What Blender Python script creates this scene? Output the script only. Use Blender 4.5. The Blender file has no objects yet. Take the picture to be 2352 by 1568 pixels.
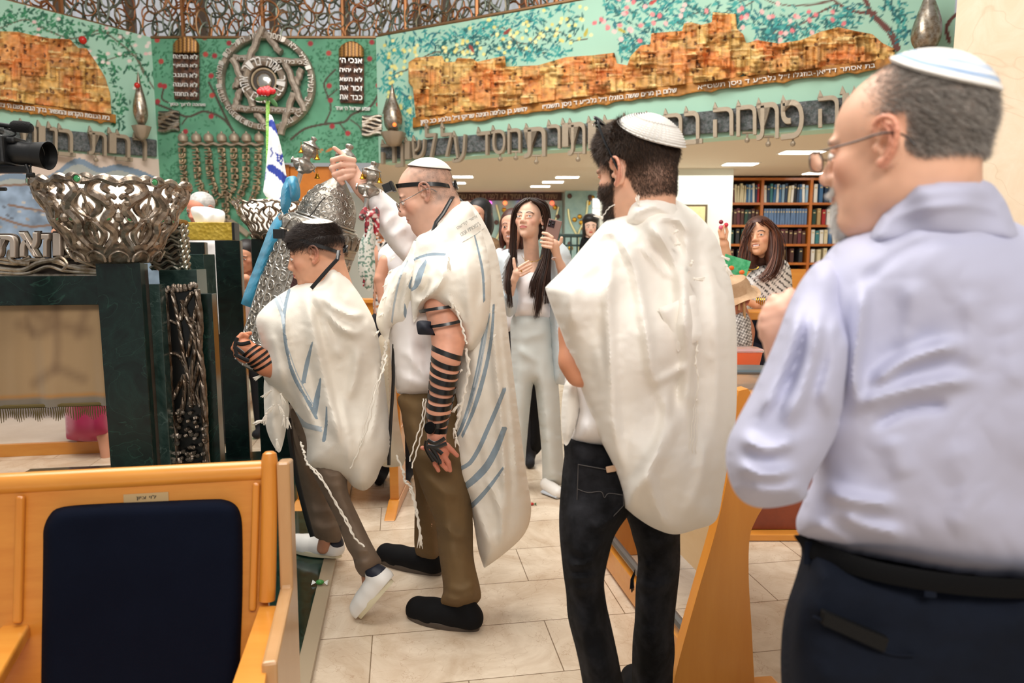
import bpy, bmesh, math, random
import numpy as np
from mathutils import Vector, Matrix, geometry, noise
random.seed(7); RNG = np.random.default_rng(7)
SC = bpy.context.scene; COLL = SC.collection
F = 1580.0; PITCH = math.atan(198/1580); CP, SP = math.cos(PITCH), math.sin(PITCH); CZ = 1.42
PI = math.pi
# ---------------------------------------------------------------- camera maths
def ray(px, py):
    yc = (784-py)/F
    return np.array([(px-1176)/F, CP+yc*SP, yc*CP-SP])
def P(px, py, Y):
    d = ray(px, py); t = Y/d[1]
    return np.array([d[0]*t, Y, CZ+d[2]*t])
def Pv(px, py, Y):
    px = np.asarray(px, float); py = np.asarray(py, float); Y = np.asarray(Y, float)
    yc = (784-py)/F; dy = CP+yc*SP; t = Y/dy
    return np.stack([(px-1176)/F*t, Y+0*px, CZ+(yc*CP-SP)*t], -1)
def G(px, py, z=0.0):
    d = ray(px, py); t = (z-CZ)/d[2]
    return np.array([d[0]*t, d[1]*t, z])
def proj(V):
    V = np.asarray(V, float); x = V[..., 0]; y = V[..., 1]; z = V[..., 2]-CZ
    f = y*CP-z*SP; u = y*SP+z*CP
    return np.stack([1176+F*x/f, 784-F*u/f], -1)
def mpp(Y): return Y/F            # metres per pixel near depth Y
# ---------------------------------------------------------------- colour + materials
def lin(h):
    if not isinstance(h, str): return tuple(h)
    h = h.lstrip('#'); c = [int(h[i:i+2], 16)/255 for i in (0, 2, 4)]
    return tuple(v/12.92 if v <= .04045 else ((v+.055)/1.055)**2.4 for v in c)
MATS = {}
def nt(name):
    m = bpy.data.materials.new(name); m.use_nodes = True
    t = m.node_tree; b = t.nodes['Principled BSDF']
    return m, t, b
def N(t, kind, **kw):
    n = t.nodes.new(kind)
    for k, v in kw.items():
        if k.startswith('i_'): n.inputs[k[2:].replace('_', ' ')].default_value = v
        else: setattr(n, k, v)
    return n
def bump(t, b, scale, strength, dist=.01, detail=4, stretch=None, coord='Object', kind='noise'):
    tc = N(t, 'ShaderNodeTexCoord'); mp = N(t, 'ShaderNodeMapping')
    if stretch: mp.inputs['Scale'].default_value = stretch
    t.links.new(tc.outputs[coord], mp.inputs[0])
    if kind == 'noise': tx = N(t, 'ShaderNodeTexNoise', i_Scale=scale, i_Detail=detail)
    else: tx = N(t, 'ShaderNodeTexVoronoi', i_Scale=scale)
    t.links.new(mp.outputs[0], tx.inputs['Vector'])
    bp = N(t, 'ShaderNodeBump', i_Strength=strength, i_Distance=dist)
    t.links.new(tx.outputs[0], bp.inputs['Height']); t.links.new(bp.outputs[0], b.inputs['Normal'])
    return tx, bp
def mat(name, col, rough=.6, metal=0, bs=None, bstr=.3, bdist=.005, stretch=None, col2=None, cs=None, cstretch=None, coat=0, sheen=0, emit=0, alpha=1, trans=0, sss=0, kind='noise', lo=.35, hi=.65, ior=None, spec=None):
    if name in MATS: return MATS[name]
    m, t, b = nt(name)
    b.inputs['Base Color'].default_value = (*lin(col), 1); b.inputs['Roughness'].default_value = rough
    b.inputs['Metallic'].default_value = metal
    if coat: b.inputs['Coat Weight'].default_value = coat; b.inputs['Coat Roughness'].default_value = .12
    if sheen: b.inputs['Sheen Weight'].default_value = sheen
    if emit: b.inputs['Emission Color'].default_value = (*lin(col), 1); b.inputs['Emission Strength'].default_value = emit
    if trans: b.inputs['Transmission Weight'].default_value = trans
    if spec is not None: b.inputs['Specular IOR Level'].default_value = spec
    if ior: b.inputs['IOR'].default_value = ior
    if sss:
        b.inputs['Subsurface Weight'].default_value = sss; b.inputs['Subsurface Radius'].default_value = (1, .3, .15); b.inputs['Subsurface Scale'].default_value = .012
    if alpha < 1: b.inputs['Alpha'].default_value = alpha
    if bs: bump(t, b, bs, bstr, bdist, stretch=stretch, kind=kind)
    if col2:
        tc = N(t, 'ShaderNodeTexCoord'); mp = N(t, 'ShaderNodeMapping')
        if cstretch: mp.inputs['Scale'].default_value = cstretch
        tx = N(t, 'ShaderNodeTexNoise', i_Scale=cs or 8, i_Detail=6, i_Roughness=.65)
        cr = N(t, 'ShaderNodeValToRGB'); cr.color_ramp.elements[0].position = lo; cr.color_ramp.elements[1].position = hi
        cr.color_ramp.elements[0].color = (*lin(col), 1); cr.color_ramp.elements[1].color = (*lin(col2), 1)
        t.links.new(tc.outputs['Object'], mp.inputs[0]); t.links.new(mp.outputs[0], tx.inputs['Vector'])
        t.links.new(tx.outputs[0], cr.inputs[0]); t.links.new(cr.outputs[0], b.inputs['Base Color'])
    MATS[name] = m
    return m
def matvc(name, rough=.6, metal=0, bs=None, bstr=.3, bdist=.003, stretch=None, sheen=0, sss=0, coat=0, kind='noise'):
    if name in MATS: return MATS[name]
    m, t, b = nt(name)
    a = N(t, 'ShaderNodeAttribute', attribute_name='Col')
    t.links.new(a.outputs['Color'], b.inputs['Base Color'])
    b.inputs['Roughness'].default_value = rough; b.inputs['Metallic'].default_value = metal
    if sheen: b.inputs['Sheen Weight'].default_value = sheen
    if coat: b.inputs['Coat Weight'].default_value = coat
    if sss:
        b.inputs['Subsurface Weight'].default_value = sss; b.inputs['Subsurface Radius'].default_value = (1, .35, .2); b.inputs['Subsurface Scale'].default_value = .008
    if bs: bump(t, b, bs, bstr, bdist, stretch=stretch, kind=kind)
    MATS[name] = m
    return m
# ---------------------------------------------------------------- objects
def tag(o, label=None, cat=None, group=None, kind=None):
    if label: o['label'] = label
    if cat: o['category'] = cat
    if group: o['group'] = group
    if kind: o['kind'] = kind
    return o
def thing(name, label, cat, loc=(0, 0, 0), group=None):
    o = bpy.data.objects.new(name, None); COLL.objects.link(o); o.location = [float(v) for v in loc]
    o.empty_display_size = .05
    return tag(o, label, cat, group)
def link(name, me, parent=None):
    o = bpy.data.objects.new(name, me); COLL.objects.link(o)
    if parent is not None:
        o.parent = parent
        L = Vector(parent.location) if parent.data is None else Vector((0, 0, 0))
        o.matrix_parent_inverse = Matrix.Translation(-L)
    return o
def copy_tree(o, parent=None):
    c = o.copy(); COLL.objects.link(c)
    if parent is not None: c.parent = parent
    for ch in list(o.children): copy_tree(ch, c)
    return c
def cr(pts, n=8, closed=False):
    """Catmull-Rom resample of a polyline of any dimension"""
    p = np.asarray(pts, float); m = len(p)
    if m < 3 and not closed:
        return np.array([p[0]+(p[-1]-p[0])*t for t in np.linspace(0, 1, n+1)])
    out = []
    rng = range(m) if closed else range(m-1)
    for i in rng:
        if closed: a, b, c, d = p[(i-1) % m], p[i], p[(i+1) % m], p[(i+2) % m]
        else: a, b, c, d = p[max(i-1, 0)], p[i], p[i+1], p[min(i+2, m-1)]
        for t in np.arange(n)/n:
            out.append(.5*((2*b)+(-a+c)*t+(2*a-5*b+4*c-d)*t*t+(-a+3*b-3*c+d)*t**3))
    if not closed: out.append(p[-1])
    return np.array(out)
class MB:
    """collects pieces of geometry for ONE mesh object"""
    def __init__(s): s.V = []; s.Fs = []; s.M = []; s.C = []; s.n = 0
    def add(s, V, Fc, mi=0, col=None):
        V = np.asarray(V, float).reshape(-1, 3)
        s.V.append(V)
        if isinstance(Fc, np.ndarray): Fc = Fc.tolist()
        o = s.n
        s.Fs.extend([[i+o for i in f] for f in Fc])
        s.M.extend(mi if isinstance(mi, (list, np.ndarray)) else [mi]*len(Fc))
        if col is None: col = (1, 1, 1)
        c = np.asarray(col if not isinstance(col, str) else lin(col), float)
        s.C.append(np.broadcast_to(c, (len(V), 3)).copy() if c.ndim == 1 else c)
        s.n += len(V); return s
    def box(s, c, size, R=None, mi=0, col=None):
        h = np.array(size)/2.; v = np.array([[x, y, z] for x in (-1, 1) for y in (-1, 1) for z in (-1, 1)])*h
        if R is not None: v = v@np.asarray(R).T
        return s.add(v+np.asarray(c), [[0, 1, 3, 2], [4, 6, 7, 5], [0, 4, 5, 1], [2, 3, 7, 6], [0, 2, 6, 4], [1, 5, 7, 3]], mi, col)
    def hull8(s, a, b, mi=0, col=None):
        """box from 4 bottom + 4 top corner points"""
        return s.add(list(a)+list(b), [[3, 2, 1, 0], [4, 5, 6, 7], [0, 1, 5, 4], [1, 2, 6, 5], [2, 3, 7, 6], [3, 0, 4, 7]], mi, col)
    def tube(s, pts, r, sides=8, mi=0, col=None, closed=False, flat=1., up=None, cap=True):
        p = np.asarray(pts, float); m = len(p)
        r = np.broadcast_to(np.asarray(r, float), (m,))
        if closed: tg = np.roll(p, -1, 0)-np.roll(p, 1, 0)
        else: tg = np.gradient(p, axis=0)
        tg /= np.linalg.norm(tg, axis=1, keepdims=True)+1e-12
        u0 = np.array(up if up is not None else ([0, 0, 1] if abs(tg[0][2]) < .9 else [1, 0, 0]), float)
        U = []; u = u0
        for i in range(m):
            if up is not None: u = u0
            u = u-tg[i]*np.dot(u, tg[i]); nn = np.linalg.norm(u)
            if nn < 1e-6: u = np.cross(tg[i], [0.3, .5, .8]); nn = np.linalg.norm(u)
            u = u/nn; U.append(u)
        U = np.array(U); W = np.cross(tg, U)
        a = np.arange(sides)*2*PI/sides
        V = p[:, None]+(U[:, None]*np.cos(a)[None, :, None]*flat+W[:, None]*np.sin(a)[None, :, None])*r[:, None, None]
        i = np.arange(m if closed else m-1)[:, None]; j = np.arange(sides)[None]
        i2 = (i+1) % m; j2 = (j+1) % sides
        Q = np.stack([i*sides+j, i*sides+j2, i2*sides+j2, i2*sides+j], -1).reshape(-1, 4).tolist()
        if cap and not closed: Q += [list(range(sides-1, -1, -1)), [(m-1)*sides+k for k in range(sides)]]
        if col is not None and not isinstance(col, str):
            col = np.asarray(col, float)
            if col.ndim == 2: col = np.repeat(col, sides, 0)
        return s.add(V.reshape(-1, 3), Q, mi, col)
    def lathe(s, prof, c=(0, 0, 0), n=32, R=None, mi=0, col=None, mod=None, cap=True):
        prof = np.asarray(prof, float); a = np.arange(n)*2*PI/n
        rr = prof[:, 0][:, None]*np.ones(n)
        zz = prof[:, 1][:, None]*np.ones(n)
        if mod is not None: rr, zz = mod(rr, zz, a)
        V = np.stack([rr*np.cos(a), rr*np.sin(a), zz], -1).reshape(-1, 3)
        if R is not None: V = V@np.asarray(R).T
        m = len(prof); i = np.arange(m-1)[:, None]; j = np.arange(n)[None]; j2 = (j+1) % n
        Q = np.stack([i*n+j, i*n+j2, (i+1)*n+j2, (i+1)*n+j], -1).reshape(-1, 4).tolist()
        if cap:
            if prof[0, 0] > 1e-4: Q.append(list(range(n-1, -1, -1)))
            if prof[-1, 0] > 1e-4: Q.append([(m-1)*n+k for k in range(n)])
        return s.add(V+np.asarray(c), Q, mi, col)
    def ball(s, c, r, n=12, R=None, mi=0, col=None):
        r = np.broadcast_to(np.asarray(r, float), (3,))
        t = np.linspace(-PI/2, PI/2, n//2+1)
        pr = np.stack([np.maximum(np.cos(t), 1e-5), np.sin(t)], -1)
        a = np.arange(n)*2*PI/n
        V = np.stack([pr[:, 0][:, None]*np.cos(a), pr[:, 0][:, None]*np.sin(a), pr[:, 1][:, None]+0*a], -1).reshape(-1, 3)*r
        if R is not None: V = V@np.asarray(R).T
        m = len(pr); i = np.arange(m-1)[:, None]; j = np.arange(n)[None]; j2 = (j+1) % n
        Q = np.stack([i*n+j, i*n+j2, (i+1)*n+j2, (i+1)*n+j], -1).reshape(-1, 4)
        return s.add(V+np.asarray(c), Q, mi, col)
    def prism(s, pts, ext, mi=0, col=None):
        """closed 3D polygon extruded by vector ext"""
        p = np.asarray(pts, float); n = len(p); e = np.asarray(ext, float)
        tri = geometry.tessellate_polygon([[Vector(q) for q in p]])
        Fc = [list(t) for t in tri]+[[i+n for i in reversed(t)] for t in tri]+[[i, (i+1) % n, (i+1) % n+n, i+n] for i in range(n)]
        return s.add(np.vstack([p, p+e]), Fc, mi, col)
    def merge(s, o, mi=None):
        for V, C in zip(o.V, o.C): s.V.append(V); s.C.append(C)
        s.Fs.extend([[i+s.n for i in f] for f in o.Fs]); s.M.extend(o.M if mi is None else [mi]*len(o.M)); s.n += o.n
        return s
    def xf(s, R=None, t=(0, 0, 0), sc=1):
        for k in range(len(s.V)):
            v = s.V[k]*sc
            if R is not None: v = v@np.asarray(R).T
            s.V[k] = v+np.asarray(t)
        return s
    def mesh(s, name, mats, smooth=True):
        me = bpy.data.meshes.new(name)
        V = np.vstack(s.V)
        ln = np.array([len(f) for f in s.Fs]); fl = np.fromiter((i for f in s.Fs for i in f), dtype=np.int32, count=int(ln.sum()))
        me.vertices.add(len(V)); me.vertices.foreach_set('co', V.astype(np.float32).ravel())
        me.loops.add(len(fl)); me.loops.foreach_set('vertex_index', fl)
        me.polygons.add(len(ln)); st = np.concatenate([[0], np.cumsum(ln)[:-1]]).astype(np.int32)
        me.polygons.foreach_set('loop_start', st)
        for m in (mats if isinstance(mats, (list, tuple)) else [mats]): me.materials.append(m)
        me.polygons.foreach_set('material_index', np.array(s.M, dtype=np.int32))
        me.polygons.foreach_set('use_smooth', np.full(len(ln), smooth))
        me.update(calc_edges=True); me.validate()
        C = np.vstack(s.C)
        at = me.color_attributes.new('Col', 'FLOAT_COLOR', 'POINT')
        if len(at.data) == len(C):
            at.data.foreach_set('color', np.hstack([C, np.ones((len(C), 1))]).astype(np.float32).ravel())
        return me
    def obj(s, name, mats, parent=None, smooth=True, bevel=0, seg=2, angle=True, sub=0, fixn=True):
        me = s.mesh(name, mats, smooth)
        if fixn:
            bm = bmesh.new(); bm.from_mesh(me); bmesh.ops.recalc_face_normals(bm, faces=bm.faces); bm.to_mesh(me); bm.free()
        o = link(name, me, parent)
        if sub:
            md = o.modifiers.new('s', 'SUBSURF'); md.levels = sub; md.render_levels = sub
        if bevel:
            md = o.modifiers.new('b', 'BEVEL'); md.width = bevel; md.segments = seg; md.limit_method = 'ANGLE'; md.angle_limit = .6
        if smooth and angle and not sub:
            for e in ():
                pass
            try: me.set_sharp_from_angle(angle=.7)
            except Exception: pass
        return o
# ---------------------------------------------------------------- text
_TX = {}
def text_arr(body, extrude=.05, bevel=0.0, res=4):
    k = (body, extrude, bevel, res)
    if k in _TX: return _TX[k]
    if body == 'ד':
        o = MB(); o.prism([(x, y, -extrude) for x, y in ((.02, .592), (.56, .592), (.56, .5), (.47, .5), (.47, 0), (.37, 0), (.37, .5), (.02, .5))], (0, 0, 2*extrude)); _TX[k] = (np.vstack(o.V), o.Fs); return _TX[k]
    if len(body) > 1 and any(c >= 'א' for c in body):
        o = MB(); x = 0
        for ch in body:
            if ch == ' ': x += .28; continue
            V, Fc = text_arr(ch, extrude, bevel, res); V = V.copy(); V[:, 0] += x-V[:, 0].min(); x = V[:, 0].max()+.09; o.add(V, Fc)
        _TX[k] = (np.vstack(o.V), o.Fs); return _TX[k]
    c = bpy.data.curves.new('lettering', 'FONT'); c.body = body; c.extrude = extrude; c.bevel_depth = bevel; c.resolution_u = res
    o = bpy.data.objects.new('lettering', c); COLL.objects.link(o); bpy.context.view_layer.update()
    dg = bpy.context.evaluated_depsgraph_get(); me = bpy.data.meshes.new_from_object(o.evaluated_get(dg))
    V = np.array([v.co[:] for v in me.vertices]); Fc = [list(p.vertices) for p in me.polygons]
    bpy.data.objects.remove(o); bpy.data.curves.remove(c); bpy.data.meshes.remove(me)
    _TX[k] = (V, Fc); return V, Fc
def heb(s): return s[::-1]
def text_fit(mb, body, corner, thick, extrude=.05, mi=0, col=None, bold=0):
    """corner(u,v)->world point of the text box, u right v up in 0..1; thick: world vector out of the surface"""
    V, Fc = text_arr(body, extrude, bold)
    lo, hi = V.min(0), V.max(0)
    u = (V[:, 0]-lo[0])/(hi[0]-lo[0]); v = (V[:, 1]-lo[1])/(hi[1]-lo[1]); w = (V[:, 2]-lo[2])/(hi[2]-lo[2])
    W = np.array([np.asarray(corner(a, b))+np.asarray(thick)*c for a, b, c in zip(u, v, w)])
    mb.add(W, Fc, mi, col)
# ---------------------------------------------------------------- signed distance sculpting
def axes(yaw=0, pitch=0, roll=0):
    """columns: local x(right) y(forward) z(up); yaw about Z (0 = facing +Y), pitch up, roll"""
    return np.array(Matrix.Rotation(yaw, 3, 'Z')@Matrix.Rotation(pitch, 3, 'X')@Matrix.Rotation(roll, 3, 'Y'))
class Sdf:
    def __init__(s): s.p = []
    def ell(s, c, r, R=None, k=.01, op='u', T=None):
        s.p.append(('e', np.asarray(c, float), np.broadcast_to(np.asarray(r, float), (3,)).copy(), R, k, op, T)); return s
    def cap(s, a, b, ra, rb=None, k=.01, op='u', T=None):
        s.p.append(('c', np.asarray(a, float), np.asarray(b, float), (ra, ra if rb is None else rb), k, op, T)); return s
    def chain(s, pts, rs, k=.01, k0=None, op='u', T=None):
        rs = np.broadcast_to(np.asarray(rs, float), (len(pts),))
        for i in range(len(pts)-1): s.cap(pts[i], pts[i+1], rs[i], rs[i+1], k if (i or k0 is None) else k0, op, T)
        return s
    def bbox(s, q):
        if q[0] == 'e':
            r = max(q[2]) if q[3] is not None else q[2]; lo, hi = q[1]-r, q[1]+r
        else:
            r = max(q[3]); lo = np.minimum(q[1], q[2])-r; hi = np.maximum(q[1], q[2])+r
        T = q[6]
        if T is not None:
            R, t, sc = T
            cs = np.array([[x, y, z] for x in (lo[0], hi[0]) for y in (lo[1], hi[1]) for z in (lo[2], hi[2])])*sc@np.asarray(R).T+t
            lo, hi = cs.min(0), cs.max(0)
        return lo, hi
    def field(s, X, Y, Z, lo, h, D, q):
        b0, b1 = s.bbox(q); k = q[4]; m = k*1.2+3*h
        i0 = np.maximum(np.floor((b0-m-lo)/h).astype(int), 0); i1 = np.minimum(np.ceil((b1+m-lo)/h).astype(int)+1, D.shape)
        if (i1 <= i0).any(): return
        sl = tuple(slice(a, b) for a, b in zip(i0, i1))
        x = X[sl[0]][:, None, None]; y = Y[sl[1]][None, :, None]; z = Z[sl[2]][None, None, :]
        x, y, z = np.broadcast_arrays(x, y, z); sc = 1.
        if q[6] is not None:
            R, t, sc = q[6]; R = np.asarray(R)
            dx, dy, dz = (x-t[0])/sc, (y-t[1])/sc, (z-t[2])/sc
            x = R[0, 0]*dx+R[1, 0]*dy+R[2, 0]*dz; y2 = R[0, 1]*dx+R[1, 1]*dy+R[2, 1]*dz; z = R[0, 2]*dx+R[1, 2]*dy+R[2, 2]*dz; y = y2
        if q[0] == 'e':
            c, r, R = q[1], q[2], q[3]; dx, dy, dz = x-c[0], y-c[1], z-c[2]
            if R is not None:
                R = np.asarray(R)
                dx, dy, dz = R[0, 0]*dx+R[1, 0]*dy+R[2, 0]*dz, R[0, 1]*dx+R[1, 1]*dy+R[2, 1]*dz, R[0, 2]*dx+R[1, 2]*dy+R[2, 2]*dz
            k0 = np.sqrt((dx/r[0])**2+(dy/r[1])**2+(dz/r[2])**2); k1 = np.sqrt((dx/r[0]**2)**2+(dy/r[1]**2)**2+(dz/r[2]**2)**2)+1e-9
            d = k0*(k0-1)/k1
        else:
            a, b, (ra, rb) = q[1], q[2], q[3]; ba = b-a; L = float(ba@ba)+1e-12
            t_ = np.clip(((x-a[0])*ba[0]+(y-a[1])*ba[1]+(z-a[2])*ba[2])/L, 0, 1)
            d = np.sqrt((x-a[0]-t_*ba[0])**2+(y-a[1]-t_*ba[1])**2+(z-a[2]-t_*ba[2])**2)-(ra+(rb-ra)*t_)
        d = d*sc; A = D[sl]; k = max(q[4]*sc, 1e-6)
        if q[5] == 'u':
            hh = np.clip(.5+.5*(A-d)/k, 0, 1); D[sl] = A*(1-hh)+d*hh-k*hh*(1-hh)
        elif q[5] == 's':
            hh = np.clip(.5-.5*(A+d)/k, 0, 1); D[sl] = A*(1-hh)-d*hh+k*hh*(1-hh)
    def mesh(s, h=.004, smooth=2, clip=None):
        bs = [s.bbox(q) for q in s.p if q[5] == 'u']
        lo = np.min([b[0] for b in bs], 0)-4*h; hi = np.max([b[1] for b in bs], 0)+4*h
        if clip is not None: lo = np.maximum(lo, clip[0]); hi = np.minimum(hi, clip[1])
        n = np.ceil((hi-lo)/h).astype(int)+1
        X, Y, Z = [lo[i]+h*np.arange(n[i]) for i in range(3)]
        D = np.full(n, 1., np.float32)
        for q in s.p: s.field(X, Y, Z, lo, h, D, q)
        D[0] = D[-1] = 1; D[:, 0] = D[:, -1] = 1; D[:, :, 0] = D[:, :, -1] = 1
        return surface_nets(D, lo, h, smooth)
def surface_nets(D, lo, h, smooth=2):
    S = D < 0; n = np.array(D.shape)-1
    c = np.zeros(n, np.int8)
    for i in (0, 1):
        for j in (0, 1):
            for k in (0, 1): c += S[i:n[0]+i, j:n[1]+j, k:n[2]+k]
    act = (c > 0) & (c < 8); idx = np.full(n, -1, np.int64); cells = np.argwhere(act); idx[act] = np.arange(len(cells))
    acc = np.zeros((len(cells), 3)); cnt = np.zeros(len(cells)); ci, cj, ck = cells.T
    for ax in range(3):
        o = [a for a in range(3) if a != ax]
        for u in (0, 1):
            for v in (0, 1):
                off = [0, 0, 0]; off[o[0]] = u; off[o[1]] = v; off2 = list(off); off2[ax] = 1
                a = D[ci+off[0], cj+off[1], ck+off[2]].astype(float); b = D[ci+off2[0], cj+off2[1], ck+off2[2]].astype(float)
                cx = (a < 0) != (b < 0); t = np.where(cx, a/(a-b+1e-12*(a == b)), 0)
                p = np.zeros((len(cells), 3)); p[:, ax] = t; p[:, o[0]] = u; p[:, o[1]] = v
                acc[cx] += p[cx]; cnt += cx
    V = lo+h*(cells+acc/np.maximum(cnt, 1)[:, None])
    Q = []
    for ax in range(3):
        o = [a for a in range(3) if a != ax]
        a = [slice(None)]*3; b = [slice(None)]*3; a[ax] = slice(0, -1); b[ax] = slice(1, None)
        ch = S[tuple(a)] != S[tuple(b)]; e = np.argwhere(ch)
        e = e[(e[:, o[0]] > 0) & (e[:, o[1]] > 0) & (e[:, o[0]] < D.shape[o[0]]-1) & (e[:, o[1]] < D.shape[o[1]]-1)]
        ins = S[tuple(e.T)]
        def g(du, dv):
            w = e.copy(); w[:, o[0]] += du; w[:, o[1]] += dv; return idx[tuple(w.T)]
        q = np.stack([g(-1, -1), g(0, -1), g(0, 0), g(-1, 0)], -1)
        flip = ins if ax != 1 else ~ins
        q[~flip] = q[~flip][:, ::-1]; Q.append(q[(q >= 0).all(1)])
    Q = np.vstack(Q)
    V = lap(V, Q, smooth)
    return V, Q
def lap(V, Q, it, w=.5, fix=None):
    if it <= 0: return V
    Q = np.asarray(Q); m = Q.shape[1]
    E = np.vstack([np.stack([Q[:, i], Q[:, (i+1) % m]], -1) for i in range(m)]); E = np.vstack([E, E[:, ::-1]])
    deg = np.bincount(E[:, 0], minlength=len(V)).astype(float)[:, None]; deg[deg == 0] = 1
    V = V.copy(); one = V.ndim == 1
    if one: V = V[:, None]
    for _ in range(it):
        A = np.stack([np.bincount(E[:, 0], weights=V[E[:, 1], c], minlength=len(V)) for c in range(V.shape[1])], -1)/deg
        N_ = V+(A-V)*w
        if fix is not None: N_[fix] = V[fix]
        V = N_
    return V[:, 0] if one else V
def vnormals(V, Q):
    Q = np.asarray(Q); a = V[Q[:, 1]]-V[Q[:, 0]]; b = V[Q[:, 2]]-V[Q[:, 0]]; fn = np.cross(a, b); n = np.zeros_like(V)
    for c in range(Q.shape[1]):
        for k in range(3): n[:, k] += np.bincount(Q[:, c], weights=fn[:, k], minlength=len(V))
    return n/(np.linalg.norm(n, axis=1, keepdims=True)+1e-12)
# ---------------------------------------------------------------- distance to polylines, in the plane
def pdist(Pt, poly):
    """distance to polyline, signed side, arclength fraction"""
    Pt = np.asarray(Pt, float); poly = np.asarray(poly, float); best = np.full(len(Pt), 1e9); side = np.zeros(len(Pt)); fr = np.zeros(len(Pt))
    seg = np.linalg.norm(np.diff(poly, axis=0), axis=1); L = seg.sum()+1e-9; acc = 0
    for i in range(len(poly)-1):
        a, b = poly[i], poly[i+1]; ba = b-a; t = np.clip(((Pt-a)@ba)/(ba@ba+1e-9), 0, 1)
        d = np.linalg.norm(Pt-a-t[:, None]*ba, axis=1); m = d < best
        cz = ba[0]*(Pt[:, 1]-a[1])-ba[1]*(Pt[:, 0]-a[0])
        best[m] = d[m]; side[m] = np.sign(cz[m]); fr[m] = (acc+t[m]*seg[i])/L; acc += seg[i]
    return best, side, fr
def inside(Pt, poly):
    x, y = Pt[:, 0], Pt[:, 1]; c = np.zeros(len(Pt), bool); n = len(poly); j = n-1
    for i in range(n):
        xi, yi = poly[i]; xj, yj = poly[j]
        if yi != yj: c ^= ((yi > y) != (yj > y)) & (x < (xj-xi)*(y-yi)/(yj-yi)+xi)
        j = i
    return c
def ring(pts, n=6):
    """closed outline; a point with a third element stays a sharp corner"""
    m = len(pts); cut = [i for i, p in enumerate(pts) if len(p) > 2]
    q = [np.array(p[:2], float) for p in pts]
    if not cut: return cr(q, n, True)
    out = []
    for a, b in zip(cut, cut[1:]+[cut[0]+m]):
        sgm = [q[i % m] for i in range(a, b+1)]; out.append(cr(sgm, n)[:-1])
    return np.vstack(out)
def resamp(poly, step, closed=True):
    p = np.asarray(poly, float)
    if closed: p = np.vstack([p, p[:1]])
    d = np.concatenate([[0], np.cumsum(np.linalg.norm(np.diff(p, axis=0), axis=1))]); n = max(int(d[-1]/step), 3)
    s = np.linspace(0, d[-1], n+1); q = np.stack([np.interp(s, d, p[:, i]) for i in range(p.shape[1])], -1)
    return q[:-1] if closed else q
def depthfn(Y):
    if callable(Y): return Y
    if np.isscalar(Y): return lambda p: np.full(len(p), float(Y))
    a = np.array([[x, y] for x, y, d in Y], float); dv = np.array([d for x, y, d in Y], float)
    def f(p):
        w = 1/(((p[:, None]-a[None])**2).sum(-1)+200.)**1.3
        return (w*dv).sum(1)/w.sum(1)
    return f
def triangulate(out, grid, extra=()):
    """delaunay triangles of the inside of a closed outline"""
    out = resamp(out, grid*1.0); lo, hi = out.min(0), out.max(0)
    gx, gy = np.meshgrid(np.arange(lo[0], hi[0], grid), np.arange(lo[1], hi[1], grid*.87)); gx = gx+(np.arange(gx.shape[0]) % 2)[:, None]*grid*.5
    g = np.stack([gx.ravel(), gy.ravel()], -1); g = g[inside(g, out)]
    d = pdist(g, np.vstack([out, out[:1]]))[0]; g = g[d > grid*.55]
    pts = [out, g]; edges = [(i, (i+1) % len(out)) for i in range(len(out))]
    if len(extra):
        ex = np.vstack(extra); ex = ex[inside(ex, out)]
        if len(ex):
            keep = pdist(ex, np.vstack([out, out[:1]]))[0] > grid*.3; ex = ex[keep]
            if len(ex):
                key = set(map(tuple, np.round(ex/(grid*.6)).astype(int)))
                gk = np.round(g/(grid*.6)).astype(int); g = g[[tuple(k) not in key for k in gk]]
                pts = [out, g, ex]
    A = np.vstack(pts)
    r = geometry.delaunay_2d_cdt([Vector(p) for p in A], edges, [list(range(len(out)))], 1, 1e-4)
    V = np.array([v[:] for v in r[0]]); Fc = np.array([f for f in r[2] if len(f) == 3], int)
    e = np.vstack([Fc[:, [0, 1]], Fc[:, [1, 2]], Fc[:, [2, 0]]]); es = np.sort(e, 1)
    un, first, ct = np.unique(es, axis=0, return_index=True, return_counts=True)
    return V, Fc, e[first[ct == 1]]
def noise2(p, sc, seed=0, oct=2):
    return np.array([noise.fractal(Vector((x*sc, y*sc, seed)), 1.0, 2.0, oct) for x, y in p])
def ss_(x): x = np.clip(x, 0, 1); return x*x*(3-2*x)
def fold_disp(V, folds, grid=6, mp=.0015):
    out = np.zeros(len(V))
    for f in folds:
        line, w, amp = cr(f[0], 6), max(f[1], grid*1.3, abs(f[2])/mp*.55), f[2]; kind = f[3] if len(f) > 3 else 'r'
        lo, hi = line.min(0)-3*w, line.max(0)+3*w
        m = ((V > lo) & (V < hi)).all(1)
        if not m.any(): continue
        d, s, t = pdist(V[m], line); end = np.clip(np.minimum(t, 1-t)*5+.15, 0, 1)
        if kind == 'r': g = np.exp(-(d/w)**2)
        elif kind == 's':      # step: raised on the right-hand side of the line, falling away over w
            g = np.where(s > 0, np.exp(-(d/w)**2), ss_(1-d/max(w*.8, grid*2.2, abs(amp)/mp*1.0)))
        elif kind == 't':
            g = np.where(s < 0, np.exp(-(d/w)**2), ss_(1-d/max(w*.8, grid*2.2, abs(amp)/mp*1.0)))
        if kind == 'R': g = np.exp(-(d/w)**2); end = 1
        out[m] += amp*g*end
    return out
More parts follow.
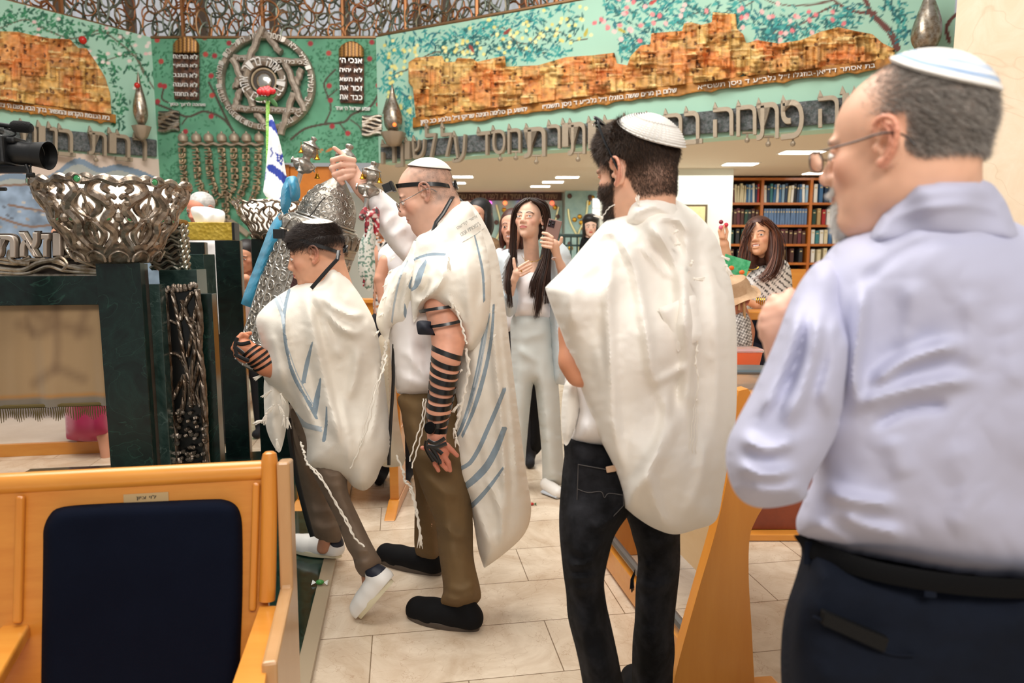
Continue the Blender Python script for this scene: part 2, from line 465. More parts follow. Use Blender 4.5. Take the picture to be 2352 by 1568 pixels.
def inflate(mb, outline, Y, bf, bb=None, R=60, grid=6, folds=(), stripes=(), wr=None, mi=0, col=None, sm=8, pw=.5, colfn=None):
    """soft solid with the traced outline: front bulges bf metres to the viewer's side, back bb metres away"""
    bb = bf if bb is None else bb
    out = ring(outline); extra = []
    st = []
    for line, w, smi in stripes:
        L = resamp(cr(line, 6), grid*.8, False); tg = np.gradient(L, axis=0); tg /= np.linalg.norm(tg, axis=1, keepdims=True)+1e-9
        nn = np.stack([-tg[:, 1], tg[:, 0]], -1); ww = np.broadcast_to(w, (len(L),)) if np.isscalar(w) else np.interp(np.linspace(0, 1, len(L)), np.linspace(0, 1, len(w)), w)
        extra += [L+nn*ww[:, None]/2, L-nn*ww[:, None]/2]; st.append((L, ww, smi))
    V, T, B = triangulate(out, grid, extra)
    cl = np.vstack([out, out[:1]]) if len(out) < 400 else np.vstack([resamp(out, grid*2), out[:1]])
    d = pdist(V, cl)[0]; bd = np.zeros(len(V), bool); bd[np.unique(B)] = True; d[bd] = 0
    x = np.clip(d/R, 0, 1); hgt = (1-(1-x)**2)**pw
    hgt = lap(hgt, T, sm, fix=bd)
    ms = []
    cen = V[T].mean(1); fm = np.full(len(T), mi)
    for L, ww, smi in st:
        lo, hi = L.min(0)-40, L.max(0)+40; m = ((cen > lo) & (cen < hi)).all(1)
        if m.any():
            dd, _, tt = pdist(cen[m], L); wv = np.interp(tt, np.linspace(0, 1, len(ww)), ww); k = np.where(m)[0][dd < wv/2]; fm[k] = smi
    Y0 = depthfn(Y)(V); fd = 1.45*fold_disp(V, folds, grid, mpp(float(np.mean(Y0))))
    fd = lap(fd, T, 2)
    if wr: fd = fd+wr[1]*.6*noise2(V, wr[0], seed=len(V) % 97)+wr[1]*.3*np.abs(noise2(V, wr[0]*2.6, seed=3))
    edge = np.clip(d/(grid*2.5), 0, 1)
    Yf = Y0-bf*hgt-fd*edge; Yb = Y0+bb*hgt+.003*edge
    A = Pv(V[:, 0], V[:, 1], Yf); Bk = Pv(V[:, 0], V[:, 1], Yb)
    nb = np.where(~bd)[0]; mp = np.arange(len(V)); mp[nb] = len(V)+np.arange(len(nb))
    c = None
    if colfn is not None: c0 = colfn(V); c = np.vstack([c0, c0[nb]])
    elif col is not None: c = col
    # orientation: front faces towards -Y
    t0 = T[0]; nrm = np.cross(A[t0[1]]-A[t0[0]], A[t0[2]]-A[t0[0]])
    Tf = T if nrm[1] < 0 else T[:, ::-1]
    mb.add(np.vstack([A, Bk[nb]]), np.vstack([Tf, mp[Tf][:, ::-1]]), np.concatenate([fm, np.full(len(T), mi)]).tolist(), c)
    return mb
def strand_hair(name, roots, dirs, length, rad, cols, parent, mt, seg=3, curl=.0, sides=3, droop=0):
    """many thin tapering hairs in ONE mesh; roots, dirs (n,3)"""
    n = len(roots); L = np.broadcast_to(np.asarray(length, float), (n,)); rd = np.broadcast_to(np.asarray(rad, float), (n,))
    dirs = dirs/(np.linalg.norm(dirs, axis=1, keepdims=True)+1e-9)
    a = np.cross(dirs, RNG.normal(size=(n, 3))); a /= np.linalg.norm(a, axis=1, keepdims=True)+1e-9; b = np.cross(dirs, a)
    rings = []
    for k in range(seg+1):
        t = k/seg; c = roots+dirs*(L*t)[:, None]+a*(curl*t*t*L)[:, None]; c[:, 2] -= droop*t*t*L
        r = rd*(1-t*.85)
        for j in range(sides):
            an = 2*PI*j/sides; rings.append(c+(a*math.cos(an)+b*math.sin(an))*r[:, None])
    V = np.stack(rings, 1); base = (np.arange(n)*(seg+1)*sides)[:, None]
    Q = []
    for k in range(seg):
        for j in range(sides):
            j2 = (j+1) % sides; Q.append(base+np.array([k*sides+j, k*sides+j2, (k+1)*sides+j2, (k+1)*sides+j]))
    Q = np.stack(Q, 1).reshape(-1, 4); mb = MB(); mb.add(V.reshape(-1, 3), Q, 0, np.repeat(cols, (seg+1)*sides, 0))
    return mb.obj(name, mt, parent, angle=False, fixn=False)
# ================================================================ camera, light
cam = bpy.data.cameras.new('camera'); cam.lens = F*36/2352; cam.sensor_width = 36; cam.clip_end = 60
co = bpy.data.objects.new('camera', cam); COLL.objects.link(co); co.location = (0, 0, CZ); co.rotation_euler = (PI/2-PITCH, 0, 0)
cam.dof.use_dof = True; cam.dof.focus_distance = 2.6; cam.dof.aperture_fstop = 3.2
SC.camera = co
SC.view_settings.view_transform = 'Standard'; SC.view_settings.look = 'None'; SC.view_settings.gamma = 1; SC.view_settings.exposure = 0.22
w = bpy.data.worlds.new('world'); SC.world = w; w.use_nodes = True
bg = w.node_tree.nodes['Background']; bg.inputs[0].default_value = (1, .985, .96, 1); bg.inputs[1].default_value = .32
def area(name, loc, rot, sx, sy, power, col=(1, .95, .88)):
    l = bpy.data.lights.new(name, 'AREA'); l.shape = 'RECTANGLE'; l.size = sx; l.size_y = sy; l.energy = power; l.color = col
    o = bpy.data.objects.new(name, l); COLL.objects.link(o); o.location = loc; o.rotation_euler = rot; return o
area('skylight_lamp', (-1.6, 3.0, 5.6), (0, math.radians(-10), 0), 3.6, 4, 330)
area('ceiling_lamp', (.6, -1.6, 3.6), (math.radians(52), 0, 0), 2.6, 1.2, 105, (1, .94, .87))
area('gallery_lamp', (3.6, 8.4, 2.5), (0, 0, math.radians(-27)), 5, 2.2, 75, (1, .96, .9))
area('gallery_lamp', (0.2, 10.6, 2.5), (0, 0, 0), 5, 2.6, 70, (1, .96, .9))
area('mural_lamp', (-1.2, 4.6, 5.3), (math.radians(48), 0, 0), 6, 1.2, 90, (1, .98, .94))
# ================================================================ frame of the reading platform and the floor slabs (turned 9 degrees)
TH = math.radians(9.2); UX = np.array([math.cos(TH), math.sin(TH), 0]); VX = np.array([-math.sin(TH), math.cos(TH), 0]); O0 = np.array([-.671, 2.145, 0.])
def UV(u, v, z=0.): return O0+UX*u+VX*v+np.array([0, 0, z])
RZ = np.array(Matrix.Rotation(TH, 3, 'Z'))
def toUV(p): q = np.asarray(p)-O0; return q@UX, q@VX
# ---- materials
def tile_mat():
    m, t, b = nt('travertine'); tc = N(t, 'ShaderNodeTexCoord'); mp = N(t, 'ShaderNodeMapping', vector_type='TEXTURE')
    p = O0+VX*.262+UX*.19
    mp.inputs['Location'].default_value = (p[0], p[1], 0); mp.inputs['Rotation'].default_value = (0, 0, TH)
    t.links.new(tc.outputs['Object'], mp.inputs[0])
    br = N(t, 'ShaderNodeTexBrick', offset=.5, squash=1); br.inputs['Scale'].default_value = 1; br.inputs['Brick Width'].default_value = .66; br.inputs['Row Height'].default_value = .335
    br.inputs['Mortar Size'].default_value = .0022; br.inputs['Mortar Smooth'].default_value = .1; br.inputs['Bias'].default_value = 0
    br.inputs['Color1'].default_value = (*lin('#e3d4bf'), 1); br.inputs['Color2'].default_value = (*lin('#d3c2ab'), 1); br.inputs['Mortar'].default_value = (*lin('#8d7a64'), 1)
    t.links.new(mp.outputs[0], br.inputs['Vector'])
    nz = N(t, 'ShaderNodeTexNoise', i_Scale=3.2, i_Detail=8, i_Roughness=.65, i_Distortion=1.2); t.links.new(tc.outputs['Object'], nz.inputs['Vector'])
    r = N(t, 'ShaderNodeValToRGB'); e = r.color_ramp.elements; e[0].position = .33; e[0].color = (*lin('#b99f82'), 1); e[1].position = .62; e[1].color = (1, 1, 1, 1)
    t.links.new(nz.outputs[0], r.inputs[0])
    vo = N(t, 'ShaderNodeTexVoronoi', feature='DISTANCE_TO_EDGE', i_Scale=7); n2 = N(t, 'ShaderNodeTexNoise', i_Scale=5, i_Detail=5)
    ad = N(t, 'ShaderNodeVectorMath', operation='ADD'); sc = N(t, 'ShaderNodeVectorMath', operation='SCALE'); sc.inputs['Scale'].default_value = .5
    t.links.new(tc.outputs['Object'], n2.inputs['Vector']); t.links.new(n2.outputs['Color'], sc.inputs[0]); t.links.new(tc.outputs['Object'], ad.inputs[0]); t.links.new(sc.outputs[0], ad.inputs[1]); t.links.new(ad.outputs[0], vo.inputs['Vector'])
    r2 = N(t, 'ShaderNodeValToRGB'); e = r2.color_ramp.elements; e[0].position = 0; e[0].color = (*lin('#b08a68'), 1); e[1].position = .012; e[1].color = (1, 1, 1, 1)
    t.links.new(vo.outputs['Distance'], r2.inputs[0])
    m1 = N(t, 'ShaderNodeMixRGB', blend_type='MULTIPLY'); m1.inputs[0].default_value = .55; m2 = N(t, 'ShaderNodeMixRGB', blend_type='MULTIPLY'); m2.inputs[0].default_value = .35
    t.links.new(br.outputs['Color'], m1.inputs[1]); t.links.new(r.outputs[0], m1.inputs[2]); t.links.new(m1.outputs[0], m2.inputs[1]); t.links.new(r2.outputs[0], m2.inputs[2])
    t.links.new(m2.outputs[0], b.inputs['Base Color']); b.inputs['Roughness'].default_value = .26
    bp = N(t, 'ShaderNodeBump', i_Strength=.3, i_Distance=.002); iv = N(t, 'ShaderNodeMath', operation='SUBTRACT'); iv.inputs[0].default_value = 1
    t.links.new(br.outputs['Fac'], iv.inputs[1]); t.links.new(iv.outputs[0], bp.inputs['Height']); t.links.new(bp.outputs[0], b.inputs['Normal'])
    return m
def marble_mat(name, a, c, vein, rough=.22, sc=4):
    m, t, b = nt(name); tc = N(t, 'ShaderNodeTexCoord'); nz = N(t, 'ShaderNodeTexNoise', i_Scale=sc*2.2, i_Detail=9, i_Roughness=.72, i_Distortion=1.6)
    t.links.new(tc.outputs['Object'], nz.inputs['Vector']); r = N(t, 'ShaderNodeValToRGB'); e = r.color_ramp.elements
    e[0].position = .36; e[0].color = (*lin(a), 1); e[1].position = .66; e[1].color = (*lin(c), 1); t.links.new(nz.outputs[0], r.inputs[0])
    n2 = N(t, 'ShaderNodeTexNoise', i_Scale=sc*.7, i_Detail=3, i_Distortion=2.5); t.links.new(tc.outputs['Object'], n2.inputs['Vector'])
    r2 = N(t, 'ShaderNodeValToRGB'); e = r2.color_ramp.elements; e[0].position = .494; e[0].color = (0, 0, 0, 1); e[1].position = .5; e[1].color = (.3, .3, .3, 1); x = e.new(.506); x.color = (0, 0, 0, 1)
    t.links.new(n2.outputs[0], r2.inputs[0]); mx = N(t, 'ShaderNodeMixRGB'); mx.inputs[2].default_value = (*lin(vein), 1)
    t.links.new(r2.outputs[0], mx.inputs[0]); t.links.new(r.outputs[0], mx.inputs[1]); t.links.new(mx.outputs[0], b.inputs['Base Color']); b.inputs['Roughness'].default_value = rough
    return m
def wood_mat(name, a, c, rough=.35, stretch=(1, 1, .12), sc=14, coat=.3):
    m = mat(name, a, rough, col2=c, cs=sc, cstretch=stretch, coat=coat, lo=.3, hi=.7); return m
M_tile = tile_mat()
M_green = marble_mat('green_marble', '#071310', '#142c26', '#3f6a5a')
M_greenedge = marble_mat('green_marble_polished_edge', '#1d302c', '#3a4e49', '#7a8f88', .15)
M_stone = marble_mat('cream_stone', '#e9d3b6', '#f2e0c8', '#c9a884', .5, 1.2)
M_wood = wood_mat('beech_wood', '#d18530', '#dd9840', .3, (.12, 1, 1))
M_woodv = wood_mat('beech_wood_upright', '#c97d2a', '#d89038', .3, (1, 1, .1))
M_woodd = wood_mat('orange_brown_wood', '#a85a1c', '#c4762c', .35, (1, 1, .1))
M_white = mat('white_plaster', '#e9e4d8', .8, bs=30, bstr=.05)
M_ceil = mat('ceiling_plaster', '#d9ccb8', .85)
M_silver = mat('silver', '#c4bbae', .33, .9, bs=60, bstr=.25, bdist=.004, col2='#8d7a64', cs=22)
M_silverb = mat('bright_silver', '#d8d4cc', .22, 1, bs=90, bstr=.2, bdist=.002)
M_gold = mat('gold', '#c79a3c', .3, 1, bs=60, bstr=.1)
M_black = mat('black_plastic', '#0b0b0c', .4)
M_paint = matvc('painted_plaster', .75)
M_relief = matvc('painted_relief', .6, bs=45, bstr=.35, bdist=.006)
M_glow = mat('lamp_panel', '#fff8ee', .5, emit=5)
# ================================================================ floor, platform
def slab(name, pts, z0, z1, m, kind='structure', parent=None):
    b = MB(); b.hull8([(*p[:2], z0) for p in pts], [(*p[:2], z1) for p in pts]); o = b.obj(name, m, parent, smooth=False)
    if kind: tag(o, kind=kind)
    return o
slab('floor', [(-9, -1.5), (9, -1.5), (9, 15), (-9, 15)], -.1, 0, M_tile)
# green marble platform floor with its pale border strip
e0, e1 = UV(0, -1.6), UV(0, 5.4)
slab('trim_1', [UV(-.055, -1.6), UV(0, -1.6), UV(0, 2.6), UV(-.055, 2.6)], 0, .028, mat('beige_border', '#a8977e', .3))
slab('trim_2', [UV(-2.1, -1.6), UV(-.055, -1.6), UV(-.055, 2.6), UV(-2.1, 2.6)], 0, .03, marble_mat('green_marble_floor', '#0c2019', '#1c3a30', '#3d5d50', .12, 3))
# left: floor behind the platform with wooden riser steps
b = MB(); b.box((-5.2, 7.3, .1), (7.2, 3.6, .2)); tag(b.obj('floor_raised', mat('raised_floor_tile', '#d5c3ad', .3, col2='#c2ad94', cs=2), smooth=False), kind='structure')
b = MB(); b.box((-5.2, 5.48, .1), (7.2, .05, .18)); tag(b.obj('trim_3', M_wood, smooth=False), kind='structure')
# ================================================================ walls
WB = ((-4.51, 9.0), (-1.70, 9.0)); WR = ((-1.70, 9.0), (4.55, 5.80)); WL = ((-5.9, 7.03), (-4.51, 9.0))
def hit(wl, px, py, off=0.):
    (x0, y0), (x1, y1) = wl; d = np.array([x1-x0, y1-y0]); n = np.array([d[1], -d[0]])/np.hypot(*d)
    if n[1] > 0: n = -n
    r = ray(px, py); t = (n[0]*x0+n[1]*y0+off)/(n[0]*r[0]+n[1]*r[1])
    return np.array([r[0]*t, r[1]*t, CZ+r[2]*t])
def wnorm(wl):
    (x0, y0), (x1, y1) = wl; n = np.array([y1-y0, -(x1-x0), 0])/np.hypot(x1-x0, y1-y0); return -n if n[1] > 0 else n
class Canvas:
    def __init__(s, V, base):
        s.V = V; s.p = proj(V); s.c = np.tile(np.array(lin(base)), (len(V), 1))
    def line(s, pts, w, col, w2=None):
        L = cr(pts, 6); lo, hi = L.min(0)-w-2, L.max(0)+w+2; m = np.where(((s.p > lo) & (s.p < hi)).all(1))[0]
        if len(m) == 0: return
        d, _, t = pdist(s.p[m], L); ww = w/2 if w2 is None else (w+(w2-w)*t)/2
        a = np.clip((ww-d)+.7, 0, 1)[:, None]; s.c[m] = s.c[m]*(1-a)+np.array(lin(col))*a
    def blob(s, x, y, rx, ry, ang, col):
        R = max(rx, ry)+1; m = np.where((abs(s.p[:, 0]-x) < R) & (abs(s.p[:, 1]-y) < R))[0]
        if len(m) == 0: return
        q = s.p[m]-(x, y); c, sn = math.cos(ang), math.sin(ang); u = (q[:, 0]*c+q[:, 1]*sn)/rx; v = (-q[:, 0]*sn+q[:, 1]*c)/ry
        a = np.clip((1.15-np.hypot(u, v))*3, 0, 1)[:, None]; s.c[m] = s.c[m]*(1-a)+np.array(lin(col))*a
    def poly(s, pts, col, soft=0, mix=1):
        m = inside(s.p, np.array(pts)); s.c[m] = s.c[m]*(1-mix)+np.array(lin(col))*mix
def wallgrid(wl, z0, z1, step=.011, ext=0):
    (x0, y0), (x1, y1) = wl; L = math.hypot(x1-x0, y1-y0); nu, nv = int(L/step), int((z1-z0)/step)
    u = np.linspace(0, 1, nu+1); v = np.linspace(z0, z1, nv+1); U, Z = np.meshgrid(u, v)
    V = np.stack([x0+(x1-x0)*U, y0+(y1-y0)*U, Z], -1).reshape(-1, 3); i = np.arange(nv)[:, None]; j = np.arange(nu)[None]; a = i*(nu+1)+j
    return V, np.stack([a, a+1, a+nu+2, a+nu+1], -1).reshape(-1, 4)
def leaves(cv, pts, n, spread, cols, size=(7, 2.2), follow=True):
    L = cr(pts, 8); tg = np.gradient(L, axis=0)
    for _ in range(n):
        k = random.randrange(len(L)); x, y = L[k]+np.random.default_rng(random.randrange(10**6)).normal(0, spread, 2)
        an = math.atan2(tg[k][1], tg[k][0])+random.uniform(-1.3, 1.3); s = random.uniform(.7, 1.3)
        cv.blob(x, y, size[0]*s, size[1]*s, an, random.choice(cols))
# ---- back wall, green
V, Q = wallgrid(WB, 2.59, 4.1, .012); V2, Q2 = wallgrid((WB[0], (-3.02, 9.0)), .2, 2.59, .015); Q = np.vstack([Q, Q2+len(V)]); V = np.vstack([V, V2]); cv = Canvas(V, '#5f9c7c')
nz = noise2(cv.p, .02, 3, 3); cv.c *= (1+.22*nz)[:, None]
dk = ['#3a7a57', '#427f5e', '#356e50']
for cx, cy, sx, sy, n in ((420, 130, 60, 60, 420), (480, 150, 30, 80, 260), (760, 150, 60, 50, 330), (850, 180, 30, 80, 260), (700, 340, 110, 25, 300), (400, 420, 30, 60, 260), (570, 400, 50, 50, 200), (840, 340, 40, 30, 160)):
    for _ in range(n): cv.blob(random.gauss(cx, sx), random.gauss(cy, sy), random.uniform(3, 5), 1.7, random.uniform(0, 3.1), random.choice(dk))
br = '#4c4438'
for l, w in (([(357, 238), (388, 250), (430, 268), (470, 256), (515, 275), (545, 318)], 5), ([(480, 190), (495, 220), (515, 262), (535, 300), (552, 320)], 5), ([(378, 196), (372, 225), (385, 235)], 4), ([(668, 320), (700, 296), (745, 285), (790, 280), (810, 262), (850, 245), (875, 205), (885, 180)], 5), ([(745, 285), (760, 250), (752, 220), (745, 190), (770, 160)], 3.5), ([(805, 275), (825, 290), (833, 306)], 3), ([(780, 283), (800, 310)], 3), ([(750, 226), (775, 205)], 2.5), ([(430, 268), (418, 285)], 3)): cv.line(l, w, br)
for x, y in ((361, 92), (370, 141), (368, 196), (470, 86), (472, 125), (493, 128), (526, 99), (485, 174), (487, 219), (485, 267), (426, 302), (378, 198), (362, 233), (713, 100), (755, 122), (854, 97), (849, 135), (756, 197), (759, 230), (763, 290), (799, 306), (869, 196), (870, 240)): cv.blob(x, y, 6.2, 6.2, 0, random.choice(['#a8343a', '#b3473f', '#9d3038']))
for _ in range(30): cv.blob(random.uniform(700, 740), random.uniform(340, 350), 3, 1.5, .3, '#c2763c')
cv.blob(757, 344, 10, 3, -.5, '#c2763c')
mb = MB(); mb.add(V, Q, 0, cv.c); tag(mb.obj('wall_back', M_paint, fixn=False), kind='structure')
# ---- right wall, mint
V, Q = wallgrid(WR, 2.59, 4.12, .0125); cv = Canvas(V, '#a6cfb9')
cv.c *= (1+.06*noise2(cv.p, .008, 5, 2))[:, None]
lf = ['#2f8f8c', '#3a9a95', '#24707a', '#4aa59c']; lf2 = ['#23605f', '#2f6f6a', '#1f5357']
cv.line([(880, 260), (890, 225), (902, 190), (910, 170), (935, 160), (960, 140), (1000, 120), (1050, 122), (1085, 100), (1120, 85), (1160, 75), (1185, 95), (1215, 100), (1245, 75), (1290, 75), (1310, 92), (1350, 90)], 3.4, '#5a4a3a', 2)
cv.line([(1090, 70), (1150, 62), (1180, 90), (1200, 115), (1250, 122)], 2.6, '#5a4a3a')
cv.line([(905, 175), (903, 150), (890, 135)], 2.2, '#5a4a3a')
for base, n, sp in (([(890, 110), (900, 200), (930, 240), (945, 300)], 170, 12), ([(900, 110), (1000, 95), (1100, 75), (1180, 50), (1300, 20)], 330, 16), ([(1010, 120), (1080, 110), (1200, 105), (1320, 60)], 260, 18), ([(1150, 120), (1230, 130), (1300, 110)], 90, 12)):
    leaves(cv, base, n, sp, lf if n != 260 else lf2, (6.5, 1.9))
for _ in range(90):
    t = random.random(); cv.blob(890+470*t+random.gauss(0, 10), 110-85*t+random.gauss(25, 30), 4.2, 4.2, 0, random.choice(['#e8e08c', '#f0e9a8', '#dfd27a']))
for _ in range(25): cv.blob(random.uniform(890, 945), random.uniform(110, 300), 4.2, 4.2, 0, '#e8e08c')
cv.line([(2060, 110), (2045, 75), (2020, 50), (2000, 30), (1990, 5), (1975, -15)], 17, '#6b3f38', 9)
cv.line([(2010, 30), (1970, 28), (1940, 18), (1915, 0), (1900, -10)], 8, '#6b3f38', 5)
cv.line([(1925, 8), (1880, 30), (1840, 55), (1800, 60), (1770, 80)], 5, '#6b4a40', 2)
cv.line([(1910, 2), (1850, 12), (1790, 10), (1750, -5)], 4, '#6b4a40', 2)
cv.line([(1750, -10), (1700, 20), (1650, 35), (1600, 30), (1540, 60)], 2.6, '#5e5048')
cv.line([(1640, 55), (1690, 10), (1740, -10)], 2.2, '#5e5048')
for base, n, sp in (([(1400, 10), (1500, 20), (1600, 30), (1700, 40)], 330, 22), ([(1500, 60), (1440, 110), (1560, 90)], 130, 14), ([(1700, 20), (1800, 60), (1900, 60), (1960, 30)], 260, 18), ([(1780, 60), (1760, 90), (1820, 80)], 90, 10), ([(2035, 10), (2075, 40), (2070, 90)], 80, 12)):
    leaves(cv, base, n, sp, lf2+lf, (8, 2.2))
for _ in range(75): cv.blob(random.uniform(1340, 1960), random.gauss(50, 38), 6, 5, random.random()*3, random.choice(['#eeb7b4', '#e58e8f', '#f0c6c0', '#e0787e']))
for x, y, c, a in ((1165, 72, '#8f4036', -.7), (1083, 112, '#9c4238', 1.0), (1346, 75, '#b9ad4a', -1.2), (1428, 70, '#b9a63c', .5), (1500, 5, '#c04a44', -.6)):
    cv.blob(x, y, 11, 3.5, a, c); cv.blob(x-4*math.cos(a), y-4*math.sin(a), 4.5, 4, 0, c)
# hills panel beside the stone pier
cv.poly([(2192, -40), (2400, -40), (2400, 700), (2235, 560), (2200, 300)], '#c9cbe0')
cv.poly([(2192, 80), (2230, 45), (2260, 60), (2400, 60), (2400, 700), (2200, 560)], '#7f9a72')
cv.line([(2180, 95), (2175, 60), (2200, 30), (2230, 20), (2265, 30), (2285, 60)], 10, '#6b3f38', 4)
for _ in range(200): cv.blob(random.uniform(2225, 2300), random.uniform(0, 300), 8, 4, random.random()*3, random.choice(['#31513a', '#274433', '#3f6446']))
for _ in range(26): cv.blob(random.uniform(2210, 2290), random.uniform(20, 260), 7, 5, random.random()*3, random.choice(['#f0d0d0', '#f3e4e0', '#e58e8f']))
cv.blob(2240, 8, 16, 5, -.6, '#c8662c')
mb = MB(); mb.add(V, Q, 0, cv.c); tag(mb.obj('wall_right', M_paint, fixn=False), kind='structure')
b = MB(); (x0, y0), (x1, y1) = WR; n = -wnorm(WR)*.25
b.hull8([(x0, y0, 2.588), (x1, y1, 2.588), (x1+n[0], y1+n[1], 2.588), (x0+n[0], y0+n[1], 2.588)], [(x0+n[0]*.03, y0+n[1]*.03, 4.1), (x1+n[0]*.03, y1+n[1]*.03, 4.1), (x1+n[0], y1+n[1], 4.1), (x0+n[0], y0+n[1], 4.1)])
tag(b.obj('trim_4', mat('mint_underside', '#b4d9c6', .8), smooth=False), kind='structure')
# ---- left wall: mint above, painted lake below
V, Q = wallgrid(WL, 0.2, 4.12, .0125); cv = Canvas(V, '#a6cfb9')
lo = cv.p[:, 1] > (340+cv.p[:, 0]*.07)
yy = cv.p[:, 1]; xx = cv.p[:, 0]
sky = np.array(lin('#d9c6b8')); cv.c[lo] = sky
rr = 388+10*np.sin(xx*.018+1)-8*np.sin(xx*.045)-14*np.exp(-((xx-180)/40)**2)-16*np.exp(-((xx-265)/32)**2)+6
m1 = lo & (yy > rr); cv.c[m1] = lin('#7f93a8'); m2 = lo & (yy > rr+14); cv.c[m2] = lin('#a9afab'); m3 = lo & (yy > 425); cv.c[m3] = lin('#8fa3bb')
nn = noise2(cv.p, .03, 9, 3); cv.c[m3] *= (1+.5*nn[m3])[:, None]
for l in ([(-10, 427), (60, 424), (115, 426)], [(20, 470), (60, 478), (130, 490)], [(0, 500), (70, 520), (140, 512)]): cv.line(l, 5, '#8a7060')
for x in range(0, 130, 9): cv.blob(x, 462+random.uniform(-25, 60), 5, 3, .3, random.choice(['#a89c92', '#6c7684', '#c9c2ba']))
cv.poly([(75, 440), (135, 443), (135, 456), (75, 456)], '#ddd2cc')
vn = '#6b6250'
for l, w in (([(0, 65), (60, 45), (110, 70), (160, 88), (200, 82), (260, 75), (300, 105), (345, 190), (375, 230)], 3), ([(200, 82), (230, 70), (270, 95), (310, 130), (330, 170)], 3.2), ([(240, 140), (290, 125), (310, 130)], 2.2)): cv.line(l, w, vn)
for base, n, sp in (([(0, 60), (100, 60), (200, 85), (260, 75), (340, 180)], 210, 15), ([(230, 130), (265, 180), (280, 240), (265, 300)], 90, 8), ([(20, 35), (90, 40), (160, 60)], 70, 9)):
    leaves(cv, base, n, sp, ['#2f7353', '#3d8a60', '#28604a'], (6, 2.3))
for _ in range(38): cv.blob(random.uniform(60, 350), random.gauss(110, 38), 5, 4, 0, random.choice(['#ecd6ce', '#e6c0bd', '#f1e3dc']))
cv.blob(190, 93, 7, 6, 0, '#c33a30')
mb = MB(); mb.add(V, Q, 0, cv.c); tag(mb.obj('wall_left', M_paint, fixn=False), kind='structure')
# ---- lower hall behind: ceiling, walls
b = MB(); x0, y0 = WR[0]; x1, y1 = WR[1]
b.hull8([(-3.0, y0+.1, 2.592), (x0, y0+.1, 2.592), (x1+3, y1-1.5, 2.592), (9, 15, 2.592), (-3.0, 15, 2.592)][:0] or [(x0, y0+.06, 2.592), (x1+3, y1-1.48, 2.592), (9, 15, 2.592), (x0-1.4, 15, 2.592)], [(x0, y0+.06, 2.7), (x1+3, y1-1.48, 2.7), (9, 15, 2.7), (x0-1.4, 15, 2.7)])
tag(b.obj('ceiling', M_ceil, smooth=False), kind='structure')
b = MB(); b.box((0, 13.3, 1.3), (14, .1, 2.6)); tag(b.obj('wall_far', mat('pale_wall', '#e3e6de', .8), smooth=False), kind='structure')
b = MB(); b.box((2.12, 9.65, 1.296), (1.8, .12, 2.59)); b.box((5.2, 10.9, 1.296), (5.2, .1, 2.59)); tag(b.obj('wall_middle', mat('pale_mint_wall', '#e4ebe2', .8), smooth=False), kind='structure')
# stone pier on the right
pL = P(2285, 0, 3.3); b = MB(); b.box((2.42+.6, 3.5, 2.2), (1.25, .8, 4.6))
o = tag(b.obj('wall_pier', M_stone, smooth=False), kind='structure')
b = MB()
for z in (1.12, 2.2, 3.3): b.box((2.42+.6, 3.098, z), (1.25, .006, .006))
tag(b.obj('trim_5', mat('stone_joint', '#b79c7c', .8), smooth=False), kind='structure')
# closing walls far outside the view (the hall goes on around the photographer)
b = MB(); b.box((8.9, 6, 2.6), (.1, 18, 5.2)); tag(b.obj('wall_side', M_white, smooth=False), kind='structure')
# ---- tall windows with pale curtains behind the lattice
def curtain(name, p0, p1, z0, z1, n, m, amp=.05):
    u = np.linspace(0, 1, n*10+1); x = p0[0]+(p1[0]-p0[0])*u; y = p0[1]+(p1[1]-p0[1])*u+amp*np.sin(u*n*2*PI)*(.6+.4*np.sin(u*37)); k = len(u)
    V = np.vstack([np.stack([x, y, np.full(k, z0)], -1), np.stack([x, y, np.full(k, z1)], -1)]); i = np.arange(k-1)
    b = MB(); b.add(V, np.stack([i, i+1, i+1+k, i+k], -1)); return b.obj(name, m, fixn=False, angle=False)
mc = mat('sheer_curtain', '#d9dade', .8, emit=.28)
tag(curtain('window_1', (-6.5, 10.2), (-1.2, 10.2), 3.9, 6.2, 44, mc), kind='structure')
tag(curtain('window_2', (-1.2, 10.2), (5, 7.2), 3.9, 6.2, 44, mc), kind='structure')
tag(curtain('window_3', (-8, 7.2), (-6.5, 10.2), 3.9, 6.2, 20, mc), kind='structure')
mm = mat('copper_mullion', '#7d6a5c', .5, .5)
b = MB()
for x in np.arange(-6.2, -1.2, .98): b.box((x, 9.9, 5), (.12, .06, 2.4))
for u in np.arange(.05, 1, .17): b.box((-1.2+6.2*u, 9.9-3*u, 5), (.12, .06, 2.4))
tag(b.obj('trim_6', mm, smooth=False), kind='structure')
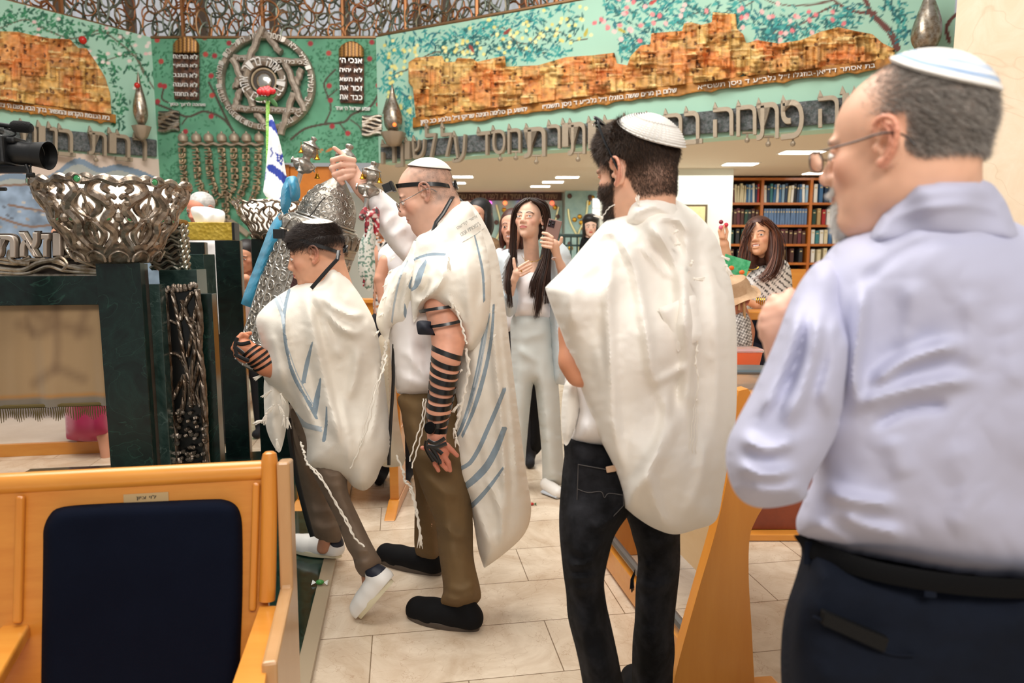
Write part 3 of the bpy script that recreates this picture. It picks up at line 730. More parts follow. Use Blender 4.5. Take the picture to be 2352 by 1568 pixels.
# ---- woven copper lattice above the walls
def lattice(name, wl, z0, z1, label, seed, u0=0, u1=1):
    rg = random.Random(seed); (xa, ya), (xb, yb) = wl; L = math.hypot(xb-xa, yb-ya); d = np.array([(xb-xa)/L, (yb-ya)/L, 0]); n = wnorm(wl); b = MB()
    base = np.array([xa, ya, 0.])
    cols = [lin(c) for c in ('#8a6848', '#a06c44', '#6f6a58', '#7c8274', '#946040', '#5f665a')]
    s = u0*L
    while s < u1*L:
        for z in np.arange(z0+.04, z1, .15):
            c = base+d*(s+rg.uniform(-.06, .06))+np.array([0, 0, z+rg.uniform(-.05, .05)])-n*rg.uniform(.0, .05)
            rx, rz, a = rg.uniform(.06, .13), rg.uniform(.09, .19), rg.uniform(-.7, .7); t = np.linspace(0, 2*PI, 15)[:-1]
            ex, ez = rx*np.cos(t), rz*np.sin(t); X = ex*math.cos(a)-ez*math.sin(a); Z = ex*math.sin(a)+ez*math.cos(a)
            p = c+d*X[:, None]+np.array([0, 0, 1])*Z[:, None]; p[:, 2] = np.maximum(p[:, 2], z0)
            b.tube(p, rg.uniform(.009, .015), 5, col=cols[rg.randrange(6)], closed=True)
        s += .115
    for s in np.arange(u0*L+.4, u1*L, 1.0):
        p = base+d*s-n*.02; b.tube([p+(0, 0, z0), p+(0, 0, z1)], .028, 6, col=cols[1])
    b.tube([base+d*(u0*L)+(0, 0, z0+.01), base+d*(u1*L)+(0, 0, z0+.01)], .018, 6, col=cols[0])
    return tag(b.obj(name, matvc('copper_verdigris', .45, .7, bs=30, bstr=.3), fixn=False), label, 'lattice')
lattice('copper_lattice', WB, 4.11, 5.0, 'woven copper lattice along the top of the green wall with the star', 3)
lattice('copper_lattice', ((-1.66, 8.98), (4.5, 5.83)), 4.13, 5.1, 'woven copper lattice rising behind the top edge of the long mint mural wall', 4)
lattice('copper_lattice', ((-5.95, 7.13), (-4.68, 8.93)), 4.14, 5.1, 'woven copper lattice over the mint wall at the far left', 5)
# ================================================================ reliefs, letters and ornaments on the gallery walls
def hitv(wl, p, off):
    (x0, y0), (x1, y1) = wl; d = np.array([x1-x0, y1-y0]); n = np.array([d[1], -d[0]])/np.hypot(*d)
    if n[1] > 0: n = -n
    yc = (784-p[:, 1])/F; rx = (p[:, 0]-1176)/F; ry = CP+yc*SP; rz = yc*CP-SP; t = (n[0]*x0+n[1]*y0+off)/(n[0]*rx+n[1]*ry)
    return np.stack([rx*t, ry*t, CZ+rz*t], -1)
def wallpatch(mb, wl, outline, hfn, colfn, grid=3.5, mi=0, sharp=True):
    out = np.array([q[:2] for q in outline], float) if sharp else ring(outline)
    V, T, B = triangulate(out, grid); bd = np.unique(B); h = hfn(V) if callable(hfn) else np.full(len(V), float(hfn))
    A = hitv(wl, V, h); W = hitv(wl, V[bd], np.zeros(len(bd))); mp = {b: len(V)+i for i, b in enumerate(bd)}
    side = [[a, b, mp[b], mp[a]] for a, b in B]
    c = colfn(V) if callable(colfn) else np.tile(lin(colfn), (len(V), 1))
    mb.add(np.vstack([A, W]), T.tolist()+side, mi, np.vstack([c, c[bd]*.8]))
def wcorner(wl, x0, x1, t0, b0, t1, b1, off=0.0):
    return lambda u, v: hit(wl, x0+(x1-x0)*u, (b0+(b1-b0)*u)*(1-v)+(t0+(t1-t0)*u)*v, off)
def lin3(a): return np.array(lin(a))
# ---- carved city reliefs
def city(seed, poly, slope, basecol='#cfa560'):
    rg = random.Random(seed); xs = [p[0] for p in poly]; x0, x1 = min(xs), max(xs)
    rects = []
    for _ in range(int((x1-x0)*.55)):
        x = rg.uniform(x0, x1); w = rg.uniform(10, 55); h = rg.uniform(12, 60); y = rg.uniform(40, 290)
        rects.append((x, y, w, h, rg.uniform(-.02, .045), rg.choice(['#c99e58', '#a97a3c', '#c67d42', '#a9733f', '#c28a45', '#cf7c3c', '#ad8a50', '#d0ad68']), rg.random()))
    wins = [(rg.uniform(x0, x1), rg.uniform(30, 290), rg.uniform(2, 5), rg.uniform(4, 10)) for _ in range(int((x1-x0)*.3))]
    def prep(V): return V[:, 0], V[:, 1]-slope*(V[:, 0]-x0)
    def both(V):
        u, v = prep(V); h = np.full(len(V), .05); c = np.tile(lin3(basecol), (len(V), 1))
        for x, y, w, hh, dz, cc, r in rects:
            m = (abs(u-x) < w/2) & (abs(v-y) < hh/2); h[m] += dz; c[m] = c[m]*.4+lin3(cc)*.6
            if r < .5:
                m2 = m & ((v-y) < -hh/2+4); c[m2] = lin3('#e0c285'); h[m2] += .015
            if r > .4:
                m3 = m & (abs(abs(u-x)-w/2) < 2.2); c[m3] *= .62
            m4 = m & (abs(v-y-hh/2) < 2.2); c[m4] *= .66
        n1 = noise2(V, .013, seed, 3)
        mo = np.clip(n1*2.2, 0, .75)[:, None]; c = (c*(1-mo*.7)+lin3('#cc7038')*mo*.7)*1.12
        n2 = noise2(V, .09, seed+3, 2); c *= (1+.5*n2)[:, None]; h += n2*.012
        for x, y, w, hh in wins:
            m = (abs(u-x) < w/2+.8) & (abs(v-y) < hh/2); c[m] = lin3('#6a4428'); h[m] -= .02
        return np.clip(h, .02, .2), np.clip(c, 0, 1)
    return both
def relief(name, wl, outline, slope, seed, label, strips, caps):
    R = thing(name, label, 'relief', hit(wl, *outline[0][:2])); bf = city(seed, outline, slope)
    b = MB(); V0 = {}
    def hf(V): V0['c'] = bf(V); return V0['c'][0]
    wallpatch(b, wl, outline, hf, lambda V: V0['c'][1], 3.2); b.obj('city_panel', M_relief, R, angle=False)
    b = MB(); x0, x1, t0, t1, th = strips
    n = 60; top = [(x0+(x1-x0)*i/n, t0+(t1-t0)*i/n) for i in range(n+1)]; rg = random.Random(seed)
    bot = [(x, y+th+(5 if rg.random() < .14 else rg.uniform(-1.5, 2))) for x, y in reversed(top)]
    def scol(V): c = np.tile(lin3('#b0772f'), (len(V), 1)); return c*(1+.6*noise2(V, .06, 4, 3))[:, None]
    wallpatch(b, wl, top+bot, .05, scol, 4); b.obj('caption_strip', M_relief, R, angle=False)
    nn = wnorm(wl)*.025
    for s, xa, xb, ha in caps:
        b = MB(); f = lambda x: t0+(t1-t0)*(x-x0)/(x1-x0)
        text_fit(b, heb(s), wcorner(wl, xa, xb, f(xa)+th*.3, f(xa)+th*.95, f(xb)+th*.3, f(xb)+th*.95, .05), nn); b.obj('caption_lettering', mat('white_enamel', '#efe9e2', .5), R)
    return R
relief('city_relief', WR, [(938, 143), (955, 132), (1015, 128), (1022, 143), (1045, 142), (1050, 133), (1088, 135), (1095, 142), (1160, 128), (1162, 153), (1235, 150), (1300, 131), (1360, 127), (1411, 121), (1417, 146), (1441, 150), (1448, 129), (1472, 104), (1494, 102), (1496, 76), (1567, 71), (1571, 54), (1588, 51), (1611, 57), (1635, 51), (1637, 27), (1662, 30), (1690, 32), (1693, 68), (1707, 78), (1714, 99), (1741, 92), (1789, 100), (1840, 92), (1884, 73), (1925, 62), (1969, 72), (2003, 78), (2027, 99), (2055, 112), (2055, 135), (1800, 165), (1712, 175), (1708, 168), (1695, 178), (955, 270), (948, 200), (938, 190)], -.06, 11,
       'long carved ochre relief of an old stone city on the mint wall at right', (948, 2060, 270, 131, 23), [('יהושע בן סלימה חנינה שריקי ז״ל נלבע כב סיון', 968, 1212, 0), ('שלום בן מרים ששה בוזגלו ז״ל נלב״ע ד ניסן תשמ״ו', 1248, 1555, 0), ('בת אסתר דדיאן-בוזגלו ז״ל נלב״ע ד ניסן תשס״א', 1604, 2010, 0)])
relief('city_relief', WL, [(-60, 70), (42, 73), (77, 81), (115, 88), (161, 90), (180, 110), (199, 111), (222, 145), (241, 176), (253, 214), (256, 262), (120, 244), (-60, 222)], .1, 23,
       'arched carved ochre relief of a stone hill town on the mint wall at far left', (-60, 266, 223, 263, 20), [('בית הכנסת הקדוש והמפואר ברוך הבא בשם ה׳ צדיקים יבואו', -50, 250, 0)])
# ---- the two bands of tall letters
M_taupe = mat('aged_pewter', '#a39480', .5, .35, bs=40, bstr=.4, bdist=.006)
M_band = mat('dark_stone_band', '#3f4a47', .8, bs=35, bstr=1, bdist=.02, col2='#77787a', cs=30)
def letterband(wl, strip, letters, label):
    R = thing('letter_frieze', label, 'frieze', hit(wl, strip[0], strip[2])); b = MB(); x0, x1, t0, b0, t1, b1 = strip
    wallpatch(b, wl, [(x0, t0), (x1, t1), (x1, b1), (x0, b0)], lambda V: .04+.02*noise2(V, .15, 2, 2), '#55605c', 5); b.obj('stone_band', M_band, R, angle=False)
    for s, xa, xb, t, bt in letters:
        b = MB(); sl = (t1-t0)/(x1-x0)*(xb-xa)
        c = wcorner(wl, xa, xb, t-sl/2, bt-sl/2, t+sl/2, bt+sl/2, .07); text_fit(b, s, c, wnorm(wl)*.05)
        # small spur on the top corner of every letter
        p = c(.12, .93); dx = c(1, .93)-c(0, .93); dx /= np.linalg.norm(dx); b.prism([p-dx*.03+wnorm(wl)*.01, p+dx*.03+wnorm(wl)*.01, p-dx*.01+wnorm(wl)*.01+(0, 0, .08)], wnorm(wl)*.04)
        b.obj('letter', M_taupe, R, bevel=.004)
    for s, xa, xb, t, bt in letters:
        if s in 'סחתפ' and xb < 1850:
            b = MB(); c = hit(wl, (xa+xb)/2, bt+10, .08); b.ball(c, .028, 8); b.tube([c, c+(0, 0, .06)], .01, 6); b.tube([c+(-.05, 0, .07), c+(.05, 0, .07)], .012, 6); b.obj('vowel_mark', M_taupe, R)
    return R
letterband(WR, (874, 2060, 331, 367, 211, 272), [('ה', 880, 912, 331, 376), ('נ', 913, 931, 328, 384), ('ו', 935, 946, 325, 366), ('ש', 951, 981, 322, 364), ('ל', 981, 1006, 291, 366), ('ל', 1017, 1043, 291, 360), ('ע', 1044, 1074, 311, 373), ('ד', 1100, 1130, 303, 357), ('ס', 1133, 1165, 299, 355), ('ח', 1170, 1200, 296, 353), ('ת', 1207, 1257, 293, 362), ('ר', 1261, 1291, 287, 343), ('ו', 1295, 1309, 284, 338), ('ת', 1308, 1348, 282, 356), ('ו', 1354, 1372, 279, 342), ('ה', 1388, 1425, 276, 336), ('מ', 1432, 1478, 272, 332), ('כ', 1484, 1522, 268, 328), ('ח', 1527, 1569, 262, 323), ('ב', 1574, 1615, 256, 332), ('ה', 1640, 1686, 248, 314), ('ח', 1693, 1739, 243, 312), ('ת', 1739, 1790, 237, 321), ('פ', 1795, 1847, 231, 320), ('ה', 1880, 1927, 222, 292), ('י', 1935, 1950, 216, 250), ('פ', 1957, 2010, 212, 292)], 'long dark band of tall pewter Hebrew letters under the big city relief')
letterband(WL, (-60, 360, 277, 330, 321, 360), [('ת', 200, 241, 303, 357), ('ו', 247, 263, 305, 352), ('ב', 263, 301, 310, 370), ('ר', 304, 333, 316, 368), ('ב', 130, 170, 297, 359), ('נ', 108, 128, 292, 354), ('ו', 85, 100, 290, 341), ('ת', 42, 80, 287, 340)], 'shorter dark band of pewter Hebrew letters at the far left above the painted lake')
# ---- big ring with the six-pointed star
M_timber = mat('silvered_driftwood', '#b8aa9a', .5, .3, bs=60, bstr=.6, bdist=.01, stretch=(1, 1, .3), col2='#8d7f72', cs=14)
R = thing('star_wheel', 'big round silver wheel with a six-pointed star and letters on the green wall', 'wall ornament', hit(WB, 617, 193))
c0 = hit(WB, 617, 193); rx = abs(hit(WB, 729, 193)[0]-c0[0]); rz = abs(hit(WB, 617, 80)[2]-c0[2])
def circ(r, off, n=72, ph=0): t = np.linspace(0, 2*PI, n+1)[:-1]+ph; return np.stack([c0[0]+rx*r*np.cos(t), np.full(n, c0[1]-off), c0[2]+rz*r*np.sin(t)], -1)
b = MB(); b.tube(circ(.93, .06), .07, 8, closed=True, flat=.6); b.obj('outer_ring', M_timber, R)
def ringtext(mb, s, r0, r1, a0, a1, off, closedn=0):
    t = heb(s) if not closedn else s; n = len(t)
    for i, ch in enumerate(t):
        if ch == ' ': continue
        am = a0+(a1-a0)*(i+.5)/n; da = (a1-a0)/n*.42
        def cf(u, v, am=am, da=da): a = am+da*(2*u-1); r = r0+(r1-r0)*v; return np.array([c0[0]+rx*r*math.cos(a), c0[1]-off, c0[2]+rz*r*math.sin(a)])
        text_fit(mb, ch, cf, (0, -.02, 0))
b = MB(); txt = 'אשת חיל מי ימצא ורחק מפנינים מכרה בטח בה לב בעלה ושלל לא יחסר '
ringtext(b, txt, .875, .985, 2.5*PI, .5*PI, .125); b.obj('ring_lettering', mat('pale_pewter', '#cfc6ba', .35, .6), R)
for k, (A, B2, o) in enumerate([((603, 62), (561, 165), .13), ((557, 163), (541, 204), .08), ((603, 68), (645, 122), .08), ((538, 133), (701, 144), .1), ((656, 146), (700, 256), .12), ((535, 135), (583, 245), .12), ((537, 249), (700, 256), .1), ((674, 215), (645, 310), .12), ((692, 160), (676, 210), .08), ((590, 262), (612, 288), .08), ((541, 248), (552, 206), .07)]):
    b = MB(); p = np.linspace(hit(WB, *A, o), hit(WB, *B2, o), 12); p += np.array([[.008*math.sin(i*1.7+k), 0, .006*math.sin(i*2.3+k)] for i in range(12)]); b.tube(p, .056, 8, flat=.8); b.obj('star_beam', M_timber, R)
b = MB()
for A, B2 in (((545, 135), (695, 145)), ((545, 250), (692, 256))):
    text_fit(b, heb('כי ביתי בית תפילה יקרא'), wcorner(WB, A[0], B2[0], A[1]-6, A[1]+6, B2[1]-6, B2[1]+6, .15), (0, -.02, 0))
b.obj('beam_lettering', MATS['pale_pewter'], R)
b = MB(); b.tube(circ(.37, .12), .09, 8, closed=True, flat=.5); b.obj('inner_ring', M_timber, R)
b = MB(); ringtext(b, 'ברוך אתה בבאך ברוך אתה ', .29, .46, 2.5*PI, .5*PI, .205); b.obj('inner_lettering', mat('white_letters', '#e6e2dc', .4), R)
b = MB(); t = circ(.245, .1, 40); b.prism(t[::-1], (0, -.05, 0)); b.obj('centre_disc', mat('dark_bronze', '#4d4640', .4, .6), R)
b = MB(); t = circ(.245, .16, 40); b.tube(t, .014, 6, closed=True); b.obj('disc_rim', mat('tan_metal', '#b09c80', .4, .5), R)
b = MB(); b.ball((c0[0], c0[1]-.15, c0[2]), (.1, .04, .1), 20); b.obj('centre_boss', M_silverb, R)
# ---- tablets
def tablet(x0, x1, ytop, ydome, ybot, lines, sub, label):
    R = thing('commandment_tablet', label, 'tablet', hit(WB, x0, ybot)); b = MB(); xc = (x0+x1)/2
    wallpatch(b, WB, [(x0, ydome), (x1, ydome+3), (x1, ybot+2), (x0+3, ybot)], lambda V: .05+.03*noise2(V, .1, 5, 2), lambda V: np.clip(lin3('#5a3a28')*(1+1.6*noise2(V, .12, 8, 3))[:, None], 0, 1), 4); b.obj('slab', M_relief, R, angle=False)
    dome = [(x0, ydome), (x0, ydome-(ydome-ytop)*.5), (x0+6, ytop+9), (xc-10, ytop+1), (xc, ytop-1), (xc+10, ytop+1), (x1-6, ytop+9), (x1, ydome-(ydome-ytop)*.5), (x1, ydome)]
    b = MB(); wallpatch(b, WB, dome, lambda V: .06+.08*np.sqrt(np.clip(1-((V[:, 0]-xc)/((x1-x0)/2))**2, 0, 1))*(.8+.2*np.abs(np.sin((V[:, 0]-xc)*.35))), lambda V: np.where((np.abs(np.sin((V[:, 0]-xc)*.35)) > .5)[:, None], lin3('#a8793c'), lin3('#5c3c22')), 3.5); b.obj('dome', matvc('gilt_relief', .4, .4), R, angle=False)
    n = len(lines)
    for i, s in enumerate(lines):
        b = MB(); y = ydome+2+(ybot-ydome)*(i+.05)/n; text_fit(b, heb(s), wcorner(WB, x0+3, x1-3, y, y+11, y+2, y+13, .09), (0, -.03, 0), bold=.02); b.obj('lettering', mat('silver_letters', '#e9e6e2', .3, .3), R)
    b = MB(); text_fit(b, heb(sub), wcorner(WB, x0-7, x1+15, ybot+7, ybot+17, ybot+9, ybot+19, .02), (0, -.03, 0), bold=.02); b.obj('lower_lettering', MATS['silver_letters'], R)
tablet(397, 458, 84, 121, 228, ['לא תרצח', 'לא תנאף', 'לא תגנב', 'לא תענה', 'לא תחמד'], 'ואהבת לרעך כמוך', 'domed brown tablet of silver letters left of the star wheel')
tablet(778, 836, 95, 131, 236, ['אנכי ה׳', 'לא יהיה', 'לא תשא', 'זכור את', 'כבד את'], 'שמע ישראל ה׳ אחד', 'domed brown tablet of silver letters right of the star wheel')
# ---- little wavy silver plates
for (x0, x1, y0, y1, lb) in ((364, 412, 255, 302, 'square wavy silver plate on the green wall near its left edge'), (832, 877, 265, 311, 'square wavy silver plate on the green wall near its right edge')):
    R = thing('wave_plate', lb, 'wall ornament', hit(WB, x0, y1)); b = MB(); wallpatch(b, WB, [(x0, y0), (x1, y0), (x1, y1), (x0, y1)], .02, '#5a544e', 8); b.obj('backing', mat('dark_pewter', '#55504a', .5, .5), R)
    b = MB()
    for i in range(6):
        y = y0+4+(y1-y0-8)*i/5; xs = np.linspace(x0, x1, 20); pts = [hit(WB, x, y+3*math.sin((x-x0)*.13+i*1.3), .04) for x in xs]; b.tube(pts, .017+.006*(i % 2), 6)
    b.obj('waves', M_silver, R)
# ---- silver flames on dishes
def flame(wl, x, ytip, ybase, wpx, label, lamp=True, dishy=None):
    R = thing('flame_sconce', label, 'sconce', hit(wl, x, ybase)); base = hit(wl, x, ybase, .22); tip = hit(wl, x, ytip, .22); H = tip[2]-base[2]; r = abs(hit(wl, x+wpx/2, ybase)[0]-hit(wl, x, ybase)[0])
    pr = [(.25, 0), (.62, .06), (.93, .17), (1, .28), (.93, .4), (.72, .54), (.48, .66), (.3, .78), (.17, .9), (.02, 1)]
    b = MB(); b.lathe([(a*r, h*H) for a, h in cr(pr, 3)], base, 36, mod=lambda rr, zz, a: (rr*(1+.09*np.abs(np.sin(2.5*a[None, :]+zz*4/H*1.3))), zz)); b.obj('flame', M_silver, R)
    b = MB(); d = r*1.35; b.lathe([(d*.25, -.16), (d*.6, -.13), (d*.95, -.04), (d*1.05, 0), (d*.9, 0), (d*.5, -.05)], base, 28, mod=lambda rr, zz, a: (rr*(1+.05*np.sin(7*a[None, :])), zz)); b.obj('dish', M_taupe, R)
    return R
flame(WL, 325, 165, 290, 48, 'silver flame bud on a dish at the right end of the left mint wall')
flame(WR, 903, 192, 305, 36, 'slim silver flame bud on a dish at the left end of the long mint wall')
flame(WR, 2125, -50, 125, 74, 'tall silver flame above the head of the man in the lavender shirt')
# small jewel and rosebud lights
tag(MB().ball(hit(WL, 190, 92, .1), .045, 10).obj('red_lamp_bud', mat('red_glass', '#c52a20', .2), None), 'small red glass bud on the mint wall above the arched relief', 'lamp')
tag(MB().ball(hit(WL, 315, 196, .3), .035, 10).obj('red_lamp_bud', MATS['red_glass'], None), 'small red glass bud on the silver flame at the left wall', 'lamp')
tag(MB().ball(hit(WR, 906, 286, .5), .022, 10).obj('ember_lamp', mat('ember', '#ff6a28', .4, emit=2), None), 'tiny orange light on the slim silver flame beside the green wall', 'lamp')
# ---- menorah of letters
R = thing('letter_menorah', 'seven-armed menorah made of small gilt letters on the green wall', 'menorah', hit(WB, 517, 540))
M_lg = mat('gilt_letters', '#d0b894', .35, .6, col2='#7d6a55', cs=9)
heb_l = 'למנצחבנגינותמזמורשיראלהיםיחננויברכנויארפניואתנוסלה'
paths = [[(420, 338), (424, 400), (430, 440), (450, 470), (480, 495)], [(451, 338), (455, 390), (461, 425), (480, 452), (500, 470)], [(479, 338), (483, 385), (488, 418), (498, 440), (508, 455)], [(510, 338), (515, 400), (519, 460), (523, 520)], [(538, 338), (540, 385), (541, 418), (533, 440), (524, 455)], [(566, 338), (567, 390), (563, 430), (548, 455), (533, 470)], [(595, 338), (593, 400), (588, 445), (570, 475), (548, 495)]]
for pth in paths:
    b = MB(); L = resamp(cr(pth, 6), 13.5, False)
    for i in range(len(L)-1):
        m = (L[i]+L[i+1])/2; a = math.atan2(L[i+1][1]-L[i][1], L[i+1][0]-L[i][0])-PI/2; ca, sa = math.cos(a), math.sin(a)
        def cf(u, v, m=m, ca=ca, sa=sa): dx = (u-.5)*17; dy = (.5-v)*11; return hit(WB, m[0]+dx*ca-dy*sa, m[1]+dx*sa+dy*ca, .05)
        text_fit(b, random.choice('במרפסחקהצש'), cf, (0, -.04, 0), bold=.04)
    b.tube([hit(WB, x, y, .02) for x, y in L], .016, 6); b.obj('arm', M_lg, R)
b = MB(); pts = [hit(WB, x, 331+2*math.sin((x-410)*.22), .06) for x in np.linspace(410, 606, 60)]; b.tube(pts, .02, 6); b.obj('crossbar', M_taupe, R)
for x in (420, 451, 479, 509, 538, 566, 595):
    b = MB(); c = hit(WB, x, 315, .08); b.lathe([(.02, -.07), (.055, -.05), (.062, 0), (.045, .035), (.015, .05), (.012, .07), (.0, .075)], c, 14); b.obj('lamp_cup', M_taupe, R)
b = MB()
for pth in ([(523, 505), (500, 520), (470, 540)], [(523, 505), (545, 520), (570, 540)]): b.tube([hit(WB, x, y, .05) for x, y in cr(pth, 5)], .04, 6)
b.obj('foot', M_taupe, R)
# ================================================================ hall behind
b = MB(); 
p0 = P(757, 378, 9.1); p1 = P(664, 378, 9.1); R = thing('orange_door', 'tall orange wooden door under the right half of the green wall', 'door', (p1[0], 9.1, 0))
b.box(((p0[0]+p1[0])/2, 9.14, 1.28), (p0[0]-p1[0], .05, 2.56)); b.obj('leaf', mat('orange_wood', '#d9822a', .4, col2='#c87524', cs=5), R, smooth=False, bevel=.01)
b = MB(); b.box((p0[0]+.03, 9.14, 1.29), (.06, .1, 2.58)); b.box((p1[0]-.03, 9.14, 1.29), (.06, .1, 2.58)); b.obj('frame', M_woodd, R, smooth=False)
# ceiling lamps
cl = [(1063, 406, 44), (1045, 420, 46), (1030, 430, 40), (1303, 407, 50), (1270, 418, 46), (1241, 428, 42), (1700, 377, 70), (1842, 350, 88), (1880, 398, 60), (1990, 372, 70)]
lb = ['topmost of the three slot lights over the bald man', 'middle of the three slot lights over the bald man', 'lowest of the three slot lights behind the bald man', 'nearest of the three slot lights over the women', 'middle slot light over the women', 'farthest slot light over the women', 'single ceiling light above the framed certificate', 'large ceiling light beside the glasses of the lavender man', 'ceiling light just above the bookcase', 'ceiling light behind the head of the lavender man']
for (x, y, wp), l in zip(cl, lb):
    c = G(x, y, 2.585); w = wp*mpp(c[1]); R = thing('ceiling_light', 'white '+l, 'ceiling light', c, 'recessed hall ceiling lights'); b = MB(); b.box(c, (w, .22, .012)); b.obj('diffuser', M_glow, R, smooth=False)
    b = MB(); b.box(c+(0, 0, .004), (w+.05, .27, .008)); b.obj('frame', M_white, R, smooth=False)
# carved sign + mosaic on the far wall
Yf = 13.2
def fbox(x0, x1, y0, y1, Y, d): a = P(x0, y1, Y); c = P(x1, y0, Y); return ((a[0]+c[0])/2, Y-d/2, (a[2]+c[2])/2), (abs(c[0]-a[0]), d, abs(c[2]-a[2]))
R = thing('carved_sign', 'long brown carved sign with Hebrew letters high on the far wall', 'sign', P(1045, 460, Yf)); b = MB(); b.box(*fbox(1030, 1290, 437, 461, Yf, .06)); b.obj('board', mat('brown_board', '#4a3028', .6), R, smooth=False)
b = MB(); wf = ((-3, Yf-.07), (6, Yf-.07)); text_fit(b, heb('שיויתי ה׳ לנגדי תמיד דע לפני מי אתה עומד'), wcorner(wf, 1045, 1280, 443, 457, 443, 457), (0, -.02, 0)); b.obj('lettering', mat('dull_gold', '#a08a70', .5, .3), R)
R = thing('tree_mosaic', 'pale blue panel with gilt tree and discs on the far wall', 'mosaic', P(1290, 560, Yf)); b = MB(); b.box(*fbox(1130, 1291, 461, 610, Yf, .05)); b.box(*fbox(1296, 1371, 437, 610, Yf-.3, .05)); b.obj('panel', mat('pale_blue_mosaic', '#a9c9c4', .5, col2='#8fb4b4', cs=6), R, smooth=False)
b = MB(); b2 = MB(); rg = random.Random(5)
for _ in range(46):
    x, y = (rg.uniform(1130, 1288), rg.uniform(472, 600)) if rg.random() < .6 else (rg.uniform(1300, 1366), rg.uniform(450, 600))
    (b if rg.random() < .6 else b2).ball(P(x, y, Yf-(.09 if x < 1292 else .37)), (.045, .015, .045), 10)
b.obj('gilt_disc', M_gold, R); b2.obj('brown_disc', mat('brown_enamel', '#5c4038', .5), R)
b = MB()
for l in ([(1135, 560), (1150, 520), (1140, 470)], [(1150, 530), (1165, 560), (1170, 600)], [(1280, 600), (1275, 520), (1283, 475)], [(1330, 600), (1328, 540), (1345, 500), (1350, 460)], [(1328, 545), (1310, 510), (1305, 480)]): b.tube([P(x, y, Yf-(.08 if x < 1292 else .37)) for x, y in cr(l, 5)], .02, 6)
b.obj('branches', mat('cream_metal', '#e6dca8', .3, .5), R)
for i, x in enumerate((1090, 1125, 1160, 1195, 1235, 1268)):
    cc = ['#ff3d5a', '#ff5ad2', '#ff6a3c', '#b05ad8', '#d86ad8', '#ff5a3c'][i]
    tag(MB().ball(P(x, 466, Yf-.1), .04, 8).obj('coloured_lamp', mat('lamp_'+'abcdef'[i], cc, .4, emit=2.5), None), ['red', 'pink', 'orange', 'violet', 'mauve', 'vermilion'][i]+' lamp under the carved sign on the far wall', 'lamp', 'coloured lamps under the far sign')
# bright window on the far side
R = thing('hall_window', 'small bright window with a crossbar behind the young man', 'window', P(1372, 500, Yf-.4)); b = MB(); b.box(*fbox(1361, 1381, 456, 499, Yf-.4, .03)); b.obj('pane', mat('daylight_pane', '#f6fafc', .5, emit=1.2), R, smooth=False)
b = MB(); b.box(*fbox(1361, 1381, 477, 479, Yf-.44, .02)); b.box(*fbox(1359, 1361, 455, 500, Yf-.44, .02)); b.box(*fbox(1381, 1383, 455, 500, Yf-.44, .02)); b.obj('frame', M_white, R, smooth=False)
# railing
R = thing('iron_railing', 'dark green iron railing in front of the far mosaic', 'railing', G(1300, 700)); b = MB()
a, c = P(1282, 541, 8.6), P(1400, 541, 8.6)
b.tube([a, c], .022, 6); b.tube([a-(0, 0, .12), c-(0, 0, .12)], .012, 6); b.obj('handrail', mat('dark_green_iron', '#1f3d3a', .4), R)
for i in range(9):
    b = MB(); p = a+(c-a)*(i/8.); b.tube([p, (p[0], p[1], .02)], .011, 6); b.obj('baluster', MATS['dark_green_iron'], R)
# framed certificate
R = thing('framed_certificate', 'gold certificate in a dark frame on the pale wall behind the young man', 'picture', P(1580, 510, 9.58)); b = MB(); b.box(*fbox(1530, 1624, 470, 520, 9.585, .03)); b.obj('frame', mat('dark_frame', '#5b4c30', .4), R, smooth=False)
b = MB(); b.box(*fbox(1534, 1620, 474, 516, 9.55, .006)); b.obj('sheet', mat('parchment', '#e3d7a6', .6, col2='#d8c98f', cs=12), R, smooth=False)
# ---- bookcase
YB = 10.4; R = thing('bookcase', 'tall open wooden bookcase full of books on the right', 'bookcase', G(1680, 700)*0+np.array([P(1670, 500, YB)[0], YB, 0]))
X0 = P(1672, 500, YB)[0]; X1 = P(1749, 500, YB)[0]; X2 = P(1861, 500, YB)[0]; X3 = P(1972, 500, YB)[0]; X4 = P(2084, 500, YB)[0]
zt = 2.56; zs = [P(1700, y, YB)[2] for y in (409, 466, 517, 561, 604)]; D = .32
for x in (X0, X1, X2, X3, X4): b = MB(); b.box((x, YB+D/2, zt/2), (.04, D, zt)); b.obj('upright', M_woodd, R, smooth=False)
for z in zs: b = MB(); b.box(((X0+X4)/2, YB+D/2+.004, z-.01), (X4-X0, D-.01, .035)); b.obj('shelf', M_woodd, R, smooth=False)
b = MB(); b.box(((X0+X4)/2, YB+D+.01, zt/2), (X4-X0, .02, zt)); b.obj('back_panel', mat('dark_back', '#3a2418', .7), R, smooth=False)
for xa, xb in ((X0, X1), (X1, X2), (X2, X3), (X3, X4)):
    b = MB(); b.box(((xa+xb)/2, YB+.0, zs[4]/2-.03), (xb-xa-.05, .03, zs[4]-.12)); dd = b.obj('cupboard_door', M_wood, R, smooth=False, bevel=.005)
    b = MB(); b.ball(((xa+xb)/2+.1, YB-.03, .8), .015, 8); b.obj('knob', M_gold, dd)
pal = {'cream': '#d8cfae', 'white': '#dfe0da', 'blue': '#3f6f9e', 'pale blue': '#8fb1c9', 'navy': '#26405e', 'dark brown': '#4a2a24', 'maroon': '#5a2630', 'black': '#23242a', 'dark green': '#23433a', 'grey blue': '#5f7ea6', 'teal': '#3c7f86', 'red': '#a82a2a', 'tan': '#b59a6c'}
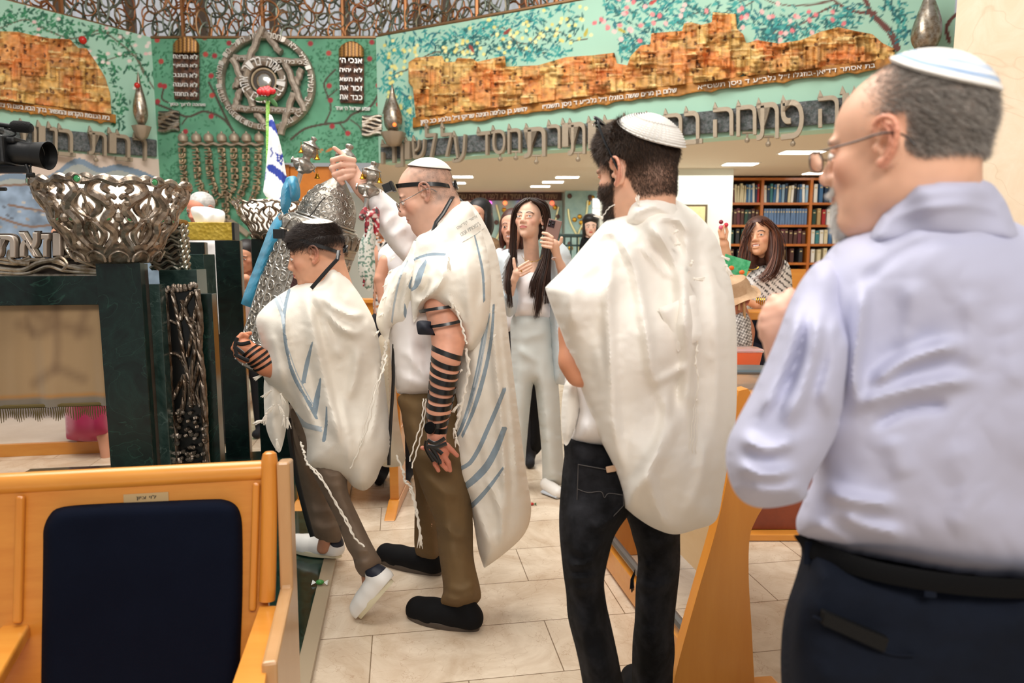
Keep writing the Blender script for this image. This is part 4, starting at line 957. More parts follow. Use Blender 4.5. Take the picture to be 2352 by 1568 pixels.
rows = [[['tan', 'maroon', 'cream', 'cream', 'cream', 'cream', 'cream', 'blue', 'pale blue', 'blue', 'white', 'navy', 'red'], ['white', 'navy', 'teal', 'blue', 'white', 'blue', 'pale blue', 'navy', 'cream', 'white', 'black', 'navy', 'blue', 'white', 'pale blue'], ['white', 'blue', 'navy', 'pale blue', 'blue', 'tan', 'cream', 'white']],
        [['dark brown', 'dark brown', 'maroon', 'dark brown', 'dark green', 'black', 'dark brown', 'dark brown'], ['grey blue']*16, ['dark green', 'tan', 'red', 'white', 'white', 'cream', 'white', 'cream', 'white']],
        [['dark green', 'black', 'dark green', 'white', 'black'], ['dark brown', 'maroon', 'dark brown', 'dark brown', 'maroon', 'dark brown', 'dark brown', 'dark brown', 'maroon', 'dark brown'], ['white', 'teal', 'white', 'cream', 'blue', 'white', 'cream', 'white', 'teal', 'white']],
        [['dark brown', 'black', 'maroon', 'dark brown'], ['white', 'black', 'tan', 'dark brown', 'black'], ['white', 'cream', 'cream', 'navy', 'white', 'teal', 'cream']]]
rn = ['top', 'second', 'third', 'lowest open']; bn = ['left', 'middle', 'right']; on = ['first', 'second', 'third', 'fourth', 'fifth', 'sixth', 'seventh', 'eighth', 'ninth', 'tenth', 'eleventh', 'twelfth', 'thirteenth', 'fourteenth', 'fifteenth', 'sixteenth', 'seventeenth', 'eighteenth', 'nineteenth', 'twentieth']
rg = random.Random(3)
for ri in range(4):
    for bi, (xa, xb) in enumerate(((X0, X1), (X1, X2), (X2, X3))):
        cs = rows[ri][bi]; wv = (xb-xa-.07)/len(cs); H = zs[ri]-zs[ri+1]
        hh = H*(.78 if ri != 1 or bi != 1 else .72)
        for k, c in enumerate(cs):
            h = hh*rg.uniform(.86, 1.0) if len(set(cs)) > 1 else hh; z0 = zs[ri+1]+.0085; x = xa+.035+wv*(k+.5)
            b = MB(); tl = Matrix.Rotation(rg.choice([0, 0, 0, .05, -.04]) if wv < .07 else 0, 3, 'Y')
            b.box((0, 0, h/2), (min(wv*.82, .05), .2, h), col=None); b.xf(np.array(tl), (x, YB+.13, z0+.001)); b.box((x, YB+.028, z0+h*.8), (min(wv*.5, .03), .004, h*.08), mi=1)
            tag(b.obj('book', [mat('cloth_'+c.replace(' ', '_'), pal[c], .6), mat('spine_label', '#c9b98a', .5)], None, smooth=False), f'{c} book, {on[k]} from the left on the {rn[ri]} shelf, {bn[bi]} bay', 'book', f'books on the {rn[ri]} shelf of the bookcase')
# things behind the right bay hidden by the man stay out
# ================================================================ reading platform
def plane_hit(px, py, o, n):
    r = ray(px, py); c = np.array([0, 0, CZ]); t = ((np.asarray(o)-c)@n)/(r@n); return c+r*t
def box_uv(b, p, du, dv, z0, z1, mi=0):
    """box with its front-left bottom corner at p, along UX by du, along VX by dv"""
    p = np.array([p[0], p[1], 0.]); q = [p, p+UX*du, p+UX*du+VX*dv, p+VX*dv]
    b.hull8([(*k[:2], z0) for k in q], [(*k[:2], z1) for k in q], mi)
A = P(226, 700, 2.75)[:2]
R = thing('marble_pillar', 'thick dark green marble pillar under the big silver lamp bowl', 'pillar', (*A, 0))
b = MB(); box_uv(b, A, .165, .05, .2, 1.392); b.obj('front_slab', M_green, R, smooth=False, bevel=.002)
b = MB(); box_uv(b, A+VX[:2]*.0505, .160, .05, .2, 1.385); b.obj('middle_slab', mat('brown_polished_stone', '#5a4a3f', .15, col2='#3b332e', cs=6), R, smooth=False)
b = MB(); box_uv(b, A+VX[:2]*.101+UX[:2]*.03, .17, .07, .2, 1.30); b.obj('rear_slab', M_greenedge, R, smooth=False, bevel=.002)
A2 = P(366, 700, 3.02)[:2]
R = thing('marble_pillar', 'dark marble pillar behind the cast silver tree panel', 'pillar', (*A2, 0))
b = MB(); box_uv(b, A2-UX[:2]*.05, .27, .08, .2, 1.25); b.obj('front_slab', M_green, R, smooth=False, bevel=.002)
b = MB(); box_uv(b, A2+VX[:2]*.081-UX[:2]*.02, .16, .16, .2, 1.355); b.obj('rear_block', M_greenedge, R, smooth=False, bevel=.002)
A3 = P(421, 700, 3.5)[:2]
R = thing('marble_slab', 'narrow polished marble slab rising right of the silver wave block', 'pillar', (*A3, 0)); b = MB(); box_uv(b, A3, .11, .22, .2, 1.425); b.obj('slab', M_greenedge, R, smooth=False, bevel=.002)
# plinth, beam
R = thing('marble_plinth', 'low dark marble plinth under the pillars at the left', 'plinth', (*A, 0)); b = MB()
box_uv(b, A-UX[:2]*3-VX[:2]*.05, 3.42, 1.05, .031, .2); b.obj('block', marble_mat('grey_green_marble', '#3d4744', '#5a6560', '#9aa7a0', .15), R, smooth=False)
R = thing('marble_beam', 'dark green marble beam across the left below the silver letters', 'beam', (*A, 1.2)); b = MB(); box_uv(b, A-UX[:2]*2.4+VX[:2]*.02, 2.395, .13, 1.222, 1.338); b.obj('beam', M_green, R, smooth=False, bevel=.002)
# curtain below the beam, with fringe
R = thing('reading_desk_curtain', 'tan satin curtain with gold fringe hanging under the marble beam', 'curtain', (*A, .8)); b = MB()
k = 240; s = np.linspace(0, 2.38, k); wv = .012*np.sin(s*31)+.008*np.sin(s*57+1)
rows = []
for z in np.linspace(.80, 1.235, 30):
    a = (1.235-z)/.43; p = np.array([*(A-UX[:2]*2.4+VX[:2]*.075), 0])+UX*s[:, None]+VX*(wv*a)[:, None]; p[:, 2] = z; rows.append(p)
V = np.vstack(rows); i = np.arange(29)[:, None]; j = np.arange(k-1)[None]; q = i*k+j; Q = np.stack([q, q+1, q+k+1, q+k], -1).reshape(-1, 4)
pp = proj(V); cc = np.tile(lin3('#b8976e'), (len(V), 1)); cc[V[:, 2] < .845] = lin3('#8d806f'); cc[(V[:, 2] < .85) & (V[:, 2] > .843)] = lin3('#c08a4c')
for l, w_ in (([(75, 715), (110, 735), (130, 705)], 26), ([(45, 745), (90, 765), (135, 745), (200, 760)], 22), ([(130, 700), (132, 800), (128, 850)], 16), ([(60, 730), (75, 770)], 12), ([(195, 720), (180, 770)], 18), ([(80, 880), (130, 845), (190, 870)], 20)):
    d = pdist(pp, np.array(l, float))[0]; m = np.clip(1-d/w_, 0, 1)[:, None]*.5; cc = cc*(1-m)+lin3('#7a5c40')*m  # menorah shadows showing through the satin, painted into the cloth colour
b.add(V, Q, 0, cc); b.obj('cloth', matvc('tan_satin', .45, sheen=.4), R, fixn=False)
b = MB()
for t in np.arange(0.0, 2.38, .0085):
    p = np.array([*(A-UX[:2]*2.4+VX[:2]*.072), .8])+UX*t; L = .05+.012*math.sin(t*90); b.tube([p, p+UX*.004*math.sin(t*70)+(0, 0, -L*.5), p+(0, 0, -L)], [.0022, .003, .0012], 4, cap=False)
p0 = np.array([*(A-UX[:2]*2.4+VX[:2]*.072), .805]); b.tube([p0, p0+UX*2.38], .008, 6); b.obj('fringe', mat('olive_gold_fringe', '#6b5a2c', .6), R, smooth=False)
# ---- silver letters on the beam
FR0 = np.array([*(A+VX[:2]*.05), 0.]); nF = -VX
def fh(px, py, off=0): return plane_hit(px, py, FR0-VX*off, VX)
R = thing('silver_inscription', 'cast silver Hebrew letters and waves standing on the marble beam', 'ornament', fh(100, 632))
for s_, xa, xb, t, bt in (('ת', -8, 44, 540, 592), ('א', 50, 98, 534, 590), ('ז', 102, 121, 538, 590), ('ו', 128, 148, 535, 588)):
    b = MB(); text_fit(b, s_, lambda u, v, xa=xa, xb=xb, t=t, bt=bt: fh(xa+(xb-xa)*u, bt+(t-bt)*v, .0), nF*.03, bold=.035)
    b.obj('letter', mat('brushed_silver_face', '#cfc0b2', .4, .6, bs=80, bstr=.1), R, bevel=.003)
    b = MB(); text_fit(b, s_, lambda u, v, xa=xa, xb=xb, t=t, bt=bt: fh(xa-3+(xb-xa+8)*u, bt+2+(t-bt-6)*v, -.02), nF*.018, bold=.05); b.obj('letter_backing', mat('dark_tarnish', '#4a4038', .5, .6), R)
b = MB()
for k, l in enumerate([[(-10, 600), (40, 606), (80, 596), (120, 600), (170, 612), (225, 606)], [(-10, 615), (50, 620), (90, 603), (130, 598), (160, 612), (225, 622)], [(-10, 625), (60, 628), (110, 612), (150, 622), (225, 628)], [(-10, 592), (30, 598), (45, 600), (70, 590)], [(25, 575), (22, 590), (35, 602), (70, 606)], [(120, 598), (140, 590), (155, 606), (145, 620)]]):
    L = cr(l, 8); b.tube([fh(x, y, .012+.004*(k % 3)) for x, y in L], .0085+.002*math.sin(k*2), 8)
for l in ([(150, 545), (165, 538), (185, 542), (200, 556), (210, 575), (222, 590)], [(150, 556), (170, 552), (188, 562), (200, 582), (222, 600)], [(152, 572), (175, 566), (160, 584), (185, 600), (215, 606)], [(150, 590), (175, 588), (200, 604), (222, 612)], [(160, 540), (150, 560), (158, 580), (178, 596)]):
    L = cr(l, 8); b.tube([fh(x, y, .016) for x, y in L], .0075, 8)
b.tube([fh(-10, 632, .01), fh(224, 632, .01)], .007, 6); b.obj('waves', M_silver, R)
b = MB(); q = [fh(-10, 596, -.03), fh(224, 596, -.03), fh(224, 631, -.03), fh(-10, 631, -.03)]; b.prism(q, nF*.02); b.obj('wave_backing', MATS['dark_tarnish'], R, smooth=False)
# ---- pierced silver lamp bowls
GEM = mat('green_glass_gem', '#2f8a4f', .12, col2='#4fae6c', cs=60, coat=1)
def bowl(cx, yrim, ybase, rpx, Y, label, gems=True, N_=7, th0=0, fine=1.0, n_seg=6):
    c = P(cx, ybase, Y); m = mpp(Y)*1.0; R1 = rpx*m; R0 = R1*.46; H = (ybase-yrim)*m; R = thing('lamp_bowl', label, 'lamp', c-(0, 0, H*.14))
    def pt(a, h, off=0.): r = R0+(R1-R0)*(h**.8)+off; return c+np.array([r*math.cos(a), r*math.sin(a), H*h])
    half = PI/N_
    S = [[(-.1, .0), (-.35, .07), (-.72, .2), (-.78, .32), (-.5, .43), (-.62, .52), (-.78, .62), (-.55, .74), (-.22, .84), (-.3, .95), (-.55, 1.0)],
         [(0, .1), (-.28, .2), (-.36, .3), (-.22, .4), (0, .48)], [(0, .5), (-.3, .58), (-.42, .68), (-.26, .78), (0, .86)], [(0, .3), (-.12, .36), (-.14, .46), (-.05, .55), (-.14, .62), (-.05, .7)],
         [(-1, .68), (-.82, .62), (-.66, .7), (-.78, .8), (-.93, .76)], [(-1, .93), (-.8, .97), (-.62, .9), (-.76, .84)], [(-.78, .32), (-.92, .42), (-1, .5)], [(-.72, .2), (-.9, .1), (-1, 0)], [(-.4, .98), (-.2, 1.04), (0, 1.0)]]
    W = [.0135, .010, .010, .007, .009, .010, .008, .009, .011]
    b = MB()
    for k in range(N_):
        a0 = -PI/2+th0+k*2*half
        for sg in (-1, 1):
            for l, w_ in zip(S, W):
                L = cr(l, n_seg); 
                pts = [pt(a0+sg*x*half, max(h, 0), .004*math.sin(h*17)) for x, h in L]; t = np.linspace(0, 1, len(L))
                b.tube(pts, w_*fine*(H/.27)*(.75+.35*np.sin(t*PI)), 7)
        b.tube([pt(a0, h) for h in np.linspace(.02, .86, 8)], .008*fine*(H/.27)*np.array([1, .7, 1, .6, 1, .8, .5, .9]), 7)
        for (x, h, r) in ((-1, .5, .016), (-.7, .7, .011), (.7, .7, .011), (0, .48, .012)): b.ball(pt(a0+x*half, h, .006), r*fine*(H/.27), 8)
    t = np.linspace(0, 2*PI, 141)[:-1]; b.tube([pt(a, 1+.018*math.sin(a*N_*2)+.012*math.sin(a*N_*3+1)) for a in t], .011*fine*(H/.27)*(1+.3*np.sin(t*N_*3)), 7, closed=True)
    b.obj('openwork', mat('bowl_silver', '#bcae9f', .34, .88, bs=45, bstr=.35, bdist=.006, col2='#6e5a48', cs=26, lo=.4, hi=.68), R)
    b = MB(); sc = R0*1.16
    b.lathe([(sc*.66, -H*.15), (sc*.8, -H*.13), (sc*.98, -H*.02), (sc*1.12, H*.05), (sc*1.16, H*.085), (sc*1.08, H*.07), (sc*.9, 0), (sc*.3, -.01)], c, 96, mod=lambda rr, zz, a: (rr*(1+.03*np.cos(12*a)[None, :]), zz+np.where(zz > 0, H*.05*np.abs(np.cos(6*a))[None, :], 0))); b.obj('petal_cup', MATS['bowl_silver'], R)
    b = MB()
    for k in range(12):
        a = k*PI/6; pr = [(-.2, -.12), (-.17, -.03), (0, .03), (.17, -.03), (.2, -.12)]; b.tube([c+np.array([(sc*(1.0+.12*(h+.12)/.15)+.004)*math.cos(a+x*1.05), (sc*(1.0+.12*(h+.12)/.15)+.004)*math.sin(a+x*1.05), H*h]) for x, h in cr(pr, 4)], .005*(H/.27), 6)
    b.obj('petal_ribs', MATS['bowl_silver'], R)
    b = MB(); pr = [(R0*.35, .0), (R0*.8, H*.02), (R0*.93, H*.12), (R1*.80, H*.6), (R1*.84, H*.80), (R1*.74, H*.93), (R1*.5, H*1.08), (R1*.28, H*1.135), (.0001, H*1.15)]; b.lathe(cr(pr, 4), c, 48); b.obj('opal_shade', mat('opal_glass', '#fffaf0', .3, emit=.75), R)
    if gems:
        for k in range(N_):
            a0 = -PI/2+th0+k*2*half
            for x, h in ((-.62, .5), (.62, .5), (0, 1.0)):
                if math.sin(a0+x*half) > .3: continue
                p = pt(a0+x*half, h, .012); d = p-c; d[2] = 0; d /= np.linalg.norm(d); Rm = np.array(Vector((0, 0, 1)).rotation_difference(Vector(d)).to_matrix())
                b = MB(); b.lathe([(.011, -.004), (.0175, -.002), (.0175, .004), (.0125, .006), (.012, .0)], p, 20, R=Rm); st = b.obj('gem_setting', M_silver, R)
                b = MB(); b.ball(p+d*.002, (.0125, .0125, .0055), 16, R=Rm); b.obj('gem', GEM, st)
    return R
bowl(272, 432, 582, 153, 2.83, 'big pierced silver lamp bowl with green gems on the front pillar', th0=.11, fine=1.28)
bowl(628, 470, 540, 82, 4.37, 'smaller pierced silver lamp bowl beside the flag', gems=False, N_=7, th0=.25, fine=.8, n_seg=4)
# ---- cast tree panel
TP = np.array([*(A2-VX[:2]*.028), 0.])
def th(px, py, off=0): return plane_hit(px, py, TP-VX*off, VX)
R = thing('tree_sculpture', 'cast silver panel of twisted tree trunks on the marble pillar', 'ornament', th(430, 1075))
b = MB()
trunks = [([(376, 665), (384, 760), (388, 850), (392, 930), (402, 1000), (404, 1090), (412, 1180)], 7), ([(452, 665), (460, 740), (458, 800), (465, 860), (470, 940), (472, 1010), (478, 1100), (480, 1180)], 6.5),
    ([(396, 672), (404, 710), (410, 740), (416, 780), (424, 830), (432, 870), (440, 930)], 4.5), ([(440, 672), (424, 700), (414, 735)], 5), ([(390, 735), (408, 745)], 3.5), ([(452, 700), (444, 740), (438, 780), (430, 820)], 3.8), ([(418, 690), (430, 730), (442, 760), (448, 800), (440, 850), (436, 930)], 5),
    ([(388, 812), (402, 812), (414, 820), (424, 840)], 4.5), ([(424, 860), (410, 890), (398, 915)], 5), ([(458, 830), (448, 870), (440, 900), (438, 935)], 5), ([(424, 860), (424, 900), (418, 940), (408, 960)], 5), ([(464, 870), (452, 900), (460, 935)], 3.8), ([(436, 730), (450, 745), (456, 780)], 3.6), ([(428, 870), (440, 890), (448, 930)], 3.5)]
for i, (l, w_) in enumerate(trunks):
    L = cr(l, 7)
    for k in range(3):
        pts = [th(x+w_*.38*math.sin(j*.55+k*2.1+i), y, .012+.008*math.cos(j*.55+k*2.1+i)) for j, (x, y) in enumerate(L)]; b.tube(pts, w_*.85*mpp(3.0), 7)
rg = random.Random(2)
for _ in range(90):
    x, y = rg.uniform(402, 470), rg.uniform(945, 1160); a = -.5+rg.uniform(-.5, .5); r = rg.uniform(6, 14)
    b.tube([th(x+r*math.cos(a)*t, y+r*math.sin(a)*t-4*t*(1-t), .02+.01*math.sin(t*PI)) for t in (0, .3, .6, 1)], [.004, .010, .009, .003], 6)
for _ in range(26):
    x = rg.uniform(374, 452); y = 664-(x-374)*.1+rg.uniform(-4, 6); b.ball(th(x, y, .02), (.011, .011, .014), 8)
b.obj('tree_trunks', mat('tree_silver', '#a2968a', .36, .9, bs=50, bstr=.8, bdist=.01, stretch=(1, 1, .35), col2='#5d4a38', cs=20), R)
b = MB(); b.prism([th(372, 668, -.005), th(452, 660, -.005), th(480, 1170, -.005), th(404, 1170, -.005)], -VX*.012); b.obj('dark_back', mat('black_marble', '#0a0d0d', .3), R, smooth=False)
# ---- wavy silver block with gilt rope
c = P(392, 622, 3.2); R = thing('wave_block', 'wavy cast silver block with a gilt rope rim right of the big bowl', 'ornament', c); b = MB()
b.box(c+(0, 0, .11), (.125, .12, .21), R=RZ); b.obj('block', MATS['dark_tarnish'], R, smooth=False)
b = MB()
for k in range(9):
    z = .012+k*.024
    for f in (0, 1):
        o, d = (c+RZ@np.array([-.064, -.064, z]), UX) if f == 0 else (c+RZ@np.array([.064, -.064, z]), VX)
        b.tube([o+d*.128*t+np.array([0, 0, .009*math.sin(t*11+k*1.2)]) for t in np.linspace(0, 1, 30)], .0105, 8)
b.obj('waves', mat('green_tinted_silver', '#9a9a90', .28, 1, bs=50, bstr=.4), R)
b = MB()
for k in range(14): t = k/13; b.ball(c+RZ@np.array([-.065+.13*t, -.06, .222]), (.011, .014, .014), 8)
for k in range(10): t = k/9; b.ball(c+RZ@np.array([.06, -.06+.12*t, .222]), (.014, .011, .014), 8)
b.obj('rope_rim', mat('old_gold', '#a17a40', .35, .9), R)
# ---- row of slats at the back of the platform
YS = 4.25
for i, (xa, xb, yt, lb) in enumerate(((428, 480, 556, 'dark green marble slat under the left half of the gold tissue box'), (506, 560, 552, 'dark green marble slat under the right end of the gold tissue box'), (588, 660, 548, 'dark green marble slat under the smaller lamp bowl'))):
    a = P(xa, 800, YS+i*.03); w_ = (xb-xa)*mpp(YS+i*.03); R = thing('marble_post', lb, 'post', (*a[:2], .12)); b = MB(); box_uv(b, a, w_, .055, .121, P(xa, yt, YS+.02)[2]); b.obj('slab', marble_mat('dark_green_marble', '#060f10', '#10231f', '#2b443b'), R, smooth=False, bevel=.002)
    b = MB(); box_uv(b, a+np.array([*UX[:2], 0])*(w_+.0005), .004, .055, .121, P(xa, yt, YS+.02)[2]-.002); b.obj('polished_edge', mat('brown_edge_reflection', '#6a5440', .2), R, smooth=False)  # brown reflection on the slat's polished side, put in as a coloured strip
a = P(400, 800, YS-.06); R = thing('marble_kerb', 'low dark marble base rail under the green slats', 'plinth', (*a[:2], 0)); b = MB(); box_uv(b, a, .98, .22, .031, .12); b.obj('rail', M_green, R, smooth=False, bevel=.002)
# ---- tissue box
a = P(426, 555, YS); ztop = P(500, 552, YS+.02)[2]+.002; w_ = .285; R = thing('tissue_box', 'gold crocodile-pattern tissue box on the marble slats', 'box', (*a[:2], ztop))
b = MB(); box_uv(b, a, w_, .13, ztop, ztop+.108); b.obj('case', mat('gold_croc', '#b8992f', .3, .3, bs=40, bstr=.8, bdist=.004, kind='vor', col2='#c9ad4a', cs=5), R, smooth=False, bevel=.003)
b = MB(); box_uv(b, a+UX*(w_-.012)-VX*.0015, .016, .13, ztop+.001, ztop+.1075); b.obj('black_corner', M_black, R, smooth=False)
b = MB(); c = a+UX*.135+VX*.06; out = [(438, 478), (462, 474), (490, 478), (516, 488), (512, 520), (505, 523, 1), (455, 523, 1), (446, 505)]
inflate(b, out, c[1], .03, .03, R=26, grid=4, folds=[([(452, 480), (468, 500), (470, 522)], 5, .012, 's'), ([(490, 482), (482, 500), (484, 522)], 5, .012, 's')]); tag(b.obj('tissue', mat('tissue_paper', '#f5f3ef', .9)), 'white paper tissue pulled up out of the gold box', 'tissue')
# ---- raised floor behind, its riser, benches
q = G(0, 1050); uu, vv = toUV(q)
b = MB(); box_uv(b, UV(-6.5, vv+.03), 5.35, 2.6, .001, .09); 
for o_ in list(bpy.data.objects):
    if o_.name in ('floor_raised', 'trim_3'): bpy.data.objects.remove(o_)
tag(b.obj('floor_raised', mat('raised_floor_tile', '#dccab5', .3, col2='#c9b79f', cs=2), smooth=False), kind='structure')
b = MB(); box_uv(b, UV(-6.5, vv), 5.35, .03, .001, .088); tag(b.obj('trim_3', M_wood, smooth=False), kind='structure')
def bench(x0, x1, Y, z0, z1, label, h=1.0):
    R = thing('pew', label, 'pew', (x0, Y, z0)); b = MB(); b.box(((x0+x1)/2, Y, (z0+.28+z1)/2), (x1-x0, .03, z1-z0-.28)); b.obj('back_panel', M_wood, R, smooth=False, bevel=.004)
    b = MB(); b.box(((x0+x1)/2, Y-.01, z1+.02), (x1-x0, .07, .045)); b.obj('top_rail', M_wood, R, smooth=False, bevel=.01)
    b = MB(); b.box(((x0+x1)/2, Y+.22, z0+.44), (x1-x0, .42, .04)); b.obj('seat', M_wood, R, smooth=False, bevel=.008)
    for x in (x0+.04, x1-.04):
        b = MB(); b.hull8([(x-.03, Y-.2, z0+.001), (x+.03, Y-.2, z0+.001), (x+.03, Y+.42, z0+.001), (x-.03, Y+.42, z0+.001)], [(x-.03, Y-.05, z0+.06), (x+.03, Y-.05, z0+.06), (x+.03, Y+.3, z0+.06), (x-.03, Y+.3, z0+.06)])
        b.box((x, Y+.1, (z0+.06+z1)/2), (.05, .26, z1-z0-.06)); b.obj('end_panel', M_wood, R, smooth=False, bevel=.005)
    return R
bench(-2.75, -.72, 6.1, .09, 1.0, 'beech pew seen through the gaps of the marble slats')
bench(-4.6, -3.05, 5.5, .09, .8, 'beech pew whose foot shows under the fringe at the far left')
# ================================================================ near pew
PO = P(600, 1075, 1.58); PL_ = P(0, 1110, 1.47); pdu = PL_-PO; pdu[2] = 0; pdu /= np.linalg.norm(pdu); pdv = np.array([0, .17, 1.]); pdv /= np.linalg.norm(pdv); pn = np.cross(pdu, pdv); pn /= np.linalg.norm(pn)
if pn[1] > 0: pn = -pn
pdv = np.cross(pn, pdu); pdv = pdv if pdv[2] > 0 else -pdv
def ph(px, py, off=0.): return plane_hit(px, py, PO+pn*off, pn)
RP = thing('pew', 'near beech pew with a navy back cushion and name plate, bottom left', 'pew', (PO[0], PO[1], 0))
def floorproj(p, z=0): return np.array([p[0], p[1], z])
# back panel
b = MB(); q = [ph(-60, 1118), ph(610, 1078), ph(610, 1078)-pdv*.62, ph(-60, 1118)-pdv*.62]; b.prism(q, -pn*.022); b.obj('back_panel', mat('beech_veneer', '#d58d38', .33, col2='#c67a2a', cs=7, cstretch=(.35, 3, 5), coat=.3, lo=.3, hi=.72), RP, smooth=False)
b = MB(); b.tube([ph(-60, 1116, .004)-pn*.012, ph(603, 1081, .004)-pn*.012], .021, 16, flat=1.15); b.obj('top_rail', M_wood, RP)
b = MB(); q0 = ph(80, 1136, .012); 
# cushion
cu = [(100, 1215), (112, 1185), (135, 1166), (200, 1158), (350, 1151), (480, 1146), (515, 1147), (540, 1158), (553, 1182), (557, 1230), (557, 1360), (553, 1480), (548, 1640, 1), (94, 1640, 1), (95, 1500), (98, 1330), (99, 1250)]
V, T, B_ = triangulate(ring(cu), 9); out = ring(cu); d = pdist(V, np.vstack([out, out[:1]]))[0]; h = .004+.038*np.sqrt(np.clip(1-(1-np.clip(d/34, 0, 1))**2, 0, 1)); bdv = np.unique(B_); h[bdv] = .002
W = np.array([ph(x, y, hh) for (x, y), hh in zip(V, h)]); b = MB(); back = np.array([ph(*V[i], 0) for i in bdv]); mp = {k: len(V)+i for i, k in enumerate(bdv)}
b.add(np.vstack([W, back]), T.tolist()+[[x, y, mp[y], mp[x]] for x, y in B_]); b.obj('back_cushion', mat('navy_velvet', '#090e1c', .9, spec=.08, bs=400, bstr=.25, bdist=.002, col2='#0b1120', cs=5), RP)
def bar(l, wpx, th_, name, m, off=.0, par=RP, rnd=.006):
    b = MB(); (xa, ya), (xb, yb) = l; q = [ph(xa-wpx/2, ya, off), ph(xa+wpx/2, ya, off), ph(xb+wpx/2, yb, off), ph(xb-wpx/2, yb, off)]; b.prism(q, pn*th_); return b.obj(name, m, par, smooth=False, bevel=rnd, seg=3)
bar(((51, 1136), (44, 1428)), 21, .014, 'divider_strip', M_woodv)
bar(((590, 1106), (581, 1400)), 17, .014, 'divider_strip', M_woodv)
# brass plate
b = MB(); b.prism([ph(284, 1135, .001), ph(387, 1129, .001), ph(388, 1150, .001), ph(285, 1157, .001)], pn*.002); pl = b.obj('name_plate', mat('brushed_brass', '#c9a878', .4, .35), RP, smooth=False)
b = MB(); text_fit(b, heb('לוי ציון'), lambda u, v: ph(313+46*u, 1149-2.6*u-10.5*v, .0035), pn*.0004, bold=.012); b.obj('engraving', mat('black_engraving', '#241c16', .5), pl, smooth=False)
# end post, side panel
b = MB(); n_ = 24; L = [(619, 1058), (619, 1150), (617, 1250), (615, 1340), (613, 1378)]
pts = [ph(x, y, .012) for x, y in cr(L, 6)]; pts = [ph(619, 1036, .012)]+[ph(619, 1041, .012)]+pts
b.tube(pts, [.009, .0155]+[.0185]*(len(pts)-2), 16, flat=1.0); b.obj('end_post', M_woodv, RP)
b = MB(); q = [ph(626, 1044, 0), ph(640, 1046, 0), ph(640, 1046, 0)-pdv*1.0, ph(626, 1044, 0)-pdv*1.0]
# side panel: beyond the post, runs in depth
s0 = ph(634, 1062, .03); e = -pdu*.03; sd = pn; qq = [s0, s0-pn*.075, floorproj(s0-pn*.02, .001), floorproj(s0+pn*.40, .001), s0+pn*.32+np.array([0, 0, -.36]), s0+pn*.03+np.array([0, 0, -.30])]
b.V.clear(); b = MB(); b.prism(qq, e); b.obj('side_panel', mat('pale_beech', '#c49a6c', .3, col2='#b98c5c', cs=6, cstretch=(1, 1, .2), coat=.3), RP, smooth=False, bevel=.006)
def armrest(top, name='armrest'):
    # top: four image points on the upper face far-left, far-right, near-right, near-left
    zA = floor_z = P(*top[0], 1.5)[2]; z = ph(600, 1385)[2]+.004
    q = [G(x, y, z) for x, y in top]; b = MB(); b.prism(q, (0, 0, -.032)); return b.obj(name, M_wood, RP, smooth=False, bevel=.009, seg=4)
armrest([(597, 1387), (637, 1387), (598, 1640), (508, 1640)]); armrest([(12, 1430), (70, 1430), (-30, 1600), (-140, 1560)])
b = MB(); z = .5; q = [ph(-60, 1118)-pdv*.5, ph(600, 1078)-pdv*.5]; o1, o2 = q; b.prism([o1, o2, o2+pn*.42, o1+pn*.42], (0, 0, -.04)); b.obj('seat', M_wood, RP, smooth=False)
for k in (0, 1):
    p = o2 if k == 0 else o1+(o2-o1)*.1; b = MB(); b.prism([floorproj(p, .001), floorproj(p+pn*.4, .001), np.array([*(p+pn*.4)[:2], p[2]-.05]), np.array([*p[:2], p[2]-.05])], pdu*.03*(1 if k == 0 else -1)); b.obj('leg_panel', M_woodd, RP, smooth=False)
# ================================================================ pew on the right: end panel + long front
EO = P(1640, 1500, 2.06); en = np.array([.16, -1, 0]); en /= np.linalg.norm(en)
def eh(px, py, off=0.): return plane_hit(px, py, EO+en*off, en)
RQ = thing('pew', 'beech pew end with curved edge between the young man and the lavender man', 'pew', (EO[0], EO[1], 0))
ol = [(1696, 900), (1712, 896), (1724, 902), (1745, 1000), (1760, 1080), (1758, 1150), (1738, 1190), (1722, 1235), (1720, 1330), (1727, 1450), (1733, 1568), (1738, 1600, 1), (1544, 1600, 1), (1556, 1530), (1600, 1370), (1645, 1215), (1672, 1090), (1690, 960)]
o_ = ring(ol); b = MB(); b.prism([eh(x, y) for x, y in resamp(o_, 12)], -en*.045); b.obj('end_panel', wood_mat('beech_end', '#cf7f25', '#dd9236', .28, (1, 1, .1), 9), RQ, smooth=False, bevel=.006, seg=3)
b = MB(); z0 = .001; q = [eh(1530, 1572), eh(1560, 1572)]; f = EO.copy(); f[2] = 0
p1, p2 = eh(1544, 1590, .0), eh(1740, 1590, .0); b.hull8([(*(p1-en*.05+[-.0, 0, 0])[:2], .001), (*(p1+en*.005)[:2], .001), (*(p2+en*.005+np.array([.09, 0, 0]))[:2], .001), (*(p2-en*.05+np.array([.09, 0, 0]))[:2], .001)], [(*(p1-en*.05)[:2], .035), (*(p1+en*.005)[:2], .035), (*(p2+en*.005+np.array([.07, 0, 0]))[:2], .035), (*(p2-en*.05+np.array([.07, 0, 0]))[:2], .035)]); b.obj('foot', M_wood, RQ, smooth=False, bevel=.006)
